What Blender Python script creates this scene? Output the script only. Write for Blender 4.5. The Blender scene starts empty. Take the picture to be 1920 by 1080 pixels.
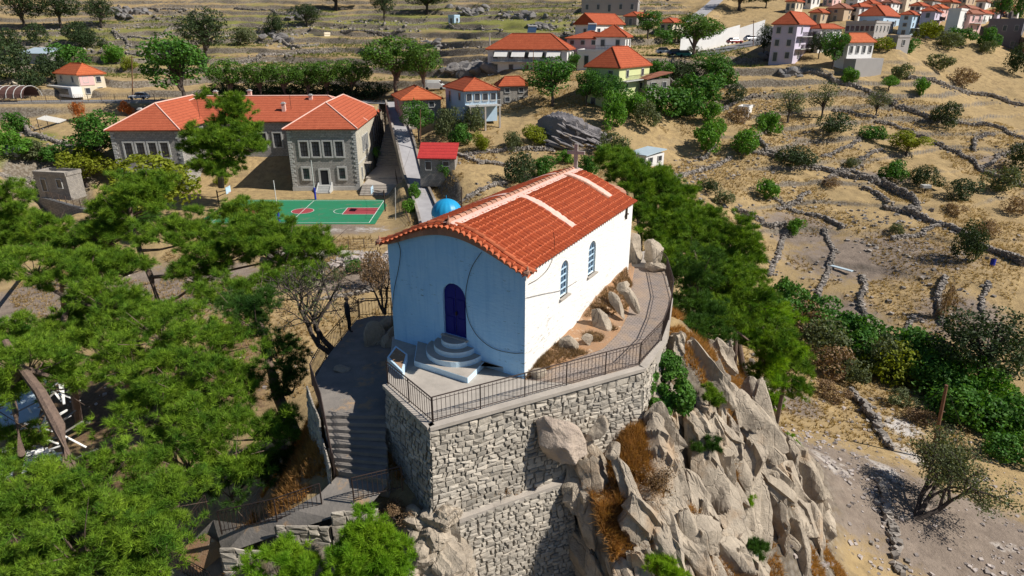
import bpy, math, random
import numpy as np
from mathutils import Vector
R=math.radians
rng=np.random.default_rng(7)
random.seed(7)
sc=bpy.context.scene
COL=sc.collection
# ---------------------------------------------------------------- camera
CAMZ=26.0; PITCH=R(21.8); FPX=1200.0
cam=bpy.data.cameras.new('camera'); cam.sensor_width=36; cam.lens=36*FPX/1920.0
cam.clip_start=0.5; cam.clip_end=3000
co=bpy.data.objects.new('camera',cam); COL.objects.link(co)
co.location=(0,0,CAMZ); co.rotation_euler=(math.pi/2-PITCH,0,0); sc.camera=co
# ---------------------------------------------------------------- sky, sun, exposure
SUN_AZ=R(11); SUN_EL=R(44)          # azimuth measured from +X towards -Y
w=bpy.data.worlds.new('World'); sc.world=w; w.use_nodes=True
nt=w.node_tree; sky=nt.nodes.new('ShaderNodeTexSky'); sky.sky_type='NISHITA'; sky.sun_disc=False
sky.sun_elevation=SUN_EL; sky.sun_rotation=R(90)+SUN_AZ; sky.air_density=1.0; sky.dust_density=0.3; sky.ozone_density=5.0
bg=nt.nodes['Background']; bg.inputs[1].default_value=0.056; nt.links.new(sky.outputs[0],bg.inputs[0])
sd=Vector((math.cos(SUN_EL)*math.cos(SUN_AZ),-math.cos(SUN_EL)*math.sin(SUN_AZ),math.sin(SUN_EL)))
sl=bpy.data.lights.new('sun','SUN'); sl.energy=4.9; sl.angle=R(0.5); sl.color=(1,0.94,0.85)
so=bpy.data.objects.new('sun',sl); COL.objects.link(so); so.rotation_euler=sd.to_track_quat('Z','Y').to_euler()
vs=sc.view_settings; vs.view_transform='Standard'; vs.look='None'; vs.gamma=1; vs.exposure=0.25; vs.use_curve_mapping=False
sc.cycles.max_bounces=6; sc.cycles.diffuse_bounces=3; sc.cycles.transmission_bounces=3; sc.cycles.transparent_max_bounces=4
# ---------------------------------------------------------------- pixel helpers (photo is 1920x1080): a pixel and a height or distance give a world point
_F=np.array([0,math.cos(PITCH),-math.sin(PITCH)]); _U=np.array([0,math.sin(PITCH),math.cos(PITCH)]); _R=np.array([1.0,0,0]); CAM=np.array([0,0,CAMZ])
def ray(x,y): return _F+_R*(x-960)/FPX-_U*(y-540)/FPX
def onz(x,y,z): v=ray(x,y); return CAM+v*(z-CAMZ)/v[2]
def atD(x,y,D): v=ray(x,y); return CAM+v*D/v[1]
def ax(x,y,d): return CAM+ray(x,y)*d          # d = depth along the view axis
# ---------------------------------------------------------------- noise
def _h(ix,iy,iz,s):
    n=(ix.astype(np.int64)*374761393+iy.astype(np.int64)*668265263+iz.astype(np.int64)*2147483647+s*1442695041)&0xffffffff
    n=((n^(n>>13))*1274126177)&0xffffffff; n=(n^(n>>16))&0xffffffff
    return n/4294967295.0
def vnoise(p,s=0):
    p=np.asarray(p,float); i=np.floor(p); f=p-i; f=f*f*(3-2*f); i=i.astype(np.int64); o=0
    for a in (0,1):
        for b in (0,1):
            for c in (0,1):
                wt=(f[...,0] if a else 1-f[...,0])*(f[...,1] if b else 1-f[...,1])*(f[...,2] if c else 1-f[...,2])
                o=o+wt*_h(i[...,0]+a,i[...,1]+b,i[...,2]+c,s)
    return o*2-1
def fbm(p,oct=4,s=0):
    o=0; a=.5; p=np.asarray(p,float)
    for k in range(oct): o=o+a*vnoise(p*2**k,s+k*17); a*=.5
    return o
# ---------------------------------------------------------------- meshes
OFF={}
def mk_mesh(name,V,faces,mats=None,smooth=False,mi=None):
    """faces: list of arrays (n,k)"""
    me=bpy.data.meshes.new(name); V=np.asarray(V,dtype=np.float32).reshape(-1,3)
    faces=[np.asarray(f,dtype=np.int32) for f in faces if len(f)]
    tot=sum(len(f) for f in faces); lt=sum(f.size for f in faces)
    me.vertices.add(len(V)); me.vertices.foreach_set('co',V.ravel())
    me.loops.add(lt); me.polygons.add(tot)
    me.loops.foreach_set('vertex_index',np.concatenate([f.ravel() for f in faces]))
    sz=np.concatenate([np.full(len(f),f.shape[1]) for f in faces]); st=np.concatenate([[0],np.cumsum(sz)[:-1]])
    me.polygons.foreach_set('loop_start',st.astype(np.int32)); me.polygons.foreach_set('loop_total',sz.astype(np.int32))
    for m in (mats or []): me.materials.append(m)
    if mi is not None: me.polygons.foreach_set('material_index',np.asarray(mi,dtype=np.int32))
    me.polygons.foreach_set('use_smooth',np.full(tot,bool(smooth)))
    me.update(calc_edges=True); me.validate(); return me
def link(name,me,parent=None):
    o=bpy.data.objects.new(name,me); COL.objects.link(o)
    if parent is not None: o.parent=parent
    OFF[o.name]=OFF.get(parent.name,np.zeros(3)) if parent is not None else np.zeros(3)
    return o
def tag(o,label=None,cat=None,group=None,kind=None):
    if label: o['label']=label
    if cat: o['category']=cat
    if group: o['group']=group
    if kind: o['kind']=kind
    return o
def thing(name,label,cat,loc=(0,0,0),rz=0,group=None):
    o=bpy.data.objects.new(name,None); COL.objects.link(o); o.location=loc; o.rotation_euler=(0,0,rz)
    o.empty_display_size=.2
    OFF[o.name]=np.array(loc,float); return tag(o,label,cat,group)
class MB:
    def __init__(s): s.V=[]; s.F={}; s.n=0
    def add(s,V,F):
        V=np.asarray(V,float).reshape(-1,3); 
        if isinstance(F,np.ndarray): F=[F]
        for f in F:
            f=np.atleast_2d(np.asarray(f)); s.F.setdefault(f.shape[1],[]).append(f+s.n)
        s.V.append(V); s.n+=len(V); return s
    def poly(s,pts): return s.add(pts,[np.arange(len(pts))[None]])
    def box(s,c,size,rz=0,ax3=None):
        c=np.array(c,float); h=np.array(size,float)/2
        K=np.array([[x,y,z] for x in(-1,1) for y in(-1,1) for z in(-1,1)])*h
        if ax3 is not None: K=K@np.array(ax3)
        elif rz: 
            k=K.copy(); K[:,0]=k[:,0]*math.cos(rz)-k[:,1]*math.sin(rz); K[:,1]=k[:,0]*math.sin(rz)+k[:,1]*math.cos(rz)
        return s.add(K+c,np.array([[0,1,3,2],[4,6,7,5],[0,4,5,1],[2,3,7,6],[0,2,6,4],[1,5,7,3]]))
    def bar(s,a,b,wd,ht=None,up=(0,0,1)):
        a=np.array(a,float); b=np.array(b,float); d=b-a; L=np.linalg.norm(d); d/=L; ht=ht or wd
        up=np.array(up,float)
        if abs(d@up)>.99: up=np.array([0,1.0,0])
        x=np.cross(d,up); x/=np.linalg.norm(x); z=np.cross(x,d)
        return s.box((a+b)/2,(L,wd,ht),ax3=[d,x,z])
    def prism(s,poly,z0,z1):
        n=len(poly); P=np.array(poly,float)
        A=0.5*np.sum(P[:,0]*np.roll(P[:,1],-1)-np.roll(P[:,0],-1)*P[:,1])
        if A<0: P=P[::-1]
        za=z0 if np.ndim(z0) else np.full(n,z0); zb=z1 if np.ndim(z1) else np.full(n,z1)
        if A<0: za=za[::-1] if np.ndim(z0) else za; zb=zb[::-1] if np.ndim(z1) else zb
        V=np.vstack([np.c_[P,za],np.c_[P,zb]]); i=np.arange(n); j=(i+1)%n
        s.add(V,[np.c_[i,j,j+n,i+n]]); m=s.n-2*n
        s.F.setdefault(n,[]).append((i+n+m)[None]); s.F.setdefault(n,[]).append((i[::-1]+m)[None]); return s
    def tube(s,P,r,seg=6,cap=True):
        P=np.array(P,float); m=len(P); r=np.full(m,r) if np.ndim(r)==0 else np.array(r)
        T=np.gradient(P,axis=0); T/=np.linalg.norm(T,axis=1)[:,None]+1e-9
        u=np.cross(T,np.array([0.3,0.1,1.0])); l=np.linalg.norm(u,axis=1)[:,None]; u=np.where(l>1e-3,u/(l+1e-9),[1,0,0]); v=np.cross(T,u)
        a=np.arange(seg)*2*math.pi/seg
        V=P[:,None]+r[:,None,None]*(np.cos(a)[None,:,None]*u[:,None]+np.sin(a)[None,:,None]*v[:,None])
        i=np.arange(m-1)[:,None]*seg; k=np.arange(seg)[None]; k2=(k+1)%seg
        F=np.stack([i+k,i+k2,i+seg+k2,i+seg+k],-1).reshape(-1,4)
        Fs=[F]
        if cap: Fs+= [np.arange(seg)[::-1][None],(np.arange(seg)+(m-1)*seg)[None]]
        return s.add(V.reshape(-1,3),Fs)
    def grid(s,G,wrap=False):
        a,b=G.shape[:2]; i=np.arange(a-1)[:,None]; j=np.arange(b if wrap else b-1)[None]; j2=(j+1)%b
        F=np.stack([i*b+j,i*b+j2,(i+1)*b+j2,(i+1)*b+j],-1).reshape(-1,4); return s.add(G.reshape(-1,3),F)
    def build(s,name,mat,parent=None,world=True,smooth=False):
        if not s.V: return None
        V=np.vstack(s.V)
        if world and parent is not None: V=V-OFF[parent.name]
        me=mk_mesh(name,V,[np.vstack(v) for v in s.F.values()],[mat],smooth)
        return link(name,me,parent)
# ---------------------------------------------------------------- materials
def newmat(name):
    m=bpy.data.materials.new(name); m.use_nodes=True; n=m.node_tree; return m,n,n.nodes['Principled BSDF']
def N(n,t,**k):
    x=n.nodes.new(t)
    for a,b in k.items(): setattr(x,a,b)
    return x
def noise(n,vec,scale,detail=6,rough=.6,dist=0):
    x=N(n,'ShaderNodeTexNoise'); x.inputs['Scale'].default_value=scale; x.inputs['Detail'].default_value=detail; x.inputs['Roughness'].default_value=rough; x.inputs['Distortion'].default_value=dist
    n.links.new(vec,x.inputs['Vector']); return x.outputs['Fac']
def ramp(n,fac,stops):
    x=N(n,'ShaderNodeValToRGB'); e=x.color_ramp.elements
    while len(e)<len(stops): e.new(.5)
    for k,(p,c) in enumerate(stops): e[k].position=p; e[k].color=tuple(c)+(1,) if np.ndim(c) else (c,c,c,1)
    n.links.new(fac,x.inputs[0]); return x.outputs[0]
def mix(n,fac,a,b,mode='MIX'):
    x=N(n,'ShaderNodeMix',data_type='RGBA',blend_type=mode)
    for s,v in ((0,fac),(6,a),(7,b)):
        if hasattr(v,'node'): n.links.new(v,x.inputs[s])
        elif s==0: x.inputs[0].default_value=v
        else: x.inputs[s].default_value=tuple(v)+(1,) if len(v)==3 else v
    return x.outputs[2]
def bump(n,p,h,strength=.4,dist=.05):
    b=N(n,'ShaderNodeBump'); b.inputs['Strength'].default_value=strength; b.inputs['Distance'].default_value=dist
    n.links.new(h,b.inputs['Height']); n.links.new(b.outputs[0],p.inputs['Normal'])
def M(name,c1,c2=None,scale=2.,rough=.85,bs=25.,b=.25,bd=.03,spec=.3,metal=0,island=0,stain=None,obj=True):
    m,n,p=newmat(name); c2=c2 or tuple(x*.8 for x in c1)
    tc=N(n,'ShaderNodeTexCoord'); g=tc.outputs['Object'] if obj else N(n,'ShaderNodeNewGeometry').outputs['Position']
    c=ramp(n,noise(n,g,scale,7,.65),[(.3,c1),(.7,c2)])
    if island:
        gi=N(n,'ShaderNodeNewGeometry'); r=ramp(n,gi.outputs['Random Per Island'],[(0,1-island),(1,1+island)])
        c=mix(n,1.0,c,r,'MULTIPLY')
    if stain:
        f=ramp(n,noise(n,g,stain[1],8,.7),[(stain[2],0),(stain[2]+.08,1)]); c=mix(n,f,c,stain[0])
    n.links.new(c,p.inputs['Base Color']); p.inputs['Roughness'].default_value=rough; p.inputs['Metallic'].default_value=metal
    p.inputs['Specular IOR Level'].default_value=spec
    if b: bump(n,p,noise(n,g,bs,5,.7),b,bd)
    return m
def leafmat(name,c1,c2,trans=.35,var=.35,scale=.6):
    m,n,p=newmat(name); tc=N(n,'ShaderNodeNewGeometry')
    c=ramp(n,noise(n,tc.outputs['Position'],scale,4,.6),[(.3,c1),(.7,c2)])
    r=ramp(n,tc.outputs['Random Per Island'],[(0,1-var),(1,1+var)]); c=mix(n,1.0,c,r,'MULTIPLY')
    n.links.new(c,p.inputs['Base Color']); p.inputs['Roughness'].default_value=.6; p.inputs['Specular IOR Level'].default_value=.2
    t=N(n,'ShaderNodeBsdfTranslucent'); c3=mix(n,1.0,c,(1.25,1.2,.5),'MULTIPLY'); n.links.new(c3,t.inputs[0])
    ms=N(n,'ShaderNodeMixShader'); ms.inputs[0].default_value=trans
    n.links.new(p.outputs[0],ms.inputs[1]); n.links.new(t.outputs[0],ms.inputs[2]); n.links.new(ms.outputs[0],n.nodes['Material Output'].inputs[0]); return m
def roofmat(name,c1,c2,pitch=.33,axis='H'):
    """clay tile courses: horizontal rows by height plus fine variation"""
    m,n,p=newmat(name); tc=N(n,'ShaderNodeTexCoord'); g=tc.outputs['Object']
    c=ramp(n,noise(n,g,1.1,6,.7),[(.3,c1),(.7,c2)])
    sp=ramp(n,noise(n,g,7,3,.6),[(.35,.82),(.65,1.12)]); c=mix(n,1.0,c,sp,'MULTIPLY')
    wv=N(n,'ShaderNodeTexWave',bands_direction='Z',wave_profile='SAW'); wv.inputs['Scale'].default_value=.9; wv.inputs['Distortion'].default_value=.25; wv.inputs['Detail'].default_value=1; wv.inputs['Detail Scale'].default_value=2
    n.links.new(g,wv.inputs[0]); r=ramp(n,wv.outputs['Fac'],[(0,.55),(.3,1.0),(.9,1.05),(1,1.5)]); c=mix(n,1.0,c,r,'MULTIPLY')
    n.links.new(c,p.inputs['Base Color']); p.inputs['Roughness'].default_value=.85; p.inputs['Specular IOR Level'].default_value=.2
    bump(n,p,wv.outputs['Fac'],.6,.08); return m
def limewash(name,c1,c2,flake,streak,st=.5):
    m,n,p=newmat(name); g=N(n,'ShaderNodeTexCoord').outputs['Object']
    c=ramp(n,noise(n,g,.9,7,.7),[(.3,c1),(.7,c2)])
    def mp(s): x=N(n,'ShaderNodeMapping'); x.inputs['Scale'].default_value=s; n.links.new(g,x.inputs[0]); return x.outputs[0]
    c=mix(n,ramp(n,noise(n,mp((3.5,3.5,.35)),1.6,5,.6),[(.50,0),(.75,st)]),c,streak)
    fl=noise(n,mp((1,1,4.5)),2.6,9,.75); big=noise(n,g,.55,3,.5); ad=N(n,'ShaderNodeMath',operation='MULTIPLY_ADD'); n.links.new(big,ad.inputs[0]); ad.inputs[1].default_value=.35; n.links.new(fl,ad.inputs[2])
    c=mix(n,ramp(n,ad.outputs[0],[(.80,0),(.83,.8)]),c,flake)
    n.links.new(c,p.inputs['Base Color']); p.inputs['Roughness'].default_value=.9; p.inputs['Specular IOR Level'].default_value=.2
    hb=noise(n,mp((1.2,1.2,5)),2.5,6,.6); bump(n,p,hb,.7,.05); return m
m_white=limewash('whitewash',(.86,.85,.82),(.79,.78,.75),(.45,.42,.38),(.70,.68,.63))
m_facade=limewash('shade_tinted_limewash',(.44,.72,.98),(.34,.64,.95),(.15,.23,.34),(.25,.52,.84),.6)  # white limewash with the blue of its skylit shade put into the colour
m_stepface=M('shade_tinted_whitewash',(.62,.80,.92),(.52,.70,.84),4,bs=9,b=.4,stain=((.3,.33,.36),5,.64))  # whitewashed step and rim faces, bluish shade painted into the base colour
m_tile=M('terracotta_tile',(.42,.080,.022),(.26,.042,.014),5.,rough=.75,bs=14,b=.2,bd=.01,island=0,stain=((.36,.15,.09),9,.60))
m_tile_edge=M('verge_tile',(.54,.15,.065),(.42,.10,.04),4.,rough=.8,bs=30,b=.3,bd=.01,island=.18)
m_pink=M('pink_mortar',(.80,.56,.48),(.70,.42,.34),4.,bs=22,b=.4,bd=.02)
m_apse=M('weathered_pink_tile',(.50,.26,.18),(.34,.18,.12),5.,bs=16,b=.4,bd=.03,island=.2)
m_door=M('deep_blue_paint',(.008,.010,.20),(.006,.008,.15),2,rough=.5,bs=30,b=.1)
m_frame=M('pale_blue_frame',(.55,.72,.85),(.48,.66,.8),5,rough=.5,b=0)
m_dark=M('dark_interior',(.012,.014,.018),(.02,.02,.025),2,b=0)
m_glass=M('window_glass',(.05,.09,.16),(.08,.13,.2),1,rough=.12,b=0,spec=.8)
m_iron=M('dark_iron',(.045,.035,.035),(.07,.045,.035),8,rough=.6,b=0,metal=.3)
m_conc=M('old_concrete',(.48,.43,.375),(.35,.315,.275),1.6,bs=30,b=.5,bd=.02,stain=((.26,.23,.20),1.1,.62))
m_paver=M('grey_paver',(.30,.26,.25),(.22,.19,.185),2,bs=18,b=.4)
m_stone=M('cut_grey_stone',(.50,.445,.37),(.31,.285,.245),3.,bs=12,b=.7,bd=.04,island=.28,stain=((.22,.21,.19),5,.62))
m_gap=M('mortar_bed',(.27,.25,.21),(.17,.155,.13),6,bs=30,b=.4)
m_drystone=M('field_stone',(.34,.30,.26),(.21,.19,.17),1.5,bs=9,b=.6,island=.35,obj=False)
m_rock=M('limestone_rock',(.62,.53,.42),(.44,.38,.32),.9,bs=3.5,b=.9,bd=.14,stain=((.20,.18,.16),1.1,.60),obj=False)
def crackrock(name,c1,c2,dark,sc1=1.1):
    m,n,p=newmat(name); g=N(n,'ShaderNodeNewGeometry').outputs['Position']
    c=ramp(n,noise(n,g,.8,9,.72),[(.28,dark),(.42,c2),(.66,c1)])
    mp=N(n,'ShaderNodeMapping'); mp.inputs['Rotation'].default_value=(.5,-.45,.2); mp.inputs['Scale'].default_value=(1.6,1.6,.45); n.links.new(g,mp.inputs[0])
    nz_=N(n,'ShaderNodeTexNoise'); nz_.inputs['Scale'].default_value=1.5; n.links.new(mp.outputs[0],nz_.inputs['Vector']); ad=N(n,'ShaderNodeVectorMath',operation='MULTIPLY_ADD'); n.links.new(nz_.outputs['Color'],ad.inputs[0]); ad.inputs[1].default_value=(.7,.7,.7); n.links.new(mp.outputs[0],ad.inputs[2])
    v=N(n,'ShaderNodeTexVoronoi',feature='DISTANCE_TO_EDGE'); v.inputs['Scale'].default_value=sc1; n.links.new(ad.outputs[0],v.inputs['Vector']); ck=ramp(n,v.outputs['Distance'],[(0,0),(.035,1)])
    c=mix(n,ck,mix(n,.12,c,(.08,.065,.05)),c); rust=ramp(n,noise(n,g,.45,6,.6),[(.56,0),(.70,.55)]); c=mix(n,rust,c,(.42,.27,.15))
    fine=noise(n,g,7,6,.75); hh=mix(n,.72,ck,fine); mid=noise(n,mp.outputs[0],2.2,7,.7); hh=mix(n,.4,hh,mid)
    n.links.new(c,p.inputs['Base Color']); p.inputs['Roughness'].default_value=.93; p.inputs['Specular IOR Level'].default_value=.15; bump(n,p,hh,.9,.22); return m
m_rock=crackrock('limestone_crag',(.56,.475,.37),(.36,.305,.24),(.12,.10,.085),.7)
m_rock2=M('grey_slab_rock',(.27,.25,.25),(.16,.15,.155),.5,bs=1.6,b=.8,bd=.3,stain=((.34,.26,.18),.35,.60),obj=False)
m_bark=M('pine_bark',(.23,.16,.12),(.12,.085,.07),6,bs=14,b=.9,bd=.05,obj=False)
m_darkbark=M('grey_bark',(.10,.08,.07),(.05,.04,.035),6,bs=14,b=.8,bd=.05,obj=False)
m_twig=M('dead_twig',(.32,.29,.27),(.2,.18,.16),6,b=0,obj=False)
m_pine=leafmat('pine_needles',(.052,.145,.014),(.235,.36,.028),.24,.6,1.2)
m_pine_y=leafmat('young_pine_needles',(.13,.30,.018),(.27,.42,.025),.4,.4,.8)
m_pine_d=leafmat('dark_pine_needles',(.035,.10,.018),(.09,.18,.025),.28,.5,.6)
m_leaf=leafmat('broad_leaves',(.04,.135,.02),(.10,.22,.03),.3,.4,.8)
m_leaf_d=leafmat('holm_oak_leaves',(.030,.055,.020),(.055,.085,.03),.22,.45,.8)
m_leaf_y=leafmat('yellow_green_leaves',(.19,.24,.02),(.26,.29,.03),.4,.35,.8)
m_leaf_b=leafmat('bright_green_leaves',(.08,.21,.025),(.14,.29,.03),.35,.4,.8)
m_leaf_o=leafmat('olive_leaves',(.095,.12,.055),(.14,.165,.07),.3,.4,.8)
m_dry=leafmat('dry_brush',(.30,.19,.10),(.20,.14,.09),.3,.4,1.5)
m_red_leaf=leafmat('rust_leaves',(.35,.10,.03),(.45,.17,.04),.4,.4,1.)
m_pinkbush=leafmat('pink_heather',(.35,.10,.14),(.42,.16,.20),.3,.4,1.5)
m_drygrass=leafmat('dry_grass_blades',(.50,.33,.12),(.36,.22,.08),.35,.4,1.2)
m_redroof=roofmat('red_clay_roof',(.44,.105,.045),(.33,.07,.03))
m_schoolroof=roofmat('school_tile_roof',(.46,.12,.06),(.36,.085,.042))
m_orangeroof=roofmat('orange_clay_roof',(.52,.14,.055),(.42,.10,.04))
m_asphalt=M('road_asphalt',(.20,.20,.215),(.15,.15,.16),.6,bs=20,b=.2,obj=False)
m_lane=M('pale_concrete_lane',(.42,.41,.42),(.32,.31,.32),.5,bs=8,b=.3,obj=False)
# ---------------------------------------------------------------- terrain height: control points (pixel, z) or (pixel, distance)
CZ=[ # px,py,z
 (450,440,0),(700,440,0),(560,360,0),(700,355,0),(300,440,-.5),(400,380,0),(620,400,0),(200,380,-.5),(750,440,.5),
 (640,480,-.3),(560,500,-1.5),(680,520,-1),(600,560,-1.5),(300,560,-2),(200,520,-2),(80,500,-2.5),(20,600,-2),(0,420,-1),(60,760,-1),(250,700,0),(60,880,1),
 (150,420,-4),(100,400,-4),(400,640,0.5),(480,560,-1),
 (740,350,1.2),(800,390,.8),(1300,640,12.6),(1400,690,7.5),(1480,740,3.),
 (1500,900,-1),(1530,1000,-2),(1400,1075,2.),(1300,930,7),(1240,800,11.5),(1120,880,9.8),(1060,1075,5.6),(900,1075,5.8),(980,1075,5.5),(760,950,10.8),(650,1075,9.2),
 (1600,1000,-4),(1700,900,-5),(1900,1075,-6),(1600,800,-7),(1740,780,-8),(1900,900,-8),(1560,700,-8),
 (1450,560,-7),(1780,700,-8.5),(1650,640,-8),(1880,800,-9),
 (1450,460,-4),(1600,450,-3),(1600,560,-6),(1750,560,-5.5),(1850,520,-4),(1900,640,-7.5),(1800,400,-1),(1500,380,-.5),
 (1400,350,2),(1600,350,1),(1800,300,2.5),(1250,380,3),(1280,330,3.5),(1350,410,0),
]
CD=[ # px,py,distance
 (0,195,144),(330,192,147),(200,192,147),(650,187,147),(735,190,143),(450,190,148),(0,160,152),(200,150,156),(400,150,162),(600,150,163),
 (250,240,132),(100,240,128),(30,300,112),(110,300,112),(0,330,104),
 (0,100,190),(200,100,186),(400,100,190),(600,100,192),(800,100,185),(0,20,255),(200,20,255),(400,20,255),(600,20,255),(800,20,250),(1000,15,245),
 (100,-40,330),(500,-40,330),(900,-40,330),(1300,-40,330),(1700,-40,420),
 (745,215,130),(790,230,124),(818,318,104),(885,232,122),(970,200,134),(870,330,99),(900,300,107),(960,330,104),(1070,285,112),(1070,205,126),(1150,205,129),(1230,195,136),
 (985,140,146),(1120,125,152),(850,150,150),(1130,68,176),(1200,45,196),(900,60,190),
 (1210,305,110),(1300,230,128),(1280,290,118),(1400,240,126),(1350,170,146),(1300,120,160),(1345,95,176),(1420,78,184),(1260,105,164),(1480,120,162),(1600,132,160),(1700,100,178),
 (1500,170,148),(1600,200,145),(1700,230,142),(1850,200,160),(1900,110,190),(1400,40,220),(1330,15,240),(1550,60,205),(1650,45,220),(1750,60,205),(1880,60,215),(1750,10,270),(1900,20,280),
 (1157,205,128),(1210,195,134),(1062,140,148),(1142,125,156),(1170,118,158),(1115,75,178),(1193,47,200),(757,229,124),(938,196,136),(155,182,151),(93,124,180),(344,106,190),(1210,312,107),(853,316,103),(1402,216,134),(852,44,226),(1485,116,160),(1532,100,170),(1590,128,157),(1634,86,184),(1652,58,200),(1704,66,196),(1743,73,200),(1790,69,197),(1812,62,203),(1905,98,205),(1680,91,170),(1580,38,210),
 (1500,260,128),(1650,290,124),(1800,240,140),(1900,330,118),(1700,170,152),
]
_P=[onz(*c) for c in CZ]+[atD(*c) for c in CD]
# world points: the chapel hill (x,y,z)
_P+= [np.array(p,float) for p in [
 (0,25,13.4),(-2,23,13.4),(2,24,13.4),(3,29,13.8),(5,27,13.4),(0,30,13.2),(6.5,31,13.6),(-1.5,18.6,13.3),(1,19.5,13.3),(4.4,21.6,13.3),(6.6,25,13.3),(3,34,12),(6,36,10.5),
 (2.9,19.2,11.9),(4.3,19.7,12.1),(2.3,18.6,11.0),(3.3,17.8,9.6),(5,18.5,9.8),(-6,27,12.6),(-7,24,12.5),(-6.2,20.5,12.5),(-8,31,10.5),(-6,30.6,11.8),(-3,33,11.5),(-9.0,24,10),(-9.0,20.5,9.3),(-10.3,28,7.5),(-5.2,17.6,11.2),(-7,17.,10.8),(-9,16.6,9.4),(-11,16.0,7.6),
 (-12,22,5.0),(-14,27,2.5),(-11,34,3.5),(-18,22,1.5),(-18,30,0),(-13,15,4.5),(-9,13,6),(-3,13,7.5),(3,13,4.0),(0,14.5,4.6),(8,13,3.5),(14,17,-1),(-3.5,38,6),(0,42,4),(3,46,2),(8,42,4.5),(12,36,5.5),(-5,48,0),(6,54,-1),(12,50,-2),(16,44,-3),
 (13,30,6.5),(11,26,9),(9.5,23.5,10.),(7.5,20,8.5),(10.5,19.5,5.5),(16,36,1.5),(19,38,-3),
 (22,60,-5),(5,75,0),(-8,65,-1),(10,90,2),(-20,45,-2),(-30,35,-1),(-30,55,-3),(30,20,-6),(45,35,-8),(70,55,-9),(100,80,-6),(-60,40,-3),(-60,80,-3),(-25,8,1),(0,4,3),(25,5,-6),
 (-110,120,2),(-150,150,12),(160,120,0),(200,170,12),(-200,300,45),(300,300,40),(0,420,80),(-250,420,85),(300,450,75),(-90,60,-3),(90,30,-11),
]]
CP=np.array(_P); cx=CP[:,:2]; cz=CP[:,2]
def _k(a,b): return np.sqrt(((a[:,None]-b[None])**2).sum(-1)+1.5**2)
_n=len(CP); _A=np.zeros((_n+3,_n+3)); _A[:_n,:_n]=_k(cx,cx)-np.eye(_n)*.35; _A[:_n,_n]=1; _A[:_n,_n+1:]=cx/100; _A[_n,:_n]=1; _A[_n+1:,:_n]=cx.T/100
_W=np.linalg.solve(_A,np.r_[cz,0,0,0])
def base_h(P):
    P=np.asarray(P,float).reshape(-1,2); o=np.empty(len(P))
    for i in range(0,len(P),20000):
        q=P[i:i+20000]; o[i:i+20000]=_k(q,cx)@_W[:_n]+_W[_n]+q@_W[_n+1:]/100
    return o
def pip(P,poly):
    P=np.asarray(P); x,y=P[:,0],P[:,1]; ins=np.zeros(len(P),bool); n=len(poly)
    for i in range(n):
        (x1,y1),(x2,y2)=poly[i][:2],poly[(i+1)%n][:2]
        c=((y1>y)!=(y2>y))&(x<(x2-x1)*(y-y1)/(y2-y1+1e-12)+x1); ins^=c
    return ins
def seg_d(P,line):
    """distance to a polyline, and height along it"""
    P=np.asarray(P)[:,:2]; best=np.full(len(P),1e9); zz=np.zeros(len(P)); L=np.array(line,float)
    for a,b in zip(L[:-1],L[1:]):
        d=b[:2]-a[:2]; t=np.clip(((P-a[:2])@d)/(d@d),0,1); q=a[:2]+t[:,None]*d; r=np.linalg.norm(P-q,axis=1)
        m=r<best; best[m]=r[m]
        if L.shape[1]>2: zz[m]=(a[2]+t*(b[2]-a[2]))[m]
    return best,zz
def sm(x,a,b): t=np.clip((x-a)/(b-a),0,1); return t*t*(3-2*t)
FLAT=[]   # (polygon, z, margin) ground pressed to z
FLAT.append(([(-66,86),(-18,86),(-19,111.0),(-66,111)],-.02,9))
ROADS={}
def P3(px,D): return atD(px[0],px[1],D)
ROADS['back']=[atD(-120,197,142),atD(0,192,144),atD(160,192,146),atD(330,190,147),atD(500,187,148),atD(640,187,147),atD(735,190,143)]
ROADS['back']=[np.r_[p[:2],11.8+.0*i] for i,p in enumerate(ROADS['back'])]
ROADS['lane']=[onz(822,470,.6),onz(800,395,.9),onz(775,330,3.0),atD(760,270,117),atD(746,222,130),atD(738,195,140)]
ROADS['town']=[atD(1215,104,160),atD(1262,106,163),atD(1310,103,170),atD(1360,92,177),atD(1420,80,184),atD(1440,70,190),atD(1445,50,205)]
ROADS['upper']=[atD(1150,52,190),atD(1230,48,200),atD(1290,40,212),atD(1325,18,235),atD(1350,-5,262)]
def terr(P,detail=True):
    P=np.asarray(P,float).reshape(-1,2); z=base_h(P)
    d=np.linalg.norm(P-[0,25],axis=1); far=sm(d,45,75)
    # natural terraces on the hillsides (dry-stone steps)
    p3=np.c_[P,np.zeros(len(P))]
    wz=z+1.6*fbm(p3*.03,3,5)+.5*fbm(p3*.12,2,6)
    hs=2.2; k=wz/hs; fr=k-np.floor(k); st=np.floor(k)+sm(fr,.84,1.0)
    hill=sm(P[:,1],142,158)*(1-sm(P[:,0],55,75)) ; right=sm(P[:,0],30,50)*(1-sm(P[:,1],150,175))*sm(P[:,1],70,88)*.42
    m=np.clip(hill*.95+right,0,1)
    z=z+(st*hs+.5*hs*0-wz)*m*.9
    amp=.10+.22*far
    if detail: z=z+amp*fbm(p3*.35,4,1)+.5*far*fbm(p3*.06,2,9)
    for poly,zf,mg in FLAT:
        pl=np.array(poly,float); ins=pip(P,poly); dd,_=seg_d(P,np.vstack([pl,pl[:1]])); wgt=np.where(ins,1,1-sm(dd,0,mg)); z=z*(1-wgt)+zf*wgt
    for k,wd in (('back',4.5),('lane',2.2),('town',5.5),('upper',3)):
        dd,zz=seg_d(P,ROADS[k]); wgt=1-sm(dd,wd,wd+3.5); z=z*(1-wgt)+(zz-.06)*wgt
    return z
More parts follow.
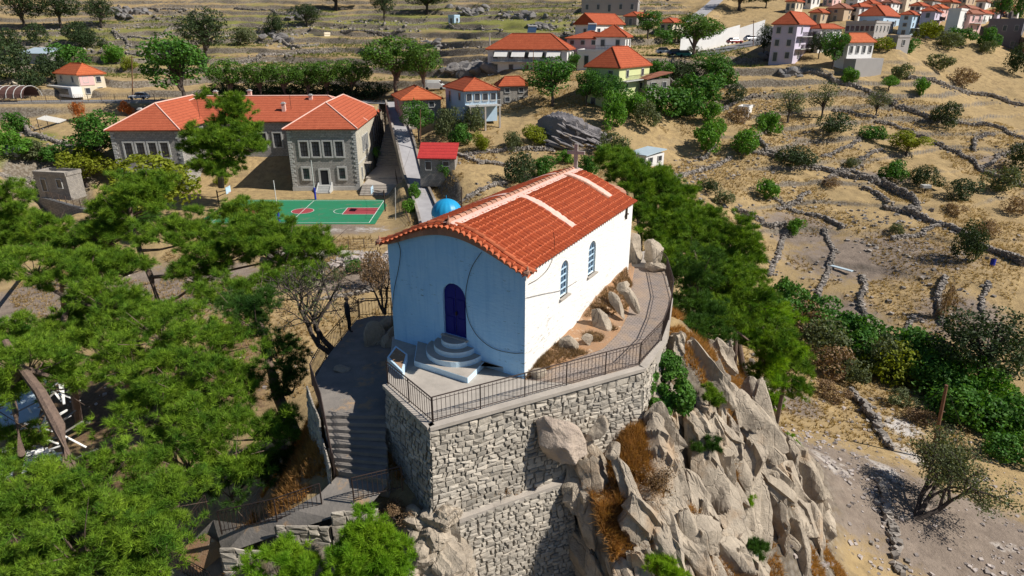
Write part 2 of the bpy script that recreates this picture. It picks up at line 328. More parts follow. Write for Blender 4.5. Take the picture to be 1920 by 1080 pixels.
CUTS=[([(-26.9,106.5),(-18.6,106.5),(-18.8,111),(-26.9,111)],-.05),([(-26.9,111),(-18.8,111),(-19.4,128),(-27.8,128)],1.0),([(-27.4,128),(-19.4,128),(-20,143),(-28,143)],1.6)]   # (polygon, z): ground kept below built terraces
def terr_cut(P,detail=True):
    z=terr(P,detail)
    P=np.asarray(P,float).reshape(-1,2)
    for poly,zc in CUTS:
        ins=pip(P,poly); z[ins]=np.minimum(z[ins],zc)
    return z
def gz(x,y): return float(terr_cut([(x,y)])[0])
_ts=np.concatenate([np.arange(12,60,.25),np.arange(60,420,.6)])
def ground(px,py):
    """the terrain point seen at a photo pixel"""
    v=ray(px,py); v=v/v[1]; Q=CAM+_ts[:,None]*v; h=terr_cut(Q[:,:2]); b=np.nonzero(Q[:,2]<h)[0]
    if len(b)==0 or b[0]==0: t=_ts[-1]
    else:
        i=b[0]; a0=Q[i-1,2]-h[i-1]; a1=Q[i,2]-h[i]; t=_ts[i-1]+(_ts[i]-_ts[i-1])*a0/(a0-a1)
    q=CAM+t*v; return q
def depth(p): return float((np.asarray(p)-CAM)@_F)
from mathutils.geometry import tessellate_polygon
# ---------------------------------------------------------------- chapel frame
ZT=14.4                                     # terrace level
cA=np.array([.45,20.18]); cB=np.array([-4.78,23.43]); cC=np.array([5.77,29.83]); cD=cB+(cC-cA)
eS=(cB-cA); CW=np.linalg.norm(eS); eS/=CW; eT=(cC-cA); CL=np.linalg.norm(eT); eT/=CL
def cp(s,t,z): q=cA+s*eS+t*eT; return np.array([q[0],q[1],z])
def plane_hit(px,py,o,e):
    v=ray(px,py); A=np.array([[v[0],-e[0]],[v[1],-e[1]]]); k,s=np.linalg.solve(A,np.array(o)-CAM[:2]); return s,CAMZ+k*v[2]
fac=lambda px,py:plane_hit(px,py,cA,eS)
sid=lambda px,py:plane_hit(px,py,cA,eT)
nF=-eT; nR=-eS
ZE=18.5
def _c(s): return np.cos(math.pi/2*np.clip(np.abs(2*s/CW-1),0,1))**1.25
def prof(s): return .98*_c(s)+.10*(1-np.abs(2*s/CW-1))      # roof line
def wprof(s): return .84*_c(s)                                      # wall head under it
def tess_wall(outer,holes,to3,name,mat,parent,depth_vec,rev_mat=None,thick=.22):
    """flat wall with openings and their reveals"""
    loops=[outer]+holes; tr=tessellate_polygon([[Vector((a,b,0)) for a,b in L] for L in loops]); pts=[p for L in loops for p in L]
    V=np.array([to3(*p) for p in pts]); mb=MB(); F=np.array(tr)
    n=np.cross(V[F[0,1]]-V[F[0,0]],V[F[0,2]]-V[F[0,0]])
    if n@(-np.array([*depth_vec]))<0: F=F[:,::-1]
    mb.add(V,F)
    dv=np.array(depth_vec)*thick
    for h in holes:
        H=np.array([to3(*p) for p in h]); k=len(h); i=np.arange(k); j=(i+1)%k
        mb.add(np.vstack([H,H+dv]),np.c_[i,j,j+k,i+k])
    return mb.build(name,mat,parent)
def arch(cx,z0,z1,wd,n=10):
    r=wd/2; P=[(cx-r,z0),(cx+r,z0)]
    for k in range(n+1):
        a=math.pi*k/n; P.append((cx+r*math.cos(a),z1-r+r*math.sin(a)))
    return P
CH=thing('chapel','whitewashed stone chapel with curved terracotta tile roof and blue door on the walled outcrop','chapel',tuple(cp(CW/2,CL/2,ZT)))
# front wall with arched doorway
sl,zl=fac(833,626); sr,zr=fac(875,636); _,ztop=fac(855,533); dc=(sl+sr)/2; dw=abs(sl-sr); dz0=(zl+zr)/2
door_h=arch(dc,dz0,ztop,dw)
ss=np.linspace(0,CW,28); outer=[(0,12.6),(CW,12.6)]+[(s,ZE-.02+wprof(s)) for s in ss[::-1]]
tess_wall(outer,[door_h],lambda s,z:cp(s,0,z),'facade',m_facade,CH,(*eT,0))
mb=MB()
for sgn in(-1,1):
    h=[(x,z) for x,z in arch(dc,dz0,ztop,dw*.97,14)]
    P=[(dc+sgn*.008,dz0)]+[(x,z) for x,z in h if (x-dc)*sgn>0.01]; P.sort(key=lambda q:math.atan2(q[1]-dz0-.8,(q[0]-dc)*sgn))
    P.append((dc+sgn*.008,ztop-.02))
    leaf=MB().poly([cp(s,.10,z) for s,z in P]).build('door_leaf',m_door,CH)
    pm=MB()
    for (z0,z1) in((dz0+.12,dz0+.75),(dz0+.85,dz0+1.5)):
        pm.box(cp(dc+sgn*dw*.24,.09,(z0+z1)/2),(dw*.30,.03,z1-z0),rz=math.atan2(eS[1],eS[0]))
    pm.build('door_panel',m_door,leaf)
MB().box(cp(dc-.06,.04,dz0+.95),(.03,.09,.14),rz=math.atan2(eS[1],eS[0])).build('door_handle',m_iron,CH)
MB().box(cp(dc,-.03,dz0-.03),(dw+.16,.16,.07),rz=math.atan2(eS[1],eS[0])).build('door_sill',m_conc,CH)
# right wall with two windows
wins=[]
for (x0,x1,yt,yb) in((1050,1064,490,555),(1102,1115,454,514)):
    t0,_=sid(x0,yb); t1,_=sid(x1,yb); c=(t0+t1)/2; _,z1=sid((x0+x1)/2,yt); _,z0=sid((x0+x1)/2,yb); wins.append((c,z0,z1,abs(t1-t0)))
tess_wall([(0,12.6),(CL,12.6),(CL,ZE),(0,ZE)],[arch(c,z0,z1,wd) for c,z0,z1,wd in wins],lambda t,z:cp(0,t,z),'side_wall',m_white,CH,(*eS,0))
mb=MB(); mb.poly([cp(CW,0,12),cp(CW,CL,12),cp(CW,CL,ZE),cp(CW,0,ZE)]); mb.poly([cp(0,CL,12)]+[cp(CW,CL,12)]+[cp(s,CL,ZE+wprof(s)) for s in ss[::-1]])
mb.poly([cp(0,.3,12.6),cp(CW,.3,12.6),cp(CW,.3,ZE),cp(0,.3,ZE)]); mb.build('back_wall',m_white,CH)
for c,z0,z1,wd in wins:
    W_=MB().poly([cp(.16,t,z) for t,z in arch(c,z0,z1,wd)]).build('window',m_glass,CH)
    f=MB(); r=wd/2
    P=[cp(.10,t,z) for t,z in arch(c,z0+.03,z1-.03,wd-.06)]; f.tube(P+[P[0]],.035,4)
    for q in(-.17,.17): f.bar(cp(.10,c+q*wd,z0),cp(.10,c+q*wd,z1-.1*wd),.035)
    for k in range(1,5): zz=z0+(z1-r-z0)*k/4; f.bar(cp(.09,c-r,zz),cp(.09,c+r,zz),.04)
    f.build('window_bars',m_frame,W_)
    MB().box(cp(-.03,c,z0-.03),(.18,wd+.12,.06),rz=math.atan2(eS[1],eS[0])).build('window_sill',m_conc,CH)
# wall lamp near the far corner
p=np.array(cp(-.05,sid(1173,400)[0],sid(1173,400)[1])); MB().box(p,(.08,.25,.05),rz=.5).box(p,(.08,.05,.55),rz=.5).build('wall_lamp',m_iron,CH)
# roof tiles
pitch=.235; ov_e=.24; t_f,t_b=-.24,CL+.08
def roof_pt(s,t,h):
    z=ZE+.10+prof(np.clip(s,0,CW))-np.maximum(0,np.maximum(-s,s-CW))*.42+h
    return np.stack([cA[0]+s*eS[0]+t*eT[0],cA[1]+s*eS[1]+t*eT[1],z],-1)
ncol=int((t_b-t_f)/pitch); spc=10
for side in(0,1):
    nrow=11; rows=[];hh=[];lip=[]
    L=CW/2+ov_e
    for r in range(nrow):
        for f,h in((0,.0),(.5,.012),(.985,.028)): rows.append((r+f)/nrow); hh.append(h); lip.append(f>.9)
    rows=np.array(rows+[1.0]); hh=np.array(hh+[.028])
    tt=np.linspace(0,ncol,ncol*spc+1); T=t_f+tt*pitch
    pr=.078*np.abs(np.sin(math.pi*tt))**.75
    colr=np.floor(np.minimum(tt,ncol-.001)).astype(int); jit=rng.uniform(-.35,.35,ncol)/nrow*.18; jz=rng.uniform(0,.012,ncol)
    rr=np.clip(rows[:,None]+jit[colr][None]*(rows[:,None]>.02)*(rows[:,None]<.99),0,1)
    s=(CW/2-rr*L) if side==0 else (CW/2+rr*L)
    G=roof_pt(s,T[None]+0*s,hh[:,None]+pr[None]*(.8+.2*(hh[:,None]>.01))+jz[colr][None])
    mb=MB().grid(G if side else G[:,::-1]); V=np.vstack(mb.V)-OFF[CH.name]; F=np.vstack(list(mb.F.values())[0])
    nr,nc=G.shape[:2]; fi=np.arange(len(F))//(nc-1); mi=(np.array(lip+[False])[fi]).astype(int)
    me=mk_mesh('roof_slope',V,[F],[m_tile,m_tile_edge],False,mi); link('roof_slope',me,CH)
# under-board and shell of the roof (cornice)
mb=MB()
for a in range(28):
    s0,s1=-.1+(CW+.2)*a/28,-.1+(CW+.2)*(a+1)/28
    q=[roof_pt(np.array(s0),np.array(t_f+.06),-.03),roof_pt(np.array(s1),np.array(t_f+.06),-.03),roof_pt(np.array(s1),np.array(t_b),-.03),roof_pt(np.array(s0),np.array(t_b),-.03)]
    lo=[np.array([x[0],x[1],ZE-.03+float(wprof(sx))]) for x,sx in zip(q,(s0,s1,s1,s0))]; mb.add(np.array(q+lo),np.array([[0,1,5,4],[4,5,6,7],[2,3,7,6],[1,2,6,5],[3,0,4,7]]))
mb.build('eave_cornice',m_apse,CH)
def halfcyl(mb,a,b,r0,r1,up,seg=7,th=.02):
    a=np.array(a,float); b=np.array(b,float); d=(b-a)/np.linalg.norm(b-a); x=np.cross(d,up); x/=np.linalg.norm(x); z=np.cross(x,d)
    an=np.linspace(0,math.pi,seg)
    def ringp(c,r): return c+r*(np.cos(an)[:,None]*x+np.sin(an)[:,None]*z)
    G=np.stack([ringp(a,r0),ringp(b,r1),ringp(b,r1-th),ringp(a,r0-th),ringp(a,r0)]); mb.add(G.reshape(-1,3),np.stack([(np.arange(4)[:,None]*seg+np.arange(seg-1)),(np.arange(4)[:,None]*seg+np.arange(1,seg)),((np.arange(4)[:,None]+1)*seg+np.arange(1,seg)),((np.arange(4)[:,None]+1)*seg+np.arange(seg-1))],-1).reshape(-1,4))
mb=MB(); 
nv=29
for k in range(nv):
    s=-ov_e+.06+(CW+2*ov_e-.12)*k/(nv-1); s_=np.array(s)
    g=(prof(s+.05)-prof(s-.05))/.1; up=np.array([-eS[0]*g,-eS[1]*g,1.0]); up/=np.linalg.norm(up)
    halfcyl(mb,roof_pt(s_,np.array(t_f+.30),-.015),roof_pt(s_,np.array(t_f-.13),-.075),.085,.115,up)
mb.build('verge_tiles',m_tile_edge,CH)
mb=MB(); nv=17
for k in range(nv):
    if k==nv//2: continue
    s=-ov_e*.6+(CW+1.2*ov_e)*k/(nv-1); up=np.array([0,0,1.0]); dirn=1 if s>CW/2 else -1
    halfcyl(mb,roof_pt(np.array(s-dirn*.23),np.array(t_f+.30),.035),roof_pt(np.array(s+dirn*.20),np.array(t_f+.30),.05),.10,.13,up)
mb.build('rake_tiles',m_tile_edge,CH)
# ridge: mortar bed with ridge tiles
G=[]
for t in np.linspace(t_f+.1,t_b,60):
    wv=.02*np.sin(t*9)+.01*np.sin(t*23)
    G.append([roof_pt(np.array(CW/2+q+ (wv if abs(q)>.2 else 0)),np.array(t),h) for q,h in((-.34,.09),(-.30,.10),(-.1,.11),(.1,.12),(.3,.10),(.34,.09))])
MB().grid(np.array(G)[:,::-1]).build('ridge_mortar',m_pink,CH)
mb=MB(); nr_=30
for k in range(nr_):
    t=t_f+.2+(t_b-t_f-.3)*k/nr_; halfcyl(mb,roof_pt(np.array(CW/2+.12),np.array(t),.075),roof_pt(np.array(CW/2+.12),np.array(t+.40),.06),.15,.125,np.array([0,0,1.]))
mb.build('ridge_tiles',m_apse,CH)
def band(tc,wd,s0,s1,h=.10,skew=0):
    G=[]
    for q in np.linspace(0,1,26):
        s=s0+(s1-s0)*q; wv=.03*math.sin(s*7)+.02*math.sin(s*17)
        G.append([roof_pt(np.array(s),np.array(tc+skew*q+a*(wd/2+wv*abs(a))),hh_) for a,hh_ in((-1,.03),(-.85,h),(0,h+.015),(.85,h),(1,.03))])
    return G
for tc,wd,s0,s1 in((4.85,.5,.35,CW/2),(4.85,.42,CW/2,CW-.3),(9.7,.5,.65,CW/2),(9.7,.42,CW/2,CW-.3)):
    MB().grid(np.array(band(tc,wd,s0,s1))).build('mortar_band',m_pink,CH)
mb=MB()
for k in range(7):
    s=.65+k*(CW/2-.8)/7; halfcyl(mb,roof_pt(np.array(s),np.array(9.36),.05),roof_pt(np.array(s+.36),np.array(9.36),.06),.10,.08,np.array([0,0,1.]))
mb.build('step_tiles',m_apse,CH)
# finials and cross
def finial(mb,p,h,r): 
    zs=[0,.1,.12,.3,.45,.6,.62,.8,1]; rs=[1,.7,1.05,1.0,.6,.35,.5,.3,.02]
    mb.tube([p+np.array([0,0,h*z]) for z in zs],[r*q for q in rs],8)
mb=MB(); finial(mb,roof_pt(np.array(CW/2),np.array(t_f+.12),.02),.38,.085); mb.build('ridge_finial',m_apse,CH)
for s in(-.2,CW+.2):
    mb=MB(); pt=roof_pt(np.array(s),np.array(t_f+.02),.02); finial(mb,pt,.30,.09); halfcyl(mb,pt+[eS[0]*.1,eS[1]*.1,0],pt-[eS[0]*.1,eS[1]*.1,.02],.14,.16,np.array([0,0,1.])); mb.build('corner_finial',m_apse,CH)
pc=roof_pt(np.array(CW/2),np.array(t_b-.15),.02); ang=math.atan2(eS[1],eS[0])
mb=MB().box(pc+[0,0,.62],(.17,.15,1.3),rz=ang+.25).box(pc+[0,0,.85],(.86,.148,.16),rz=ang+.25).box(pc+[0,0,.02],(.34,.3,.14),rz=ang+.25)
mb.build('stone_cross',M('cross_stone',(.46,.40,.36),(.34,.3,.27),5,bs=20,b=.5),CH)
# apse
ca=cp(CW/2,CL,0)[:2]; n=18
an=np.linspace(-math.pi/2,math.pi/2,n+1); ra=2.35
def ap(r,a,z): q=ca+r*(np.cos(a)*eT+np.sin(a)*eS); return [q[0],q[1],z]
MB().grid(np.array([[ap(ra,a,z) for z in(11.5,ZE+.1)] for a in an])).build('apse_wall',m_white,CH)
rows=[]
for i in range(13):
    f=i/12; 
    for q,h in((0,0),(.95,.03)):
        g=min(1,(i+q)/12); rows.append([ap((ra+.2)*g+.02,a,ZE+.12+1.02*(1-g)*.9+h+.02*math.sin(k*2.4)) for k,a in enumerate(np.linspace(-math.pi/2,math.pi/2,49))])
MB().grid(np.array(rows)).build('apse_roof',m_apse,CH)
# entrance steps
base=[fac(p[0],p[1]) for p in ((800,672),(905,690))]
def ring(r,z,n=20,c=dc,sq=1.0):
    return [cp(c+r*math.cos(a),-r*sq*math.sin(a),z)[:2] for a in np.linspace(0,math.pi,n)]
gaps=dz0-.04-ZT; nst=4; rise=gaps/(nst+.0)
print('door sill',dz0,'width',dw,'height',ztop-dz0,'rise',rise)
p1=onz(777,686,ZT)[:2]; p2=onz(877,719,ZT)[:2]; p3=onz(912,684,ZT)[:2]
poly=[p1,p2,p3,cp(.9,0,0)[:2],cp(CW-1.2,0,0)[:2]]
def stepb(poly,z0,z1):
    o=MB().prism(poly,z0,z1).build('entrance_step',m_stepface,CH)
    c=np.mean(poly,axis=0); q=[c+(np.array(x)-c)*.985 for x in poly]
    MB().prism(q,z1-.02,z1+.006).build('step_tread',m_conc,o)
stepb(poly,ZT-.1,ZT+rise)
for k,r in enumerate((1.18,.86,.56)): stepb(ring(r,0,sq=.95),ZT+rise*(k+1)-.02,ZT+rise*(k+2))
# hanging cables on the walls
def surf_line(P,surf,r=.012):
    out=[]
    for x,y in P:
        if surf=='f': s,z=fac(x,y); out.append(cp(s,-.04,z))
        else: t,z=sid(x,y); out.append(cp(-.04,t,z))
    Q=[]
    for a,b,c,d in zip([out[0]]+out[:-2],out[:-1],out[1:],out[2:]+[out[-1]]):
        for u in np.linspace(0,1,6)[:-1]: Q.append(.5*((2*b)+(-a+c)*u+(2*a-5*b+4*c-d)*u*u+(-a+3*b-3*c+d)*u**3))
    Q.append(out[-1]); return MB().tube(Q,r,5)
tag(surf_line([(904,472),(886,500),(877,530),(874,563),(880,600),(897,630),(925,652),(960,661),(982,661)],'f').build('cable',m_iron),'black cable looping beside the blue door down the chapel front','cable')
tag(surf_line([(746,450),(752,470),(749,500),(740,545),(735,600)],'f').build('cable',m_iron),'black cable hanging down the left edge of the chapel front','cable')
tag(surf_line([(985,558),(1020,550),(1052,543),(1080,527)],'s',.008).build('cable',m_iron),'thin cable crossing the white side wall under the nearer window','cable')
tag(surf_line([(1036,435),(1038,470),(1028,500),(1010,520),(990,532)],'s',.010).build('cable',m_iron),'thin cable dropping from the eave near the white front corner','cable')
# ---------------------------------------------------------------- terrace, paths, stairs
TP=[onz(808,797,ZT)[:2],onz(1200,690,ZT)[:2],np.array([5.9,22.6]),onz(1256,610,ZT)[:2],onz(1262,560,ZT)[:2],onz(1250,515,ZT)[:2],onz(1210,470,ZT)[:2],np.array([6.0,33.5]),np.array([1.5,34.0]),np.array([-4.9,23.6]),onz(726,722,ZT)[:2]]
CUTS.append(([tuple(p) for p in TP],13.7))
tag(MB().prism(TP,13.8,ZT).build('terrace',m_conc),kind='structure')
# paver path along the railing
pin=[(985,712),(1080,672),(1130,655),(1160,625),(1178,590),(1183,545),(1190,500)]; pout=[(1100,722),(1150,706),(1195,692),(1235,650),(1252,600),(1258,555),(1245,505)]
G=np.array([[onz(a[0],a[1],ZT+.01),onz(b[0],b[1],ZT+.01)] for a,b in zip(pin,pout)])
def brickmat():
    m,n,p=newmat('path_brick'); g=N(n,'ShaderNodeNewGeometry').outputs['Position']; mp=N(n,'ShaderNodeMapping'); mp.inputs['Rotation'].default_value=(0,0,.5); n.links.new(g,mp.inputs[0])
    b=N(n,'ShaderNodeTexBrick'); b.inputs['Scale'].default_value=1.0; b.inputs['Brick Width'].default_value=.22; b.inputs['Row Height'].default_value=.11; b.inputs['Mortar Size'].default_value=.012
    b.inputs['Color1'].default_value=(.33,.27,.24,1); b.inputs['Color2'].default_value=(.26,.22,.20,1); b.inputs['Mortar'].default_value=(.10,.085,.07,1); n.links.new(mp.outputs[0],b.inputs[0])
    f=ramp(n,noise(n,g,1.3,6),[(.4,0),(.7,.6)]); c=mix(n,f,b.outputs[0],(.40,.28,.18)); n.links.new(c,p.inputs['Base Color']); bump(n,p,b.outputs['Fac'],-.4,.02); p.inputs['Roughness'].default_value=.9; return m
m_brick=brickmat()
tag(MB().grid(G[:,::-1]).build('path',m_brick),kind='structure')
# earth bank between the wall foot and the path
m_earth=M('reddish_earth',(.40,.22,.11),(.30,.20,.13),1.8,bs=14,b=.7,bd=.05,stain=((.50,.40,.30),2.5,.58),obj=False)
rows=[]
wt=np.linspace(.0,1,30); fx=np.linspace(0,len(pin)-1,30)
for k in range(30):
    i=min(int(fx[k]),len(pin)-2); f=fx[k]-i; o=G[i,0]*(1-f)+G[i+1,0]*f; t=1.0+wt[k]*(CL-.6); a=cp(-.0,t,0)
    r=[]
    for q in np.linspace(0,1,8):
        x=a*(1-q)+o*q; hgt=(.25+.6*sm(wt[k],.2,.7))*(1-q)**1.3; r.append([x[0],x[1],ZT+.02+hgt+.10*vnoise(np.array([[x[0]*2,x[1]*2,0]]))[0]*(1-q)])
    rows.append(r)
tag(MB().grid(np.array(rows)[:,::-1]).build('earth_bank',m_earth,smooth=True),kind='structure')
# lower path on the left and its stairs
ZP=13.0
LP=[onz(604,775,ZP)[:2],onz(590,700,ZP)[:2],onz(628,650,ZP)[:2],onz(668,600,ZP)[:2],onz(700,592,ZP)[:2],onz(745,592,ZP)[:2],np.array([-4.6,24.5]),onz(742,722,ZP)[:2],onz(722,775,ZP)[:2]]
CUTS.append(([tuple(p) for p in LP],12.6))
m_path=M("worn_concrete_path",(.28,.25,.22),(.17,.155,.14),1.2,bs=10,b=.6,bd=.04,stain=((.40,.27,.16),.9,.56),obj=False)
tag(MB().prism(LP,11.9,ZP).build('upper_path',m_path),kind='structure')
s0=[onz(606,775,ZP),onz(722,775,ZP)]; s1=[onz(632,893,11.8),onz(728,905,11.8)]
ST=thing('stone_stairs','worn stone stairs climbing beside the dry masonry wall below the chapel','stairs',tuple((s0[0]+s1[1])/2))
nst=9
for k in range(nst):
    f0,f1=k/nst,(k+1)/nst; z=ZP-(ZP-11.8)*(k+1)/nst+.02
    q=[s0[0]*(1-f0)+s1[0]*f0,s0[1]*(1-f0)+s1[1]*f0,s0[1]*(1-f1)+s1[1]*f1,s0[0]*(1-f1)+s1[0]*f1]
    MB().prism([x[:2]+rng.normal(size=2)*.035 for x in q],z-.6,[z+.16+rng.normal()*.012 for _ in q]).build('tread',m_path,ST)
CUTS.append(([tuple(x[:2]) for x in (s0[0],s0[1],s1[1],s1[0])],11.2))
LL=[(onz(632,893,11.8),onz(735,900,11.8)),(onz(600,925,11.5),onz(700,940,11.5)),(onz(545,955,11.1),onz(620,972,11.1)),(onz(470,985,10.4),onz(520,1003,10.4)),(onz(400,975,9.6),onz(418,1040,9.6)),(onz(345,1030,8.6),onz(430,1075,8.6)),(onz(290,1120,7.4),onz(400,1150,7.4))]
tag(MB().grid(np.array(LL)).build('lower_path',m_path),kind='structure')
for a,b in zip(LL[:-1],LL[1:]): CUTS.append(([tuple(x[:2]) for x in (a[0],a[1],b[1],b[0])],min(a[0][2],b[0][2])-.15))
tag(MB().grid(np.array([[onz(330,1035,8.72),onz(385,1000,9.3)],[onz(375,1075,8.62),onz(430,1030,9.35)]])).build('earth_patch',m_earth),kind='structure')
# ---------------------------------------------------------------- railings
def railing(pts,label,h=.95,sp=.15,gr='iron railings round the chapel',post=1.7):
    pts=[np.array(p,float) for p in pts]; t=thing('iron_railing',label,'railing',tuple(pts[0]),group=gr)
    up=np.array([0,0,1.0]); Lt=sum(np.linalg.norm(b-a) for a,b in zip(pts[:-1],pts[1:])); sp=max(sp,Lt/95)
    MB().tube([p+up*h for p in pts],.022,6).build('top_rail',m_iron,t); MB().tube([p+up*.12 for p in pts],.016,5).build('bottom_rail',m_iron,t)
    MB().tube([p+up*(h-.12) for p in pts],.012,5).build('middle_rail',m_iron,t)
    proto=None; pp=None
    for i,(a,b) in enumerate(zip(pts[:-1],pts[1:])):
        L=np.linalg.norm(b-a); n=max(1,int(L/sp)); npst=max(1,round(L/post)); every=max(1,round(n/npst))
        for k in range(n+(i==len(pts)-2)):
            q=a+(b-a)*k/n
            if k%every==0:
                if pp is None: pp=MB().box((0,0,h/2-.02),(.04,.04,h+.04)).build('post',m_iron,None); pp.parent=t; o=pp
                else: o=pp.copy(); COL.objects.link(o)
            else:
                if proto is None: proto=MB().box((0,0,h/2),(.016,.016,h-.10)).build('baluster',m_iron,None); proto.parent=t; o=proto
                else: o=proto.copy(); COL.objects.link(o)
            o.parent=t; o.location=tuple(q-pts[0])
    return t
rz_=ZT+.0
R0=onz(728,722,ZT); R1=onz(811,794,ZT); R2=onz(1197,686,ZT)
railing([R0,R1],'short iron railing on the left edge of the concrete terrace before the steps')
railing([R1+[.02,.03,0],R2],'long iron railing along the top of the pale masonry wall')
railing([R2+[.05,.05,0],onz(1240,640,ZT),onz(1254,600,ZT),onz(1260,560,ZT),onz(1248,515,ZT),onz(1222,485,ZT)],'curving iron railing beside the brick path right of the chapel')
railing([onz(640,638,ZP),onz(675,594,ZP),onz(735,592,ZP)],'iron railing behind the person at the back of the shaded path')
railing([onz(586,722,ZP),onz(612,672,ZP),onz(640,638,ZP)],'iron railing along the left edge of the shaded path by the bare tree')
railing([onz(586,722,ZP),onz(606,780,ZP),onz(628,893,11.8)],'iron railing running down the left side of the stone stairs')
railing([onz(416,1000,10.0),onz(520,978,10.7),onz(604,950,11.2)],'iron railing along the lower path under the dark wall')
railing([onz(664,940,11.5),onz(755,918,11.7)],'short iron railing over the pink bush near the wall foot')
railing([onz(306,1075,8.3),onz(345,1025,8.9),onz(392,968,9.7)],'iron railing climbing past the pine at the bottom of the path')
railing([onz(318,1062,8.2),onz(400,1110,8.0)],'iron railing at the lowest bend of the path near the brown earth',h=.9)
# ---------------------------------------------------------------- masonry retaining walls
def masonry(a0,a1,z0,z1,e_out,row=(.13,.25),wid=(.14,.42),batter=.06,seed=1,ext=(0,0)):
    """coursed rubble: every stone a bulging block, gaps dark behind. a0,a1: xy ends; z1 top (or function of u)"""
    r=np.random.default_rng(seed); a0=np.array(a0[:2]);a1=np.array(a1[:2]); L=np.linalg.norm(a1-a0); e=(a1-a0)/L; o=np.array(e_out)
    V=[];F=[];z=z0
    def P(u,z,d):
        wz=z+.11*vnoise(np.stack([u*.6,z*.6,u*0],-1),seed)+.03*vnoise(np.stack([u*2,z*2,u*0+3],-1),seed); wu=u+.10*vnoise(np.stack([u,z,u*0+9],-1),seed)
        d=d+(z1-z)*batter; wu=wu-ext[0]*d*(1-u/L)+ext[1]*d*(u/L); return np.stack([a0[0]+wu*e[0]+d*o[0],a0[1]+wu*e[1]+d*o[1],wz],-1)
    cells=[]
    while z<z1-.02:
        h=min(r.uniform(*row),z1-z); 
        if z1-(z+h)<.12: h=z1-z
        u=0 
        while u<L-.01:
            wd=r.uniform(*wid)*(1.15 if h>.24 else 1)
            if L-(u+wd)<.15: wd=L-u
            if r.random()<.06 and z+h*1.6<z1: cells.append((u,u+wd,z,z+h)); u+=wd; continue
            if h>.21 and r.random()<.4: cells+= [(u,u+wd,z,z+h*.5),(u,u+wd,z+h*.5,z+h)]
            else: cells.append((u,u+wd,z,z+h))
            u+=wd
        z+=h
    C=np.array(cells); n=len(C); g=r.uniform(.004,.016,n); j=lambda s:r.uniform(-s,s,n)
    js=.042
    U=[C[:,0]+g+j(js)+.01,C[:,1]-g+j(js)-.01,C[:,1]-g+j(js)-.01,C[:,0]+g+j(js)+.01]; Z=[C[:,2]+g+j(js*.7),C[:,2]+g+j(js*.7),C[:,3]-g+j(js*.7),C[:,3]-g+j(js*.7)]
    cu=sum(U)/4; cz_=sum(Z)/4; pr=r.uniform(.012,.05,n)
    rings=[]
    for k in range(4): rings.append(P(U[k],Z[k],0*cu-.03))
    for k in range(4): rings.append(P(U[k],Z[k],pr*.55))
    for k in range(4): rings.append(P(cu+(U[k]-cu)*.84,cz_+(Z[k]-cz_)*.80,pr+j(.025)))
    rings.append(P(cu+j(.05),cz_+j(.03),pr+r.uniform(0,.03,n)))
    V=np.stack(rings,1).reshape(-1,3); b=np.arange(n)[:,None]*13
    q=[]
    for k in range(4): kk=(k+1)%4; q+= [b+[k,kk,4+kk,4+k],b+[4+k,4+kk,8+kk,8+k]]
    t=[b+[8+k,8+(k+1)%4,12] for k in range(4)]
    mb=MB().add(V,[np.vstack(q),np.vstack(t)])
    back=MB(); nu=20; uu=np.linspace(-.02,L+.02,nu); G=np.stack([P(uu,np.full(nu,z0-.3),-.02+0*uu),P(uu,np.full(nu,z1-.05),-.02+0*uu)],0); back.grid(G)
    return mb,back
RW=thing('retaining_wall','tall pale coursed stone retaining wall holding up the chapel terrace','wall',(TP[0][0],TP[0][1],10))
c0=onz(806,801,ZT)[:2]; r0=onz(1206,690,ZT)[:2]; l0=onz(722,722,ZT)[:2]
def outn(a,b): d=(b-a)/np.linalg.norm(b-a); return np.array([d[1],-d[0]])
cap=.0
for nm,a,b,z0,z1,sd_,mt in(('front_face',c0,r0,8.6,ZT-.12,3,m_stone),('left_face',l0,c0,8.6,ZT-.12,4,m_stone)):
    s_,bk=masonry(a,b,z0,z1,outn(a,b),seed=sd_,ext=(1,.4) if nm=='front_face' else (0,1)); o=s_.build(nm,mt,RW); bk.build('mortar_core',m_gap,o)
# right return of the wall following the path
s_,bk=masonry(r0,np.array([6.2,23.3]),9.5,ZT-.12,outn(r0,np.array([6.2,23.3])),seed=6,ext=(.4,0)); o=s_.build('right_face',m_stone,RW); bk.build('mortar_core',m_gap,o)
# concrete coping
cop=MB()
for a,b in((l0,c0),(c0,r0),(r0,np.array([6.2,23.3]))):
    o=outn(a,b); d=(b-a)/np.linalg.norm(b-a); cop.prism([a+o*.10-d*.02,b+o*.10+d*.02,b-o*.18,a-o*.18],ZT-.10,ZT+.03)
cop.build('concrete_coping',m_conc,RW)
# lower tier stepping out, with a sloping concrete ledge
def wallhit(px,py,off):
    o=outn(c0,r0); return plane_hit(px,py,c0+o*off,(r0-c0)/np.linalg.norm(r0-c0))
ua,za=wallhit(868,955,.30); ub,zb=wallhit(1068,898,.30); e_=(r0-c0)/np.linalg.norm(r0-c0); o_=outn(c0,r0)
a_=c0+e_*(ua-.2)+o_*.42; b_=c0+e_*(ub+.1)+o_*.42
s_,bk=masonry(a_,b_,4.4,min(za,zb)-.02,o_,seed=9,wid=(.14,.38),row=(.12,.22),batter=.10); o=s_.build('lower_tier',m_stone,RW); bk.build('mortar_core',m_gap,o)
CUTS.append(([tuple(a_-o_*.2-e_*.1),tuple(b_-o_*.2+e_*.1),tuple(b_+o_*3.5+e_*.1),tuple(a_+o_*3.5-e_*.1)],5.2)); zz=min(za,zb); g=MB(); A=[c0+e_*(ua-.2)+o_*.18,c0+e_*(ub+.1)+o_*.18,b_+o_*.04,a_+o_*.04]; g.prism(A,zz-.12,zz+.06); g.build('concrete_ledge',m_conc,RW)
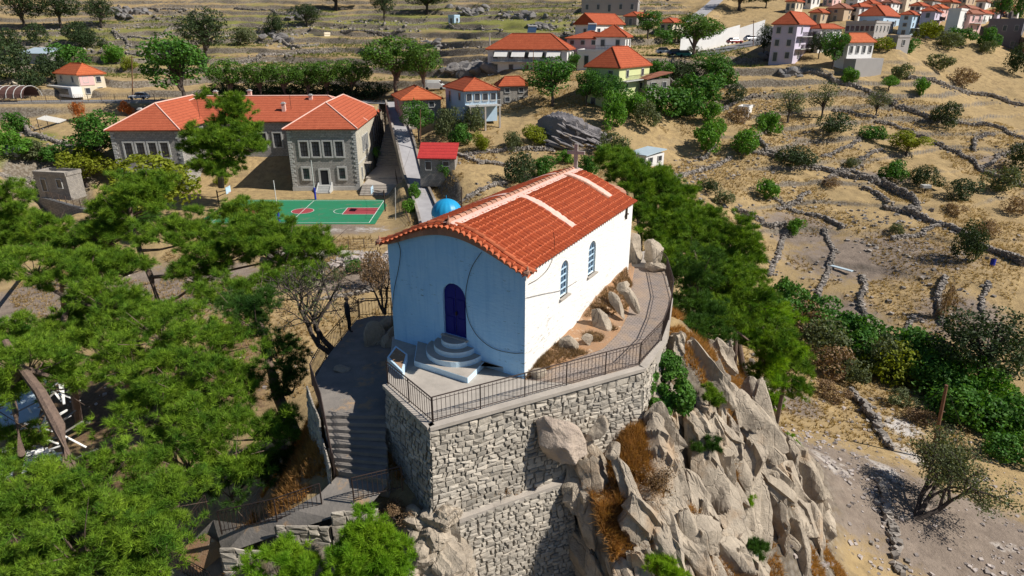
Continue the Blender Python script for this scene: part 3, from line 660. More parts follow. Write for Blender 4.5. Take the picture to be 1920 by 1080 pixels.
print('ledge',za,zb,ua,ub)
# dark wall left of the stairs and under the lower path
SW=thing('stair_wall','rough stone wall along the outer left side of the stairs in deep shade','wall',tuple(onz(604,775,ZP)))
pts=[onz(575,725,ZP+.1)[:2],onz(600,790,ZP)[:2],onz(622,900,11.8)[:2]]
for k,(a,b) in enumerate(zip(pts[:-1],pts[1:])):
    s_,bk=masonry(a,b,8.5,ZP+.1-k*.7,outn(a,b),seed=20+k); o=s_.build('wall_face',m_stone,SW); bk.build('mortar_core',m_gap,o)
SW2=thing('path_wall','low rough wall of big dark stones below the lower path','wall',tuple(onz(520,1000,9)))
pts=[onz(418,1045,9.6)[:2],onz(520,1006,10.4)[:2],onz(620,975,11.1)[:2],onz(705,945,11.5)[:2]]
for k,(a,b) in enumerate(zip(pts[:-1],pts[1:])):
    s_,bk=masonry(a,b,7.5,(9.9,10.8,11.3)[k],outn(a,b),seed=30+k,row=(.22,.38),wid=(.3,.7)); o=s_.build('wall_face',m_stone,SW2); bk.build('mortar_core',m_gap,o)
# white-rimmed planter at the terrace's left end
PLT=thing('planter','low white-rimmed concrete planter at the left foot of the chapel front','planter',tuple(onz(745,690,ZT)))
q=[onz(726,672,ZT+.25)[:2],onz(755,700,ZT+.25)[:2],onz(764,666,ZT+.25)[:2],onz(742,650,ZT+.25)[:2]]
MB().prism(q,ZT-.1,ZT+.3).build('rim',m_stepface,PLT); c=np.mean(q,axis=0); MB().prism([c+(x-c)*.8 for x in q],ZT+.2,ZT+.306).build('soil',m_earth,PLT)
# ---------------------------------------------------------------- person on the shaded path
def person(P,face,label):
    m_sk=M('skin',(.42,.24,.16),None,5,b=0); m_cl=M('dark_clothes',(.02,.02,.025),(.035,.035,.045),9,b=.2); m_tr=M('dark_trousers',(.018,.018,.022),None,9,b=.2); m_hr=M('dark_hair',(.02,.015,.012),None,9,b=0)
    J={'pel':(0,0,.95,.15),'bel':(0,.01,1.1,.14),'che':(0,.02,1.32,.165),'nek':(0,.02,1.48,.062),'hd0':(0,.03,1.56,.075),'hd1':(0,.035,1.64,.092),'hd2':(0,.03,1.72,.07),
    'lh':(-.10,0,.9,.10),'lk':(-.12,.03,.50,.062),'la':(-.12,0,.09,.042),'lf':(-.13,.14,.04,.035),'rh':(.10,0,.9,.10),'rk':(.12,.04,.50,.062),'ra':(.13,.0,.09,.042),'rf':(.15,.14,.04,.035),
    'ls':(-.19,.01,1.40,.065),'le':(-.26,.02,1.13,.045),'lw':(-.16,.22,1.05,.032),'rs':(.19,.01,1.40,.065),'re':(.27,.04,1.13,.045),'rw':(.17,.26,1.08,.032)}
    for sd_,sx in(('l',-1),('r',1)):
        x,y,z,_=J[sd_+'w']; J[sd_+'p']=(x-sx*.02,y+.08,z,.03)
        for i,(dx,dy,dz) in enumerate(((.02,.10,-.01),(.005,.11,-.03),(-.01,.105,-.045),(-.025,.09,-.055),(-.05,.03,.02))):
            J[f'{sd_}f{i}a']=(x-sx*.02+dx*sx,y+.08+dy*.45,z+dz*.3,.011); J[f'{sd_}f{i}b']=(x-sx*.02+dx*sx*1.2,y+.08+dy,z+dz,.009)
    E_=[('pel','bel'),('bel','che'),('che','nek'),('nek','hd0'),('hd0','hd1'),('hd1','hd2'),('pel','lh'),('lh','lk'),('lk','la'),('la','lf'),('pel','rh'),('rh','rk'),('rk','ra'),('ra','rf'),('che','ls'),('ls','le'),('le','lw'),('lw','lp'),('che','rs'),('rs','re'),('re','rw'),('rw','rp')]
    for s_ in'lr':
        for i in range(5): E_+= [(s_+'p',f'{s_}f{i}a'),(f'{s_}f{i}a',f'{s_}f{i}b')]
    K=list(J); me=bpy.data.meshes.new('person'); me.from_pydata([J[k][:3] for k in K],[(K.index(a),K.index(b)) for a,b in E_],[])
    o=bpy.data.objects.new('person',me); COL.objects.link(o); o.modifiers.new('s','SKIN'); o.modifiers.new('u','SUBSURF').levels=1; o.modifiers['u'].render_levels=1
    for i,k in enumerate(K): me.skin_vertices[0].data[i].radius=(J[k][3],)*2; me.skin_vertices[0].data[i].use_root=(k=='pel')
    dg=bpy.context.evaluated_depsgraph_get(); m2=bpy.data.meshes.new_from_object(o.evaluated_get(dg)); o.modifiers.clear(); o.data=m2
    m2.materials.clear(); [m2.materials.append(x) for x in(m_cl,m_sk,m_tr)]
    for p in m2.polygons:
        c=p.center; p.material_index=1 if (c.z>1.49 or (c.y>.20 and .9<c.z<1.2)) else (2 if c.z<.95 else 0)
        p.use_smooth=True
    o.location=P; o.rotation_euler=(0,0,face); OFF[o.name]=np.array(P); tag(o,label,'person')
    G=[]
    for i in range(7):
        a=i/6*math.pi*.55; G.append([(.1*math.sin(a)*math.cos(b)*.98,.03+.112*math.sin(a)*math.sin(b)-.012,1.655+.105*math.cos(a)) for b in np.linspace(0,2*math.pi,13)])
    h=MB().grid(np.array(G)).build('hair',m_hr,o,world=False); 
    nose=MB().box((0,.125,1.635),(.022,.03,.04)).build('nose',m_sk,o,world=False)
    return o
person(tuple(onz(655,622,ZP)),R(-60),'person in dark clothes standing in shade by the iron railing left of the chapel')
# ---------------------------------------------------------------- ground sheet
ths=np.radians(np.linspace(-78,78,900)); rs=np.concatenate([np.linspace(2,12,30)[:-1],np.geomspace(12,70,420)[:-1],np.geomspace(70,330,560)[:-1],np.geomspace(330,1200,50)])
TT,RR=np.meshgrid(ths,rs); X=RR*np.sin(TT); Y=RR*np.cos(TT); Pxy=np.c_[X.ravel(),Y.ravel()]
Zt=terr_cut(Pxy)
def blob_mask(spots,P=Pxy):
    m=np.zeros(len(P))
    for (px,py,rx,ry,s) in spots:
        q=ground(px,py); e=ground(px,py+ry) ; dd=max(2.,abs(q[1]-e[1])); lx=rx/FPX*depth(q)
        m=np.maximum(m,s*np.exp(-(((P[:,0]-q[0])/lx)**2+((P[:,1]-q[1])/dd)**2)))
    return m
dirt=blob_mask([(1650,480,200,60,.8),(1550,600,120,50,.9),(1800,600,100,60,.8),(1600,900,250,120,1),(1800,1000,250,120,1),(1500,430,80,40,.8),(350,540,200,60,1),(80,560,120,60,1),(650,520,100,30,1),(600,430,150,15,.8),
  (1500,260,60,15,.5),(1650,330,80,20,.6),(1340,200,30,10,.5),(100,80,60,8,.6),(330,60,60,8,.6),(700,40,80,8,.5),(1080,280,40,10,.7),(1850,300,60,20,.6),(1480,750,60,30,1)])
green=blob_mask([(60,260,50,20,1),(0,300,40,20,.9),(420,110,120,10,.7),(560,40,140,15,.75),(700,110,120,12,.8),(470,50,120,15,.8),(330,35,60,8,.5),(880,30,60,10,.8),(950,60,80,12,.8),(1050,10,60,10,.6),(810,20,60,10,.6),(1820,220,60,8,.2),(600,140,150,8,.5),(200,140,60,8,.5),(750,80,60,8,.6),(350,120,100,8,.5)])
hl=sm(Pxy[:,1],150,175)*(1-sm(Pxy[:,0],10,50)); green=np.maximum(green,hl*(.44+.5*fbm(np.c_[Pxy*.03,Pxy[:,0]*0],4,77)))
pale=blob_mask([(1690,800,35,14,1),(1560,870,60,40,.5),(1660,880,40,50,.5),(600,432,60,8,.6),(690,430,60,6,.5),(1880,1020,60,40,.4),(1700,850,40,30,.6),(1740,950,60,50,.4)])
grove=blob_mask([(250,700,300,150,1),(550,120,260,14,.5),(120,900,260,150,1),(480,640,80,80,.4),(1350,500,90,150,.8),(70,900,100,90,.6)])
me=None
a,b=TT.shape; i=np.arange(a-1)[:,None]; j=np.arange(b-1)[None]
F=np.stack([i*b+j,i*b+j+1,(i+1)*b+j+1,(i+1)*b+j],-1).reshape(-1,4)[:,::-1]
def groundmat():
    m,n,p=newmat('dry_ground'); geo=N(n,'ShaderNodeNewGeometry'); g=geo.outputs['Position']
    at=N(n,'ShaderNodeAttribute',attribute_name='zone'); sep=N(n,'ShaderNodeSeparateColor'); n.links.new(at.outputs['Color'],sep.inputs[0])
    n1=noise(n,g,.09,8,.62); n2=noise(n,g,.9,8,.7); n3=noise(n,g,5,5,.7)
    grass=ramp(n,n2,[(.30,(.20,.145,.08)),(.48,(.37,.265,.135)),(.68,(.50,.365,.18))])
    grass=mix(n,ramp(n,n1,[(.42,0),(.62,.75)]),grass,(.34,.25,.13))
    dirtc=ramp(n,n2,[(.3,(.17,.135,.11)),(.7,(.31,.25,.20))])
    greenc=ramp(n,n3,[(.3,(.10,.13,.03)),(.7,(.30,.28,.085))])
    palec=ramp(n,n3,[(.3,(.46,.42,.38)),(.7,(.60,.56,.52))])
    duff=ramp(n,n3,[(.3,(.085,.06,.04)),(.7,(.22,.14,.08))])
    def edge(s,lo,hi):
        x=N(n,'ShaderNodeMath',operation='ADD'); n.links.new(s,x.inputs[0]); y=N(n,'ShaderNodeMath',operation='MULTIPLY_ADD'); n.links.new(n2,y.inputs[0]); y.inputs[1].default_value=1.1; y.inputs[2].default_value=-.55; n.links.new(y.outputs[0],x.inputs[1]); return ramp(n,x.outputs[0],[(lo,0),(hi,1)])
    al=N(n,'ShaderNodeAttribute',attribute_name='grove')
    c=mix(n,edge(sep.outputs[0],.30,.55),grass,dirtc); c=mix(n,edge(sep.outputs[1],.35,.6),c,greenc); c=mix(n,edge(sep.outputs[2],.35,.6),c,palec); c=mix(n,edge(al.outputs['Fac'],.35,.6),c,duff)
    # steep faces are stony
    sx=N(n,'ShaderNodeSeparateXYZ'); n.links.new(geo.outputs['Normal'],sx.inputs[0])
    steep=ramp(n,sx.outputs[2],[(.72,1),(.86,0)])
    vo=N(n,'ShaderNodeTexVoronoi'); vo.inputs['Scale'].default_value=2.6; n.links.new(g,vo.inputs['Vector']); rockc=ramp(n,vo.outputs['Distance'],[(.1,(.29,.26,.22)),(.7,(.12,.10,.08))]); rockc=mix(n,ramp(n,n3,[(.4,0),(.7,.5)]),rockc,(.24,.19,.12))
    c=mix(n,steep,c,rockc)
    # speckle of small stones and dead tufts
    v2=N(n,'ShaderNodeTexVoronoi'); v2.inputs['Scale'].default_value=1.1; n.links.new(g,v2.inputs['Vector']); sp=ramp(n,v2.outputs['Distance'],[(.10,1),(.16,0)]); ms=N(n,'ShaderNodeMath',operation='MULTIPLY'); n.links.new(sp,ms.inputs[0]); ms.inputs[1].default_value=.65
    c=mix(n,ms.outputs[0],c,(.15,.125,.10))
    n.links.new(c,p.inputs['Base Color']); p.inputs['Roughness'].default_value=.95; p.inputs['Specular IOR Level'].default_value=.1
    ad=N(n,'ShaderNodeMath',operation='ADD'); n.links.new(n2,ad.inputs[0]); n.links.new(n3,ad.inputs[1]); bump(n,p,ad.outputs[0],.7,.16); return m
m_ground=groundmat()
me=mk_mesh('ground',np.c_[Pxy,Zt],[F],[m_ground],True)
ca_=me.color_attributes.new('zone','FLOAT_COLOR','POINT'); ca_.data.foreach_set('color',np.c_[dirt,green,pale,np.ones(len(Pxy))].astype(np.float32).ravel())
at_=me.attributes.new('grove','FLOAT','POINT'); at_.data.foreach_set('value',grove.astype(np.float32))
tag(link('ground',me),kind='structure')
# ---------------------------------------------------------------- roads
def ribbon(line,wd,dz=.03,n=6):
    L=[np.array(p,float) for p in line]; Q=[]
    for a,b,c,d in zip([L[0]]+L[:-2],L[:-1],L[1:],L[2:]+[L[-1]]):
        for u in np.linspace(0,1,n+1)[:-1]: Q.append(.5*((2*b)+(-a+c)*u+(2*a-5*b+4*c-d)*u*u+(-a+3*b-3*c+d)*u**3))
    Q.append(L[-1]); Q=np.array(Q); T=np.gradient(Q[:,:2],axis=0); T/=np.linalg.norm(T,axis=1)[:,None]; nrm=np.c_[T[:,1],-T[:,0]]
    l=np.c_[Q[:,:2]-nrm*wd/2,Q[:,2]+dz]; r=np.c_[Q[:,:2]+nrm*wd/2,Q[:,2]+dz]; return np.stack([l,r],1)
for nm,wd,mt in(('back',6.2,m_asphalt),('lane',2.6,m_lane),('town',7.5,m_asphalt),('upper',4.5,m_lane)):
    tag(MB().grid(ribbon(ROADS[nm],wd,.45 if nm=='lane' else .10)).build({'back':'road','lane':'lane','town':'street','upper':'hill_road'}[nm],mt),kind='structure')
# ---------------------------------------------------------------- walls with cut-stone courses
def ashlar(name,c1,c2,mort,bw=.55,rh=.28,bumpv=.6):
    m,n,p=newmat(name); g=N(n,'ShaderNodeTexCoord').outputs['Object']; s=N(n,'ShaderNodeSeparateXYZ'); n.links.new(g,s.inputs[0])
    a=N(n,'ShaderNodeMath',operation='ADD'); n.links.new(s.outputs[0],a.inputs[0]); n.links.new(s.outputs[1],a.inputs[1]); cb=N(n,'ShaderNodeCombineXYZ'); n.links.new(a.outputs[0],cb.inputs[0]); n.links.new(s.outputs[2],cb.inputs[1])
    b=N(n,'ShaderNodeTexBrick'); b.inputs['Scale'].default_value=1; b.inputs['Brick Width'].default_value=bw; b.inputs['Row Height'].default_value=rh; b.inputs['Mortar Size'].default_value=.025
    b.inputs['Color1'].default_value=(*c1,1); b.inputs['Color2'].default_value=(*c2,1); b.inputs['Mortar'].default_value=(*mort,1); n.links.new(cb.outputs[0],b.inputs[0])
    r=ramp(n,noise(n,g,1.5,6,.7),[(.3,.75),(.7,1.15)]); c=mix(n,1.0,b.outputs[0],r,'MULTIPLY'); n.links.new(c,p.inputs['Base Color']); p.inputs['Roughness'].default_value=.9; bump(n,p,b.outputs['Fac'],-bumpv,.04); return m
m_ash=ashlar('school_stone',(.42,.40,.37),(.30,.29,.28),(.18,.17,.16))
m_ashc=ashlar('cream_side_stone',(.56,.52,.42),(.50,.46,.37),(.40,.37,.30),.6,.3,.3)
m_trim=M('pale_stone_trim',(.52,.52,.50),(.42,.42,.41),3,b=.2)
m_winb=M('window_dark',(.03,.035,.045),(.05,.06,.08),.7,rough=.15,b=0,spec=.7)
def loc(th,x,y,z): return np.array([x,y,z])
def hip(mb,x0,x1,y0,y1,z,rise,ov=.5,gable=False):
    x0-=ov;x1+=ov;y0-=ov;y1+=ov; w_,d_=x1-x0,y1-y0; z-=.1
    if w_>=d_: i=0 if gable else d_/2; a,b=(x0+i,(y0+y1)/2,z+rise),(x1-i,(y0+y1)/2,z+rise); V=[(x0,y0,z),(x1,y0,z),(x1,y1,z),(x0,y1,z),a,b]; mb.add(V,[np.array([[0,1,5,4],[2,3,4,5]]),np.array([[1,2,5],[3,0,4]])])
    else: i=0 if gable else w_/2; a,b=((x0+x1)/2,y0+i,z+rise),((x0+x1)/2,y1-i,z+rise); V=[(x0,y0,z),(x1,y0,z),(x1,y1,z),(x0,y1,z),a,b]; mb.add(V,[np.array([[3,0,4,5],[1,2,5,4]]),np.array([[0,1,4],[2,3,5]])])
    mb.box(((x0+x1)/2,(y0+y1)/2,z-.09),(w_-.02,d_-.02,.16)); return V
def ridges(V,r=.13):
    m=MB(); 
    for a,b in((4,5),(0,4),(1,5),(2,5),(3,4)) :
        A,B=np.array(V[a],float),np.array(V[b],float)
        if (V[4][0]==V[5][0]): pass
        m.tube([A+[0,0,.03],B+[0,0,.03]],r,5)
    return m
def ridges2(V,r=.13):
    # ridge running front to back
    m=MB()
    for a,b in((4,5),(0,4),(1,4),(2,5),(3,5)): m.tube([np.array(V[a])+[0,0,.03],np.array(V[b])+[0,0,.03]],r,5)
    return m
def window(par,side,u,z,w_,h_,wf=m_trim,fr=.14,mun=True,archd=False,glass=m_winb,off=(0,0),shut=None):
    """side 'f': wall y=off[1], u along x ; 'r': wall x=off[0], u along y ; 'l': x=off"""
    def B(mb,u0,z0,du,dz,d0,d1):
        if side=='f': mb.box((u0,off[1]-(d0+d1)/2,z0),(du,abs(d1-d0),dz))
        elif side=='r': mb.box((off[0]+(d0+d1)/2,u0,z0),(abs(d1-d0),du,dz))
        else: mb.box((off[0]-(d0+d1)/2,u0,z0),(abs(d1-d0),du,dz))
    m=MB(); B(m,u,z,w_,h_,-.05,.03); o=m.build('window',glass,par,world=False)
    m=MB()
    for s in(-1,1): B(m,u+s*(w_/2+fr/2),z,fr,h_+2*fr,.0,.13)
    B(m,u,z+h_/2+fr/2,w_,fr,.0,.13); B(m,u,z-h_/2-fr/2,w_+.1,fr,.0,.17); m.build('frame',wf,o,world=False)
    if mun:
        m=MB(); B(m,u,z,.06,h_,.03,.06); B(m,u,z+h_*.18,w_,.06,.03,.065); B(m,u,z-h_*.15,w_,.04,.03,.062); m.build('muntins',m_door if mun=='b' else m_dark,o,world=False)
    if shut:
        for s in(-1,1): m=MB(); B(m,u+s*(w_/2+fr+.3),z,.5,h_,.02,.07); m.build('shutter',shut,o,world=False)
    return o
SF=np.array([-26.9,111.7,0.0]); yaw=R(2.5)
SCH=thing('school_building','two-storey grey stone school with red hipped tile roof and two front wings','school',tuple(SF),yaw)
Hs=10.5
for nm,x0,x1,y0,y1 in(('right_wing',-11.6,0,0,27),('left_wing',-41,-29.6,0,27),('main_block',-29.6,-11.6,10.5,26.9)):
    m=MB().box(((x0+x1)/2,(y0+y1)/2,Hs/2-.5),(x1-x0,y1-y0,Hs+1)); o=m.build(nm,m_ash,SCH,world=False)
MB().box((.05,13.5,5.2),(.1,26.9,10.6)).build('cream_side',m_ashc,SCH,world=False)
for q_ in(((.12,13.5,4.6),(.12,27,.22)),((-5.8,-.06,.35),(11.8,.12,.7)),((-35.3,-.06,.35),(11.6,.12,.7))): MB().box(*q_).build('plinth_course',m_trim,SCH,world=False)
for x0,x1,y0,y1,rr in((-11.6,0,0,27,ridges2),(-41,-29.6,0,27,ridges2),(-41,0,10.5,27,ridges)):
    m=MB(); V=hip(m,x0,x1,y0,y1,Hs+.3,3.75,.55); o=m.build('roof',m_schoolroof,SCH,world=False); rr(V).build('ridge_tiles',m_pink,o,world=False)
for cxn in(-11.6,-.12,-41,-29.72):
    q=MB()
    for k in range(24): 
        z=.5+k*.42; lw=.75 if k%2 else .45; s=1 if cxn in(-11.6,-41) else -1
        q.box((cxn+s*lw/2 if cxn in(-11.6,-41) else cxn-lw/2+.2,-.03,z),(lw,.12,.34))
    q.build('corner_quoins',m_trim,SCH,world=False)
for cxw in(-5.95,-35.4):
    for k in range(4): window(SCH,'f',cxw+(k-1.5)*2.0,7.25,1.3,2.55,fr=.26)
    for s in(-1,1): window(SCH,'f',cxw+s*3.1,3.0,1.1,1.9,fr=.28)
# front door and its steps
o=MB().box((-5.95,-.02,2.35),(1.3,.1,2.5)).build('door',m_dark,SCH,world=False)
m=MB(); m.box((-6.8,-.06,2.4),(.35,.16,2.9)); m.box((-5.1,-.06,2.4),(.35,.16,2.9)); m.box((-5.95,-.06,3.75),(1.35,.16,.3)); m.build('door_frame',m_trim,o,world=False)
st=MB()
for k in range(6): st.box((-5.95,-.3-(5-k)*.32-.3,(k+1)*.18/2),(2.0,.64 if k==5 else .33,(k+1)*.18))
for s in(-1,1): st.add([(-5.95+s*1.05,0,0),(-5.95+s*1.25,0,0),(-5.95+s*1.25,-2.4,0),(-5.95+s*1.05,-2.4,0),(-5.95+s*1.05,0,1.5),(-5.95+s*1.25,0,1.5),(-5.95+s*1.25,-2.4,.3),(-5.95+s*1.05,-2.4,.3)],np.array([[0,1,5,4],[1,2,6,5],[2,3,7,6],[3,0,4,7],[4,5,6,7]]))
st.build('front_steps',m_trim,SCH,world=False)
for k in range(6): window(SCH,'f',-27.5+k*2.75,7.25,1.4,2.55,fr=.24,off=(0,10.5))
for y in(5.5,7.1,8.7,10.3,18.5): window(SCH,'r',y,7.2,.8,2.6,fr=.12,off=(.1,0))
for y in(2.5,8.5): window(SCH,'r',y,2.6,.8,1.9,fr=.12,off=(.1,0))
window(SCH,'r',6.,2.2,1.1,2.4,fr=.15,off=(.1,0)); MB().box((.7,6,3.75),(1.3,1.9,.1)).build('door_canopy',m_conc,SCH,world=False)
for x,y,z,h in((-15.5,13.5,11.6,1.9),(-11.3,17.5,13,1.6),(-24,21,13,2.2),(-40,9.5,11.2,1.8),(-31,22,13.4,1.6)):
    o=MB().box((x,y,z+h/2),(.65,.65,h)).build('chimney',m_pink,SCH,world=False); MB().box((x,y,z+h+.06),(.85,.85,.14)).box((x,y,z+h+.2),(.5,.5,.2)).build('chimney_cap',m_trim,o,world=False)
for x,y in((-14.3,14),(-29.,8)): MB().tube([(x,y,11.5),(x,y,15)],.04,5).build('aerial_mast',m_iron,SCH,world=False)
# ---------------------------------------------------------------- ball court
m_green=M('court_green',(.018,.23,.11),(.03,.18,.09),.7,rough=.8,b=.05,obj=False,stain=((.10,.20,.12),.35,.56)); m_cred=M('court_red',(.36,.06,.07),None,.5,b=.05,obj=False); m_line=M('line_paint',(.75,.78,.75),None,2,b=0,obj=False)
C0=onz(692,418,0.); C1=onz(712,377,0.); C1[0]+=.0
eu=np.array([-1,0.0]); ev=np.array([-.02,1.0]); ev/=np.linalg.norm(ev); Lc,Wc=23.2,13.2
def ct(u,v,z=0): q=C0[:2]+eu*u+ev*v; return np.array([q[0],q[1],z])
CT=tag(MB().poly([ct(-1,-.7,.03),ct(-1,Wc+.7,.03),ct(Lc+2,Wc+.7,.03),ct(Lc+2,-.7,.03)][::-1]).build('court_ground',m_green),kind='structure')
def strip(P,wd,z,name,mat=m_line,closed=False):
    P=[np.array(p[:2]) for p in P]; m=MB(); n_=len(P)
    for i in range(n_ if closed else n_-1):
        a,b=P[i],P[(i+1)%n_]; d=(b-a)/np.linalg.norm(b-a); nn=np.array([-d[1],d[0]])*wd/2; a=a-d*wd*.4; b=b+d*wd*.4; m.poly([[*(a-nn),z+i*.0007],[*(b-nn),z+i*.0007],[*(b+nn),z+i*.0007],[*(a+nn),z+i*.0007]])
    return tag(m.build(name,mat),kind='structure')
strip([ct(0,0),ct(0,Wc),ct(Lc,Wc),ct(Lc,0)],.10,.042,'court_markings',closed=True)
strip([ct(Lc/2,0),ct(Lc/2,Wc)],.09,.05,'court_markings')
def disc(u,v,r,z,mat,name,a0=0,a1=2*math.pi): return tag(MB().poly([ct(u+r*math.cos(a),v+r*math.sin(a),z) for a in np.linspace(a0,a1,40)[:-1]][::-1]).build(name,mat),kind='structure')
disc(Lc/2,Wc/2,1.7,.038,m_cred,'court_circle'); strip([ct(Lc/2+1.7*math.cos(a),Wc/2+1.7*math.sin(a)) for a in np.linspace(0,2*math.pi,30)[:-1]],.08,.056,'court_markings',closed=True)
for s in(0,1):
    U=(lambda u:u) if s==0 else (lambda u:Lc-u)
    tag(MB().poly([ct(U(0),Wc/2-2,.037),ct(U(0),Wc/2+2,.037),ct(U(5),Wc/2+2,.037),ct(U(5),Wc/2-2,.037)][::(-1 if s==0 else 1)]).build('court_key',m_cred),kind='structure')
    strip([ct(U(.0),Wc/2-2),ct(U(5),Wc/2-2),ct(U(5),Wc/2+2),ct(U(0),Wc/2+2)],.09,.066,'court_markings')
    strip([ct(U(5+1.7*math.sin(a)),Wc/2-1.7*math.cos(a)) for a in np.linspace(0,math.pi,16)],.09,.06,'court_markings')
    t=thing('basketball_hoop',['basketball hoop on a dark post at the right end of the green court','basketball hoop on a dark post at the left end beside the trees'][s],'hoop',tuple(ct(U(-1.3),Wc/2)),group='court hoops'); b0=ct(U(-1.3),Wc/2); b1=ct(U(.5),Wc/2)
    MB().tube([b0,b0+[0,0,3.3]],.11,6).tube([b0+[0,0,3.0],b1+[0,0,3.4]],.06,5).tube([b0+[0,0,2.3],b1+[0,0,3.1]],.05,5).build('post',m_iron,t)
    MB().box(b1+[0,0,3.4],(.06,1.7,1.0)).build('backboard',m_frame,t); MB().tube([b1+[(.3 if s else -.3)+.22*math.cos(a),.22*math.sin(a),3.05] for a in np.linspace(0,2*math.pi,12)],.02,4).build('rim',m_tile_edge,t)
m_blue=M('blue_padding',(.02,.04,.42),None,3,b=0)
for k,v in enumerate((-1.0,Wc+1.0)):
    t=thing('net_post',['blue padded net post at the near edge of the green court','blue padded net post at the far edge before the school'][k],'post',tuple(ct(Lc/2+1.2*(1-k),v)),group='court net posts'); b=ct(Lc/2+1.2*(1-k),v)
    MB().tube([b,b+[0,0,2.0]],.16,8).build('padding',m_blue,t); MB().tube([b+[0,0,1.9],b+[0,0,6.5]],.06,6).build('pole',m_line,t)
# mesh fences
m_mesh=M('rusty_fence_wire',(.16,.12,.10),None,5,b=0,metal=.3)
def fence(pts,h,label,sp=2.2,bars=5,name='wire_fence',base=True,mat=m_mesh,th=.035):
    pts=[np.array(p,float) for p in pts]; t=thing(name,label,'fence',tuple(pts[0])); seg=[]
    m=MB()
    for z in np.linspace(.1,h,bars): m.tube([p+[0,0,z] for p in pts],th*.45,4)
    for a,b in zip(pts[:-1],pts[1:]):
        L=np.linalg.norm(b-a)
        for k in range(int(L/.45)): q=a+(b-a)*k*.45/L; m.bar(q+[0,0,.1],q+[0,0,h],.02)
    m.build('mesh_panel',mat,t); Lt=sum(np.linalg.norm(b-a) for a,b in zip(pts[:-1],pts[1:])); sp=max(sp,Lt/90); pp=None
    for i,(a,b) in enumerate(zip(pts[:-1],pts[1:])):
        L=np.linalg.norm(b-a); n_=max(1,round(L/sp))
        for k in range(n_+(i==len(pts)-2)):
            q=a+(b-a)*k/n_
            if pp is None: pp=MB().box((0,0,h/2-.2),(.08,.08,h+.5)).build('post',mat,None,world=False); o=pp
            else: o=pp.copy(); COL.objects.link(o)
            o.parent=t; o.location=tuple(q-pts[0])
    return t
fence([onz(540,468,-.1),onz(625,468,-.1),onz(712,466,-.1)],1.3,'rusty mesh fence along the near edge of the school yard')
fence([onz(742,330,1.6)+[0,0,.0],onz(752,382,.6),onz(770,430,0)],1.2,'wooden-looking fence between the school yard and the pale lane',sp=1.5)
yw=thing('yard_wall','low pale concrete wall below the school yard fence','wall',tuple(onz(620,474,-1)))
MB().prism([onz(500,470,-.1)[:2],onz(712,470,-.1)[:2],onz(712,476,-.1)[:2],onz(500,476,-.1)[:2]],-1.4,-.05).build('wall_body',m_conc,yw)
yl=thing('yard_retaining_wall','long stone retaining wall casting a dark shadow left of the school yard','wall',tuple(onz(120,400,-2)))
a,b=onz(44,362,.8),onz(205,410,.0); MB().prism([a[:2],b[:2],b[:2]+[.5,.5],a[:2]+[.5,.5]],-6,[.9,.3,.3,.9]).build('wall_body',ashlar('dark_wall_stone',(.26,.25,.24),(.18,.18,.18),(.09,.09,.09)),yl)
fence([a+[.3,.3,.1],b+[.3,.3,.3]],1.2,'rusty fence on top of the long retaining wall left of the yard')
fence([np.array([x,y,12.0]) for x,y in [(r[0],r[1]-3.3) for r in ROADS['back'][1:4]]],1.5,'mesh fence along the lower edge of the road at the left',sp=3)
# road retaining wall
rw=thing('road_wall','grey stone retaining wall under the road left of the school','wall',(-110,140,8)); q=[(r[0],r[1]-3.6) for r in ROADS['back'][1:4]]
m=MB()
for (x0,y0),(x1,y1) in zip(q[:-1],q[1:]): m.prism([(x0,y0),(x1,y1),(x1,y1+.5),(x0,y0+.5)],5,12.15)
m.build('wall_body',m_ash,rw)
# broad side steps right of the school
SS=thing('school_steps','wide flight of concrete steps climbing beside the cream school wall','stairs',(-24,112,0))
yy=105.5
for k in range(7): MB().box((-22.4,107.6+k*.45+10,(k+1)*.09+0),(7.4,20,(k+1)*.18)).build('tread',m_conc,SS,world=True)
MB().box((-22.9,122,1.0),(7.2,14,1.1)).build('landing',m_conc,SS)
for k in range(16): MB().box((-23.6,126+k*.7+3,1.5+(k+1)*.20),(6.2-.05*k,6,(k+1)*.40)).build('tread',m_conc,SS)
# lane side walls
for s,lb in((-1,'weathered wall and fence line on the school side of the lane'),(1,'low stone wall on the orchard side of the lane')):
    t=thing('lane_wall',lb,'wall',tuple(ROADS['lane'][1])); m=MB(); Q=ribbon(ROADS['lane'],3.1,0)[:,0 if s<0 else 1]
    for a,b in zip(Q[:-1],Q[1:]):
        d=(b-a)[:2]; d/=np.linalg.norm(d); nn=np.array([-d[1],d[0]])*.18; m.prism([a[:2]-nn,b[:2]-nn,b[:2]+nn,a[:2]+nn],[a[2]-1.5,b[2]-1.5]*1+[b[2]-1.5,a[2]-1.5],[a[2]+.9,b[2]+.9,b[2]+.9,a[2]+.9])
    m.build('wall_body',m_drystone,t)
# blue dome beyond the chapel
DM=thing('domed_shrine','small round shrine with a bright blue ribbed dome behind the chapel roof','shrine',(-8.6,84,0))
pd=onz(838,400,3.1); m_dome=M('turquoise_dome',(.02,.34,.62),(.02,.28,.55),3,rough=.4,b=0)
G=[]; rD=2.15
for i in range(13):
    a=math.pi/2*i/12; G.append([(pd[0]+rD*math.cos(a)*(1-.03*abs(math.sin(8*b)))*math.cos(b),pd[1]+rD*math.cos(a)*(1-.03*abs(math.sin(8*b)))*math.sin(b),3.0+rD*.98*math.sin(a)) for b in np.linspace(0,2*math.pi,65)])
MB().grid(np.array(G)).build('dome',m_dome,DM,smooth=True); MB().tube([[pd[0],pd[1],-1],[pd[0],pd[1],3.02]],2.05,20).build('drum',m_white,DM); MB().tube([[pd[0],pd[1],5.0],[pd[0],pd[1],5.6]],.05,5).build('finial',m_dome,DM)
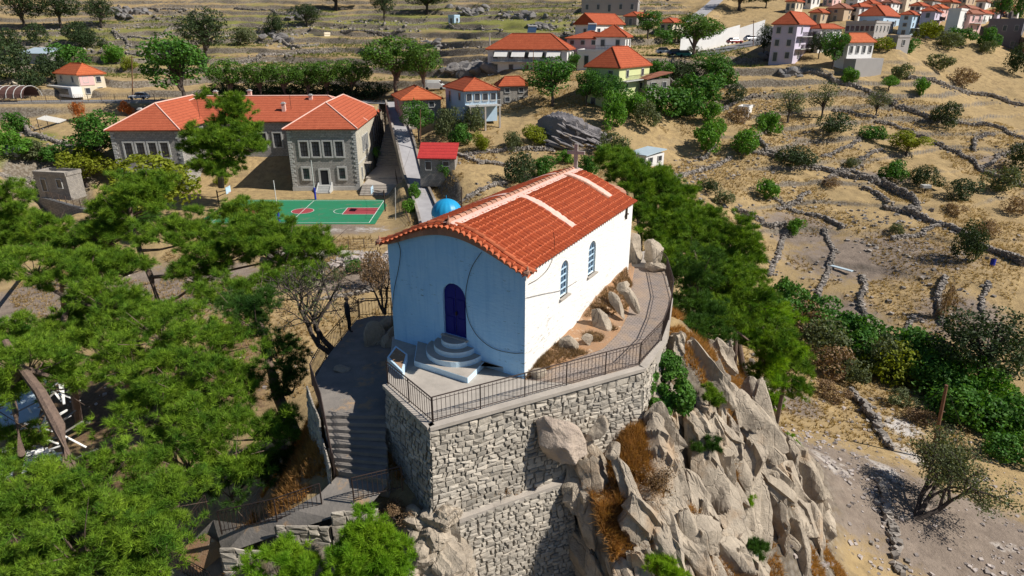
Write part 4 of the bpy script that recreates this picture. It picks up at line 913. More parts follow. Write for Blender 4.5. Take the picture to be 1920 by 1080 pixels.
# ---------------------------------------------------------------- houses
def wallc(name,c,st=.0): return M(name,c,tuple(x*.9 for x in c),.6,bs=6,b=.15,stain=(tuple(x*.6 for x in c),.9,.66))
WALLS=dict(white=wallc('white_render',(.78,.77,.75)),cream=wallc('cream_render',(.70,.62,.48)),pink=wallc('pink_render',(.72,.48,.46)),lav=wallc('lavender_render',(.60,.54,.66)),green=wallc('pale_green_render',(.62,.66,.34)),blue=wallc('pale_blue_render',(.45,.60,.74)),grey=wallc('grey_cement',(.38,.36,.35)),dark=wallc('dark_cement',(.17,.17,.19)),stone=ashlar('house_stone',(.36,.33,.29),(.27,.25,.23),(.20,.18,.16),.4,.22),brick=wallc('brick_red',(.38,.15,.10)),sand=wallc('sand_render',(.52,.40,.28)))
ROOFS=dict(red=m_redroof,orange=m_orangeroof,brown=roofmat('brown_clay_roof',(.34,.14,.09),(.27,.11,.07)),metal=M('pale_metal_sheet',(.50,.60,.66),(.42,.52,.58),.8,rough=.4,b=0),conc=m_conc,bright=roofmat('bright_red_roof',(.52,.05,.045),(.45,.04,.04)))
m_shut=M('painted_shutter',(.35,.08,.05),None,3,b=0); m_awn=M('white_awning',(.82,.80,.76),None,3,b=0); m_solar=M('solar_glass',(.05,.09,.16),None,3,rough=.1,b=0,spec=.9)
def solve_len(K,d,px):
    a=(px-960)/FPX; dep=depth(K); dF=float(np.array([d[0],d[1],0])@_F); return (K[0]-a*dep)/(a*dF-d[0])
def house(label,pc,yb,ye,D,pL,pR,th,wall='white',roof='red',style='hip',floors=2,nl=3,nr=3,rise=None,cat='house',balcony=None,chim=0,solar=0,dark=False,deep=3.,name='house',minr=3.,maxl=22,open_=False):
    K=atD(pc,yb,D); th=R(th); dL=(-math.cos(th),math.sin(th)); dR=(math.sin(th),math.cos(th))
    wl=min(maxl,max(minr,solve_len(K,dL,pL))); wr=min(maxl,max(minr,solve_len(K,dR,pR)))
    ze=atD(pc,ye,D)[2]-K[2]; t=thing(name,label,cat,tuple(K),-th)
    W_=WALLS[wall]; fl=ze/floors
    MB().box((-wl/2,wr/2,ze/2-deep/2),(wl,wr,ze+deep)).build('walls',W_,t,world=False)
    rs=rise if rise is not None else min(wl,wr)*.24+.3
    if style in('hip','gable'):
        m=MB(); V=hip(m,-wl,0,0,wr,ze+.12,rs,.45,gable=style=='gable'); r=m.build('roof',ROOFS[roof],t,world=False)
        (ridges if (wl>=wr) else ridges2)(V,.10).build('ridge_tiles',ROOFS[roof],r,world=False)
    elif style=='mono':
        o=.3; m=MB(); m.add([(-wl-o,-o,ze+.05),(o,-o,ze+.05),(o,wr+o,ze+rs),(-wl-o,wr+o,ze+rs),(-wl-o,-o,ze+.2),(o,-o,ze+.2),(o,wr+o,ze+rs+.15),(-wl-o,wr+o,ze+rs+.15)],np.array([[3,2,1,0],[4,5,6,7],[0,1,5,4],[1,2,6,5],[2,3,7,6],[3,0,4,7]])); m.build('roof',ROOFS[roof],t,world=False)
    else:
        m=MB()
        for (cx_,cy_,a,b) in((-wl/2,0,wl+.1,.25),(-wl/2,wr,wl+.1,.25),(-wl,wr/2,.25,wr-.3),(0,wr/2,.25,wr-.3)): m.box((cx_,cy_,ze+.25),(a,b,.6))
        m.build('parapet',W_,t,world=False); MB().box((-wl/2,wr/2,ze+.05),(wl-.3,wr-.3,.1)).build('roof',ROOFS['conc'],t,world=False)
    for f in range(floors):
        z=fl*(f+.52); hh=min(1.5,fl*.48)
        for k in range(nl): 
            u=-wl*(k+.5)/nl; dr=(f==0 and k==nl//2); window(t,'f',u,z-(.35 if dr else 0),.9,hh+(.6 if dr else 0),fr=.10,mun=False)
        for k in range(nr):
            u=wr*(k+.5)/nr; window(t,'r',u,z,.95,hh,fr=.10,mun=False)
    if balcony:
        for sd_,f in balcony:
            z=fl*f
            if sd_=='r': MB().box((.65,wr/2,z),(1.3,wr*.9,.16)).build('balcony',m_trim,t,world=False); m=MB(); m.bar((1.25,wr*.05,z+1),(1.25,wr*.95,z+1),.06); [m.bar((1.25,y,z),(1.25,y,z+1),.04) for y in np.arange(wr*.05,wr*.95,.35)]; m.build('balcony_railing',m_iron,t,world=False)
            else: MB().box((-wl/2,-.65,z),(wl*.9,1.3,.16)).build('balcony',m_trim,t,world=False); m=MB(); m.bar((-wl*.95,-1.25,z+1),(-wl*.05,-1.25,z+1),.06); [m.bar((x,-1.25,z),(x,-1.25,z+1),.04) for x in np.arange(-wl*.95,-wl*.05,.35)]; m.build('balcony_railing',m_iron,t,world=False)
    for k in range(chim): MB().box((-wl*(.3+.4*k),wr*.6,ze+rs*.7+.3),(.6,.6,1.6)).build('chimney',W_,t,world=False)
    if solar: MB().add([(-wl*.5-1,wr*.5,ze+rs+.2),(-wl*.5+1,wr*.5,ze+rs+.2),(-wl*.5+1,wr*.5+1.3,ze+rs+1.5),(-wl*.5-1,wr*.5+1.3,ze+rs+1.5)],np.array([[0,1,2,3]])).build('solar_panel',m_solar,t,world=False); 
    if solar: MB().tube([(-wl*.5-1,wr*.5+1.4,ze+rs+1.5),(-wl*.5+1,wr*.5+1.4,ze+rs+1.5)],.28,8).build('water_tank',m_trim,t,world=False)
    return t,wl,wr,ze
house('pale yellow-green three-storey house with pyramid tile roof above the bare rock',1157,205,127,128,1097,1213,35,'green','red',floors=3,nl=2,nr=2,rise=3.6,balcony=[('r',2)])
house('roofed old grey stone house beside the yellow-green house',1210,195,150,134,1204,1253,58,'stone','brown','mono',floors=2,nl=1,nr=2,rise=1.2)
t,wl,wr,ze=house('long white house with white awnings over its upper balcony',1062,140,93,148,915,1068,14,'white','red','hip',floors=2,nl=5,nr=2,rise=3.2,balcony=[('f',1)],chim=1,solar=1,minr=9)
for k in range(4):
    u=-wl*(.16+.22*k); MB().add([(u-1.5,-.05,ze-.2),(u+1.5,-.05,ze-.2),(u+1.5,-1.5,ze-1.5),(u-1.5,-1.5,ze-1.5),(u-1.5,-.05,ze-.24),(u+1.5,-.05,ze-.24),(u+1.5,-1.5,ze-1.54),(u-1.5,-1.5,ze-1.54)],np.array([[3,2,1,0],[4,5,6,7],[2,3,7,6]])).build('awning',m_awn,t,world=False)
house('pink upper house with dark shutters behind the awning house',1142,105,72,160,1062,1150,14,'pink','red','hip',floors=2,nl=4,nr=1,rise=1.6,minr=6,solar=1)
house('white corner house with veranda and pyramid tile roof behind the pink house',1170,118,69,158,1128,1176,20,'white','red','hip',floors=2,nl=2,nr=2,rise=2.6,minr=7,balcony=[('f',1)])
house('white flat-roofed ground floor terrace wing below the pink house',1150,126,98,150,1082,1168,16,'white','conc','flat',floors=1,nl=2,nr=1,minr=4)
house('white gabled house with red roof highest behind the pink house',1115,75,45,178,1078,1167,48,'white','red','gable',floors=1,nl=1,nr=4,rise=2.6)
house('small stone house with red roof beside the upper hill road',1193,47,30,200,1171,1227,30,'stone','red','hip',floors=1,nl=1,nr=2,chim=1)
house('grey stone house with orange hip roof at the top of the pale lane',757,229,187,124,741,828,72,'stone','orange','hip',floors=2,nl=1,nr=2,rise=2.0)
t,wl,wr,ze=house('blue stilted house with glazed balcony on concrete pillars',872,198,170,120,836,932,66,'blue','red','hip',floors=1,nl=2,nr=4,rise=1.9)
MB().box((1.0,wr/2,0),(2.2,wr,.18)).build('balcony',m_trim,t,world=False); m=MB(); m.bar((2.05,.1,1.),(2.05,wr-.1,1.),.09); [m.bar((2.05,y,0),(2.05,y,1),.05) for y in np.arange(.1,wr,.3)]; m.build('balcony_railing',m_trim,t,world=False)
for x,y in((1.9,.3),(1.9,wr*.5),(1.9,wr-.3),(-wl+.5,.4),(-.6,.4)): MB().box((x,y,-2.2),(.3,.3,4.4)).build('pillar',m_conc,t,world=False)
house('low stone house with red roof just behind the stilted house',938,196,161,136,931,990,74,'stone','red','hip',floors=2,nl=1,nr=2,rise=1.7)
t,wl,wr,ze=house('orange-roofed house with pink side and shop windows by the left road',155,182,140,151,113,203,34,'cream','orange','hip',floors=2,nl=2,nr=2,rise=2.2)
MB().box((.06,wr*.3,ze*.75),(.12,wr*.55,ze*.48)).build('pink_panel',WALLS['pink'],t,world=False)
MB().box((-wl/2,-1.1,ze*.24),(wl+1,2.2,ze*.46)).build('shop_front',WALLS['white'],t,world=False); MB().box((-wl/2,-2.22,ze*.26),(wl*.8,.06,ze*.26)).build('shop_window',m_winb,t,world=False)
house('long pale-roofed stone barn above the orange-roofed house',93,124,102,180,40,125,22,'grey','metal','mono',floors=1,nl=2,nr=1,rise=1.4,name='barn',cat='barn')
house('small dark concrete hut beside the big oak on the hillside',344,106,83,190,307,350,12,'grey','conc','flat',floors=1,nl=1,nr=0,name='hut',cat='hut')
house('stone shed with pale slab roof at the left below the trees',131,362,330,102,72,136,12,'stone','conc','flat',floors=1,nl=2,nr=0,deep=1.2,name='shed',cat='shed')
house('white block shed with pale metal roof right of the bare rock',1210,312,293,107,1179,1244,48,'white','metal','mono',floors=1,nl=0,nr=2,rise=.5,name='shed',cat='shed')
house('ruined stone hut with bright red sheet roof beside the lane',853,316,299,103,787,858,4,'stone','bright','mono',floors=1,nl=2,nr=0,rise=2.0,name='hut',cat='hut')
house('tiny white shed among shrubs in the upper dry fields',1402,216,205,134,1386,1409,30,'white','conc','flat',floors=1,nl=0,nr=0,minr=2,name='shed',cat='shed')
house('tiny pale blue cabin alone on the upper hillside',852,44,31,226,841,862,35,'blue','conc','flat',floors=1,nl=1,nr=1,minr=2,name='cabin',cat='cabin')
house('tall three-storey white and lavender house at the town edge by the road',1485,116,45,160,1441,1519,34,'lav','red','hip',floors=3,nl=2,nr=2,rise=2.8,balcony=[('r',2),('r',1)])
house('white house with small balcony right behind the lavender house',1532,100,53,170,1519,1571,58,'white','red','hip',floors=2,nl=1,nr=3,balcony=[('r',1)])
t,wl,wr,ze=house('low white house with orange roof lowest on the slope',1587,108,79,157,1574,1634,62,'white','orange','hip',floors=1,nl=1,nr=4,rise=1.9)
MB().box((1.4,wr*.5,-2.2),(3,wr*1.1,4.0)).build('terrace_base',WALLS['grey'],t,world=False)
house('long grey flat-roofed building with window bands above the orange-roofed house',1634,86,43,184,1579,1670,40,'grey','conc','flat',floors=2,nl=6,nr=5)
house('blue and white house with broad hip roof above the grey building',1652,58,29,200,1607,1684,40,'blue','red','hip',floors=1,nl=2,nr=2,rise=3)
house('narrow pale blue house with small pitched roof in the town row',1704,66,27,196,1681,1718,40,'blue','red','hip',floors=3,nl=1,nr=2,balcony=[('r',1)])
house('lavender-pink house with balconies in the middle of the town row',1743,73,20,200,1717,1773,36,'lav','red','hip',floors=3,nl=1,nr=2,balcony=[('r',1),('r',2)])
house('tall narrow plain white house in the town row',1790,69,19,197,1769,1808,42,'white','conc','flat',floors=3,nl=0,nr=1)
house('pinkish house with balcony at the right end of the town row',1812,62,25,203,1803,1836,52,'pink','brown','hip',floors=2,nl=1,nr=2,balcony=[('r',1)])
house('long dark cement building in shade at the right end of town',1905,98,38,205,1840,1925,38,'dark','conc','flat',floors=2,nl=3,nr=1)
house('unfinished brick-red building cut by the right edge of the view',1935,112,56,195,1912,1975,40,'brick','conc','flat',floors=2,nl=1,nr=2)
house('grey cement annex with flat roof beside the low white house',1680,91,70,170,1663,1703,62,'grey','conc','flat',floors=1,nl=0,nr=1)
house('brown-walled house with overhanging roof above the lavender house',1580,38,15,210,1549,1600,40,'sand','brown','hip',floors=2,nl=1,nr=1)
house('small sand-coloured house at the left end of the upper row',1537,42,23,206,1516,1557,40,'sand','red','hip',floors=1,nl=1,nr=2)
house('white house with low red roof in the upper row',1608,38,12,216,1598,1632,55,'white','red','hip',floors=2,nl=1,nr=2)
house('white block of two storeys at the top edge of town',1606,14,-8,238,1584,1622,44,'white','conc','flat',floors=2,nl=1,nr=2)
house('pale pink house at the top edge of town with dark windows',1650,16,-10,240,1634,1676,44,'pink','red','hip',floors=2,nl=1,nr=2)
house('cream house at the top edge of town right of the pink one',1697,16,-9,243,1680,1722,44,'cream','red','hip',floors=2,nl=1,nr=2)
house('sand-coloured house with brick-red roof over the lavender-pink house',1780,22,3,236,1771,1795,44,'sand','red','hip',floors=1,nl=1,nr=2)
house('grey-roofed cottage behind the tall narrow white house',1746,18,0,250,1728,1768,44,'grey','brown','hip',floors=1,nl=1,nr=2)
house('brown-roofed cottage behind the pinkish town house',1812,34,15,232,1797,1834,44,'sand','brown','hip',floors=1,nl=1,nr=1)
house('red-roofed cottage farthest right, lower of the far cluster',1868,38,22,240,1850,1890,40,'lav','red','hip',floors=1,nl=1,nr=1)
house('red-roofed cottage in the far cluster beside the tall tree',1888,24,8,262,1868,1904,40,'cream','red','hip',floors=1,nl=1,nr=1)
house('brown-roofed cottage highest in the far right cluster',1846,16,2,272,1828,1868,40,'white','brown','hip',floors=1,nl=1,nr=1)
house('weathered concrete building with open ground floor at the top edge of the hill',1195,24,2,222,1090,1206,12,'grey','conc','flat',floors=1,nl=5,nr=1,minr=8)
house('small pump hut with white roof among rocks on the hillside',609,74,64,214,589,614,20,'cream','conc','flat',floors=1,nl=1,nr=0,minr=3,name='hut',cat='hut')
for k_,(pc,yb,ye,D,pL,pR,th,wl_,rf,st_,fl_,lb) in enumerate([
(1490,20,2,232,1472,1504,40,'cream','red','hip',1,'cream cottage at the left end of the top row near the hill road trees'),(1520,12,-8,245,1502,1536,44,'white','brown','hip',1,'white cottage with brown roof at the top edge above the sand house'),
(1560,8,-12,250,1542,1576,40,'pink','red','hip',2,'pink house cut by the top edge above the brown-walled house'),(1630,30,6,222,1618,1646,46,'cream','red','hip',2,'narrow cream house between the upper row and the blue house'),
(1668,26,4,226,1656,1684,42,'white','brown','hip',2,'narrow white house behind the broad-roofed blue house'),(1722,34,10,222,1708,1738,42,'white','red','hip',2,'white house squeezed behind the narrow pale blue house'),
(1758,40,14,222,1744,1774,42,'pink','orange','hip',2,'pink house with orange roof behind the lavender-pink house'),(1838,46,24,224,1826,1856,44,'white','red','hip',1,'white cottage between the town row and the dark cement building'),
(1876,16,-2,285,1860,1892,40,'cream','red','hip',1,'cream cottage at the top right corner of town'),(1906,36,18,250,1892,1922,40,'white','brown','hip',1,'white cottage behind the dark cement building roof'),
(1810,10,-8,275,1794,1826,42,'sand','red','hip',1,'sand cottage at the top edge above the town row'),(1260,60,42,186,1236,1282,30,'cream','red','hip',1,'cream house half hidden by shrubs left of the white roadside wall')]):
    house(lb,pc,yb,ye,D,pL,pR,th,wl_,rf,st_,floors=fl_,nl=2,nr=2)
# white roadside wall in town
RWt=thing('white_roadside_wall','long white retaining wall along the curving town street','wall',tuple(atD(1360,80,182)))
L=[atD(1275,90,172),atD(1330,80,180),atD(1385,70,189),atD(1432,60,194)]; m=MB()
for a,b in zip(L[:-1],L[1:]): m.prism([a[:2],b[:2],b[:2]+[.2,.6],a[:2]+[.2,.6]],[a[2]-3,b[2]-3,b[2]-3,a[2]-3],[a[2]+2.4,b[2]+3.2,b[2]+3.2,a[2]+2.4])
m.build('wall_body',WALLS['white'],RWt)
# ---------------------------------------------------------------- cars
def car(label,px,py,D,rz,col,name='parked_car',L=4.2,van=False,grp='vehicles parked by the roads'):
    p=atD(px,py,D); p[2]=max(p[2],gz(p[0],p[1])+.08); t=thing(name,label,'van' if van else 'car',tuple(p),rz,group=grp); h=1.0 if not van else 1.9; w_=1.7
    mt=M('car_paint',col,None,1,rough=.3,b=0,spec=.6)
    def loft(secs):
        G=[]
        for x,zt,zb,hw in secs: G.append([(x,-hw,zb),(x,-hw*1.0,zb+(zt-zb)*.7),(x,-hw*.86,zt),(x,hw*.86,zt),(x,hw,zb+(zt-zb)*.7),(x,hw,zb),(x,0,zb)])
        m=MB().grid(np.array(G),wrap=True); m.poly(G[0]); m.poly(G[-1][::-1]); return m
    l=L/2
    if van: secs=[(-l,1.9,.3,.85),(-l+.1,2.0,.28,.9),(l-1.3,2.0,.28,.9),(l-.8,1.25,.28,.9),(l-.1,1.0,.28,.85),(l,.7,.3,.8)]
    else: secs=[(-l,.75,.3,.75),(-l+.15,.92,.28,.83),(-l+.9,.95,.28,.85),(l-1.2,.95,.28,.85),(l-.2,.78,.28,.8),(l,.6,.3,.7)]
    loft(secs).build('body',mt,t,world=False)
    if not van: loft([(-l+.35,.94,.9,.78),(-l+.9,1.42,.9,.76),(.3,1.46,.9,.76),(l-1.35,.98,.9,.78)]).build('cabin',m_winb,t,world=False); MB().box((-.35,0,1.465),(1.5,1.25,.05)).build('roof',mt,t,world=False)
    else: MB().box((l-1.1,0,1.55),(.5,1.72,.5)).build('windscreen',m_winb,t,world=False)
    for sx in(-l*.62,l*.62):
        for sy in(-.8,.8): MB().tube([(sx,sy-.1,.31),(sx,sy+.1,.31)],.31,12).build('wheel',m_dark,t,world=False)
    for sy in(-.55,.55): MB().box((l-.06,sy,.62),(.1,.3,.14)).build('headlight',m_trim,t,world=False)
car('dark red car parked along the white roadside wall',1377,82,176,R(20),(.30,.02,.03))
car('pale grey car parked ahead of the dark red one',1408,77,181,R(24),(.55,.57,.6))
car('dark blue car under the umbrella pine by the street',1268,104,162,R(8),(.03,.05,.12))
car('white car in the shaded yard left of the umbrella pine',1246,101,163,R(5),(.7,.7,.7))
car('teal green car at the foot of the umbrella pine',1284,108,161,R(12),(.02,.22,.18))
car('white van parked on the road above the orange-roofed stone house',815,170,146,R(0),(.72,.74,.72),'parked_van',5,True)
car('white car on the road at the left edge of the school roof',262,186,146,R(180),(.72,.72,.74))
# ---------------------------------------------------------------- poles and wires
m_wood=M('brown_pole_wood',(.22,.11,.06),(.14,.07,.045),2,b=.2)
def pole(label,px,yb,yt,D=None,r=.14,arm=True,mat=m_wood,cat='utility pole',lean=0):
    p=ground(px,yb) if D is None else atD(px,yb,D); v=ray(px+lean,yt); v=v/v[1]*p[1]; h=CAMZ+v[2]-p[2]; x=v[0]
    t=thing('utility_pole',label,cat,tuple(p)); MB().tube([p-[0,0,1],[x,p[1],p[2]+h]],[r,r*.7],7).build('shaft',mat,t)
    if arm: MB().box((x,p[1],p[2]+h-.3),(1.3,.1,.1)).build('crossarm',mat,t)
    return np.array([x,p[1],p[2]+h])
pA=pole('tall brown utility pole beside the small tree on the stony slope',1748,862,722,arm=False,lean=27,r=.17)
pB=pole('wooden utility pole in front of the left house with blue shopfront',247,186,105,148)
pC=pole('thin dark pole before the awning house balcony',1000,158,93,140,r=.1,arm=False)
pD=pole('tall mast with guy wires behind the school roof',579,184,112,152,r=.08,arm=False,mat=m_iron)
pE=pole('short grey pole beside the hillside chimney left of the awning house',918,90,62,158,r=.2,arm=False,mat=m_conc)
pF=pole('dark pole beside the umbrella pine near the street',1413,80,38,178,r=.12)
pG=pole('thin wooden pole between the lane and the orchard',788,270,205,115,r=.1,arm=False)
pH=pole('short black pole behind the chapel roof near the blue dome',865,400,350,80,r=.1,arm=False,mat=m_iron)
pI=pole('thin white pole with slack cables right of the court',741,425,352,92,r=.06,arm=False,mat=m_trim)
def wire(a,b,sag,label,r=.015):
    a=np.array(a);b=np.array(b); P=[a+(b-a)*u-[0,0,sag*4*u*(1-u)] for u in np.linspace(0,1,16)]; tag(MB().tube(P,r,4).build('overhead_wire',m_iron),label,'wire')
wire(pA,onz(1900,960,-3),.8,'slack wire running from the slope utility pole to the lower right')
wire(pA,onz(1600,860,-6.5),.1,'guy wire staking the slope utility pole to the ground')
wire(pG,pI,1.2,'wire sagging from the lane pole to the white court pole')
wire(pD,atD(610,183,150),.2,'guy wire of the mast behind the school roof')
wire(pC,pF,1.5,'wire stretching from the awning house pole to the street pole')
# flag beside the school
fl=thing('flag','pale blue and white flag on a thin pole left of the school','flag',tuple(onz(178,245,3))); p=onz(178,245,4.); 
MB().tube([p-[0,0,2],p+[0,0,4.5]],.05,5).build('flagpole',m_trim,fl)
G=[[(p[0]+u*2.,p[1]+.15*math.sin(u*6),p[2]+4.3-.9*v-.3*u) for u in np.linspace(0,1,9)] for v in(0,1)]; MB().grid(np.array(G)).build('cloth',WALLS['blue'],fl)
# ---------------------------------------------------------------- rocks
import bmesh
def _ico(n):
    bm=bmesh.new(); bmesh.ops.create_icosphere(bm,subdivisions=n,radius=1); V=np.array([v.co[:] for v in bm.verts]); F=np.array([[v.index for v in f.verts] for f in bm.faces]); bm.free(); return V,F
ICO={k:_ico(k) for k in(1,2,3,4,5)}
def rotm(rx,ry,rz):
    cx_,sx=math.cos(rx),math.sin(rx); cy,sy=math.cos(ry),math.sin(ry); c,s=math.cos(rz),math.sin(rz)
    return np.array([[c,-s,0],[s,c,0],[0,0,1]])@np.array([[cy,0,sy],[0,1,0],[-sy,0,cy]])@np.array([[1,0,0],[0,cx_,-sx],[0,sx,cx_]])
def rockV(size,rot,seed,sub=4,planes=11,rough=.05,lo=.55,lay_=True):
    r=np.random.default_rng(seed); V,F=ICO[sub]; n=r.normal(size=(planes,3)); n/=np.linalg.norm(n,axis=1)[:,None]; d=r.uniform(lo,1.,planes)
    dot=V@n.T; rad=np.where(dot>.05,d/np.maximum(dot,.05),9).min(1); rad=np.minimum(rad,1.15)
    Q=V*rad[:,None]; Q=Q*np.array(size)/2
    mx=max(size)
    if sub>=4 and lay_:
        axs=r.normal(size=3)*[1,1,.25]; axs/=np.linalg.norm(axs); lay=Q@axs/(.13*mx+.08)+1.1*fbm(Q*(1.1/mx)+seed,2,seed+3); fr=lay-np.floor(lay); Q=Q+V*((fr**2-.4)*.055*mx)[:,None]
    Q=Q+ (V*(fbm(Q*(2.2/mx)+seed*3.1,3,seed)*rough*2*min(size))[:,None]) + V*(fbm(Q*4.+seed,2,seed+5)*.035*min(1,mx))[:,None]
    return Q@rotm(*rot).T,F
def rock(mb,c,size,rot,seed,sub=4,**k):
    V,F=rockV(size,rot,seed,sub,**k); mb.add(V+np.array(c),F)
# cliff outcrop: fused slabs of bedrock, longest axis down the slope
r_=np.random.default_rng(11)
OUT=thing('rock_outcrop','jagged pale limestone crag of upright slabs falling away right of the masonry wall','rock outcrop',(11,24,5))
cl=[(1215,760),(1290,640),(1340,640),(1400,660),(1470,740),(1520,880),(1560,980),(1530,1075),(1300,1120),(1060,1120),(1075,960),(1100,860),(1180,800)]
mb=MB(); cnt=0
while cnt<210:
    px,py=r_.uniform(1060,1560),r_.uniform(640,1110)
    if not pip(np.array([[px,py]]),cl)[0]: continue
    p=ground(px,py); big=r_.random()
    if fbm(np.array([[p[0]*.28,p[1]*.28,p[2]*.15]]),3,31)[0]>.06 or (1085<px<1245 and 790<py<905 and big<.85): cnt+=1; continue
    L=(1.3+3.4*big**2)*(.8 if py>950 else 1)*(1.15 if px>1380 else 1); a=R(-58)+r_.normal()*.22
    # slabs stand steep, strike roughly towards the lower right
    mb_s=(L*.42*r_.uniform(.7,1.2),L*.30*r_.uniform(.7,1.2),L*r_.uniform(.9,1.3))
    rock(mb,p+[0,0,L*.08],mb_s,(R(-24)+r_.normal()*.2,R(-22)+r_.normal()*.2,r_.uniform(-.7,.7)),int(r_.integers(1e6)),4 if L>2 else 3,planes=10,lo=.36,rough=.10)
    cnt+=1
# hand placed main masses: px,py,extra height, size, rot
for i,(px,py,D,s,ro) in enumerate([(1255,905,21.6,(1.5,1.3,4.6),(-.25,.35,.2)),(1340,950,22.5,(2.6,2.2,3.2),(.1,.3,.5)),(1300,850,24,(1.2,1.2,4.4),(-.35,.45,0)),(1130,940,19.3,(1.5,1.4,2.6),(.1,.1,.3)),(1180,1020,18.6,(1.6,1.6,2.6),(0,.2,.9)),
  (1420,860,30,(1.8,1.6,5.2),(-.3,.5,0)),(1475,950,33,(1.6,1.7,5.5),(-.3,.45,.2)),(1380,760,30,(1.5,1.3,3.8),(-.4,.5,.3)),(1320,740,27,(1.2,1.2,3.2),(-.4,.5,.1)),(1220,1030,19.6,(1.6,1.4,3.4),(-.2,.3,.2)),(1410,1020,27,(1.8,1.6,4.4),(-.2,.4,.4)),(1500,860,34.5,(1.2,1.3,3.8),(-.3,.5,0)),(1270,720,25.5,(1.2,1.0,2.4),(-.3,.4,0)),(1260,655,25.4,(1.6,1.4,1.8),(0,.1,0)),(1460,820,33,(1.5,1.5,4),(-.35,.5,0)),(1350,1050,23.5,(1.8,1.6,3),(-.1,.3,1)),(1540,940,34.5,(1.3,1.5,3),(-.3,.4,0))]):
    rock(mb,atD(px,py,D),s,(ro[0],-ro[1],ro[2]),900+i,5,planes=11,lo=.36,rough=.12)
mb.build('crag',m_rock,OUT)
# lower-left knoll under the wall
mb=MB()
for i in range(46):
    px,py=r_.uniform(760,1085),r_.uniform(960,1110)
    if px>865 and py<1100 : continue
    p=ground(px,py); L=r_.uniform(.4,1.3); rock(mb,p,(L,L*.8,L*.75),tuple(r_.uniform(-.6,.6,3)),3000+i,3)
for i,(px,py,s) in enumerate([(830,885+90,1.3),(815,1010,1.1),(845,1050,1.5),(790,1040,.9),(835,975,1.0),(850,1080,1.6),(870,1120,2.2),(640,1075,.8),(770,975,.6),(1000,1110,1.6)]):
    rock(mb,ground(px,py)+[0,0,.1],(s,s*.8,s*.8),(.3,.2*i,.5*i),3100+i,4)
KN=thing('rock_knoll','knoll of broken pale rocks at the left foot of the tall masonry wall','rock outcrop',(-3,15.5,8)); mb.build('broken_rocks',m_rock,KN)
# single boulders
def boulder(px,py,z,s,ro,label,seed,mat=m_rock,lift=.05,D=None,sub=5,lo=.42,name='boulder',grp=None):
    p=onz(px,py,z) if D is None else atD(px,py,D); t=MB(); rock(t,p+[0,0,lift],s,ro,seed,sub,planes=11,lo=lo,rough=.09,lay_=False); tag(t.build(name,mat),label,'boulder',grp)
c_=atD(1040,825,18.9)
mb=MB(); rock(mb,c_+[.05,-.1,0],(1.55,1.1,2.7),(-.25,-.62,.1),47,5,planes=14,lo=.5,rough=.16,lay_=False); tag(mb.build('boulder',M('streaked_pink_rock',(.54,.44,.35),(.36,.29,.24),1.4,bs=5,b=1.,bd=.12,obj=False)),'large streaked pinkish boulder jutting out of the masonry wall face','boulder')
boulder(1118,812,11.8,(.8,.7,1.3),(.1,.3,.4),'upright pale boulder right of the streaked one against the wall',51,D=19.3)
boulder(1175,385+85,15.2,(1.9,1.6,2.6),(.1,.1,.3),'tall dark-sided boulder behind the far right corner of the chapel',52,D=33.0,lo=.6)
boulder(1222,478,15.,(1.4,1.2,1.6),(.2,.3,.8),'smaller boulder beside the railing at the far end of the brick path',53,D=32.2)
for i,(px,py,z,s,ro,lb) in enumerate([(1125,600,14.9,(.75,.6,1.5),(-.2,-.55,.5),'leaning slab boulder largest of those between chapel wall and brick path'),(1158,575,15.1,(.5,.5,1.3),(-.2,-.4,.4),'narrow upright boulder by the chapel wall behind the leaning slab'),(1182,560,15.2,(.55,.5,1.5),(-.2,-.45,.4),'farthest narrow boulder by the chapel wall near its back corner'),(1068,645,14.7,(.75,.6,.9),(.1,-.2,.3),'squat pale boulder at the chapel wall foot below the first window'),(1100,640,14.6,(.5,.4,.7),(0,-.4,.8),'small tilted boulder just right of the squat one by the wall'),(1003,702,14.5,(.75,.5,.5),(0,0,.2),'rounded pale boulder at the white front corner of the chapel'),(1170,545,15.5,(.6,.5,.8),(0,.2,.1),'buried boulder poking from the bank high beside the chapel wall')]):
    boulder(px,py,z,s,ro,lb,60+i,sub=4)
boulder(1228,500,14.6,(1.1,1.0,.5),(0,.1,.1),'flat rock ledge crossing the upper end of the brick path',71,sub=4)
boulder(640,692,13.0,(1.1,.8,.35),(0,0,.2),'flat pale stone mound set in the shaded path left of the chapel',72,sub=4,lift=0)
for q_ in((738,640,13.1,(1.0,.8,1.3),(0,.2,.4),'dark angular rock under the left wall of the chapel by the planter',74),(728,610,13.1,(.9,.8,1.2),(.2,0,.9),'dark rock farther along the left wall of the chapel',75),(1088,870,11.2,(1.0,.8,1.3),(-.2,-.3,.4),'pale rock wedged between the streaked boulder and the dry orange grass',76),(1150,850,12.0,(.6,.5,.9),(.1,-.4,.1),'small white-edged rock in the orange grass under the wall',77)): boulder(*q_[:6],q_[6],sub=4)
boulder(700,640,13.1,(.9,.8,1.6),(0,.1,.2),'dark boulder against the shaded left wall of the chapel',73,sub=4)
# smooth bare rock in the orchard
mb=MB(); pb=ground(1075,262)
rock(mb,pb+[0,1.5,-.4],(13,9,8.6),(R(8),R(14),.15),81,5,planes=16,lo=.72,rough=.05)
for i in range(34):
    u=r_.uniform(-1,1); v=r_.uniform(-.9,.9); rock(mb,pb+[u*5.6,-3.6+abs(u)*2.4+v*2.0,1.2-abs(u)*1.2+v*1.6],(3.8,.6,.5),(R(20),R(24)+r_.normal()*.1,.15),8100+i,3)
tag(mb.build('bare_rock',m_rock2),'smooth bare grey rock hump streaked with cracks below the yellow-green house','boulder')
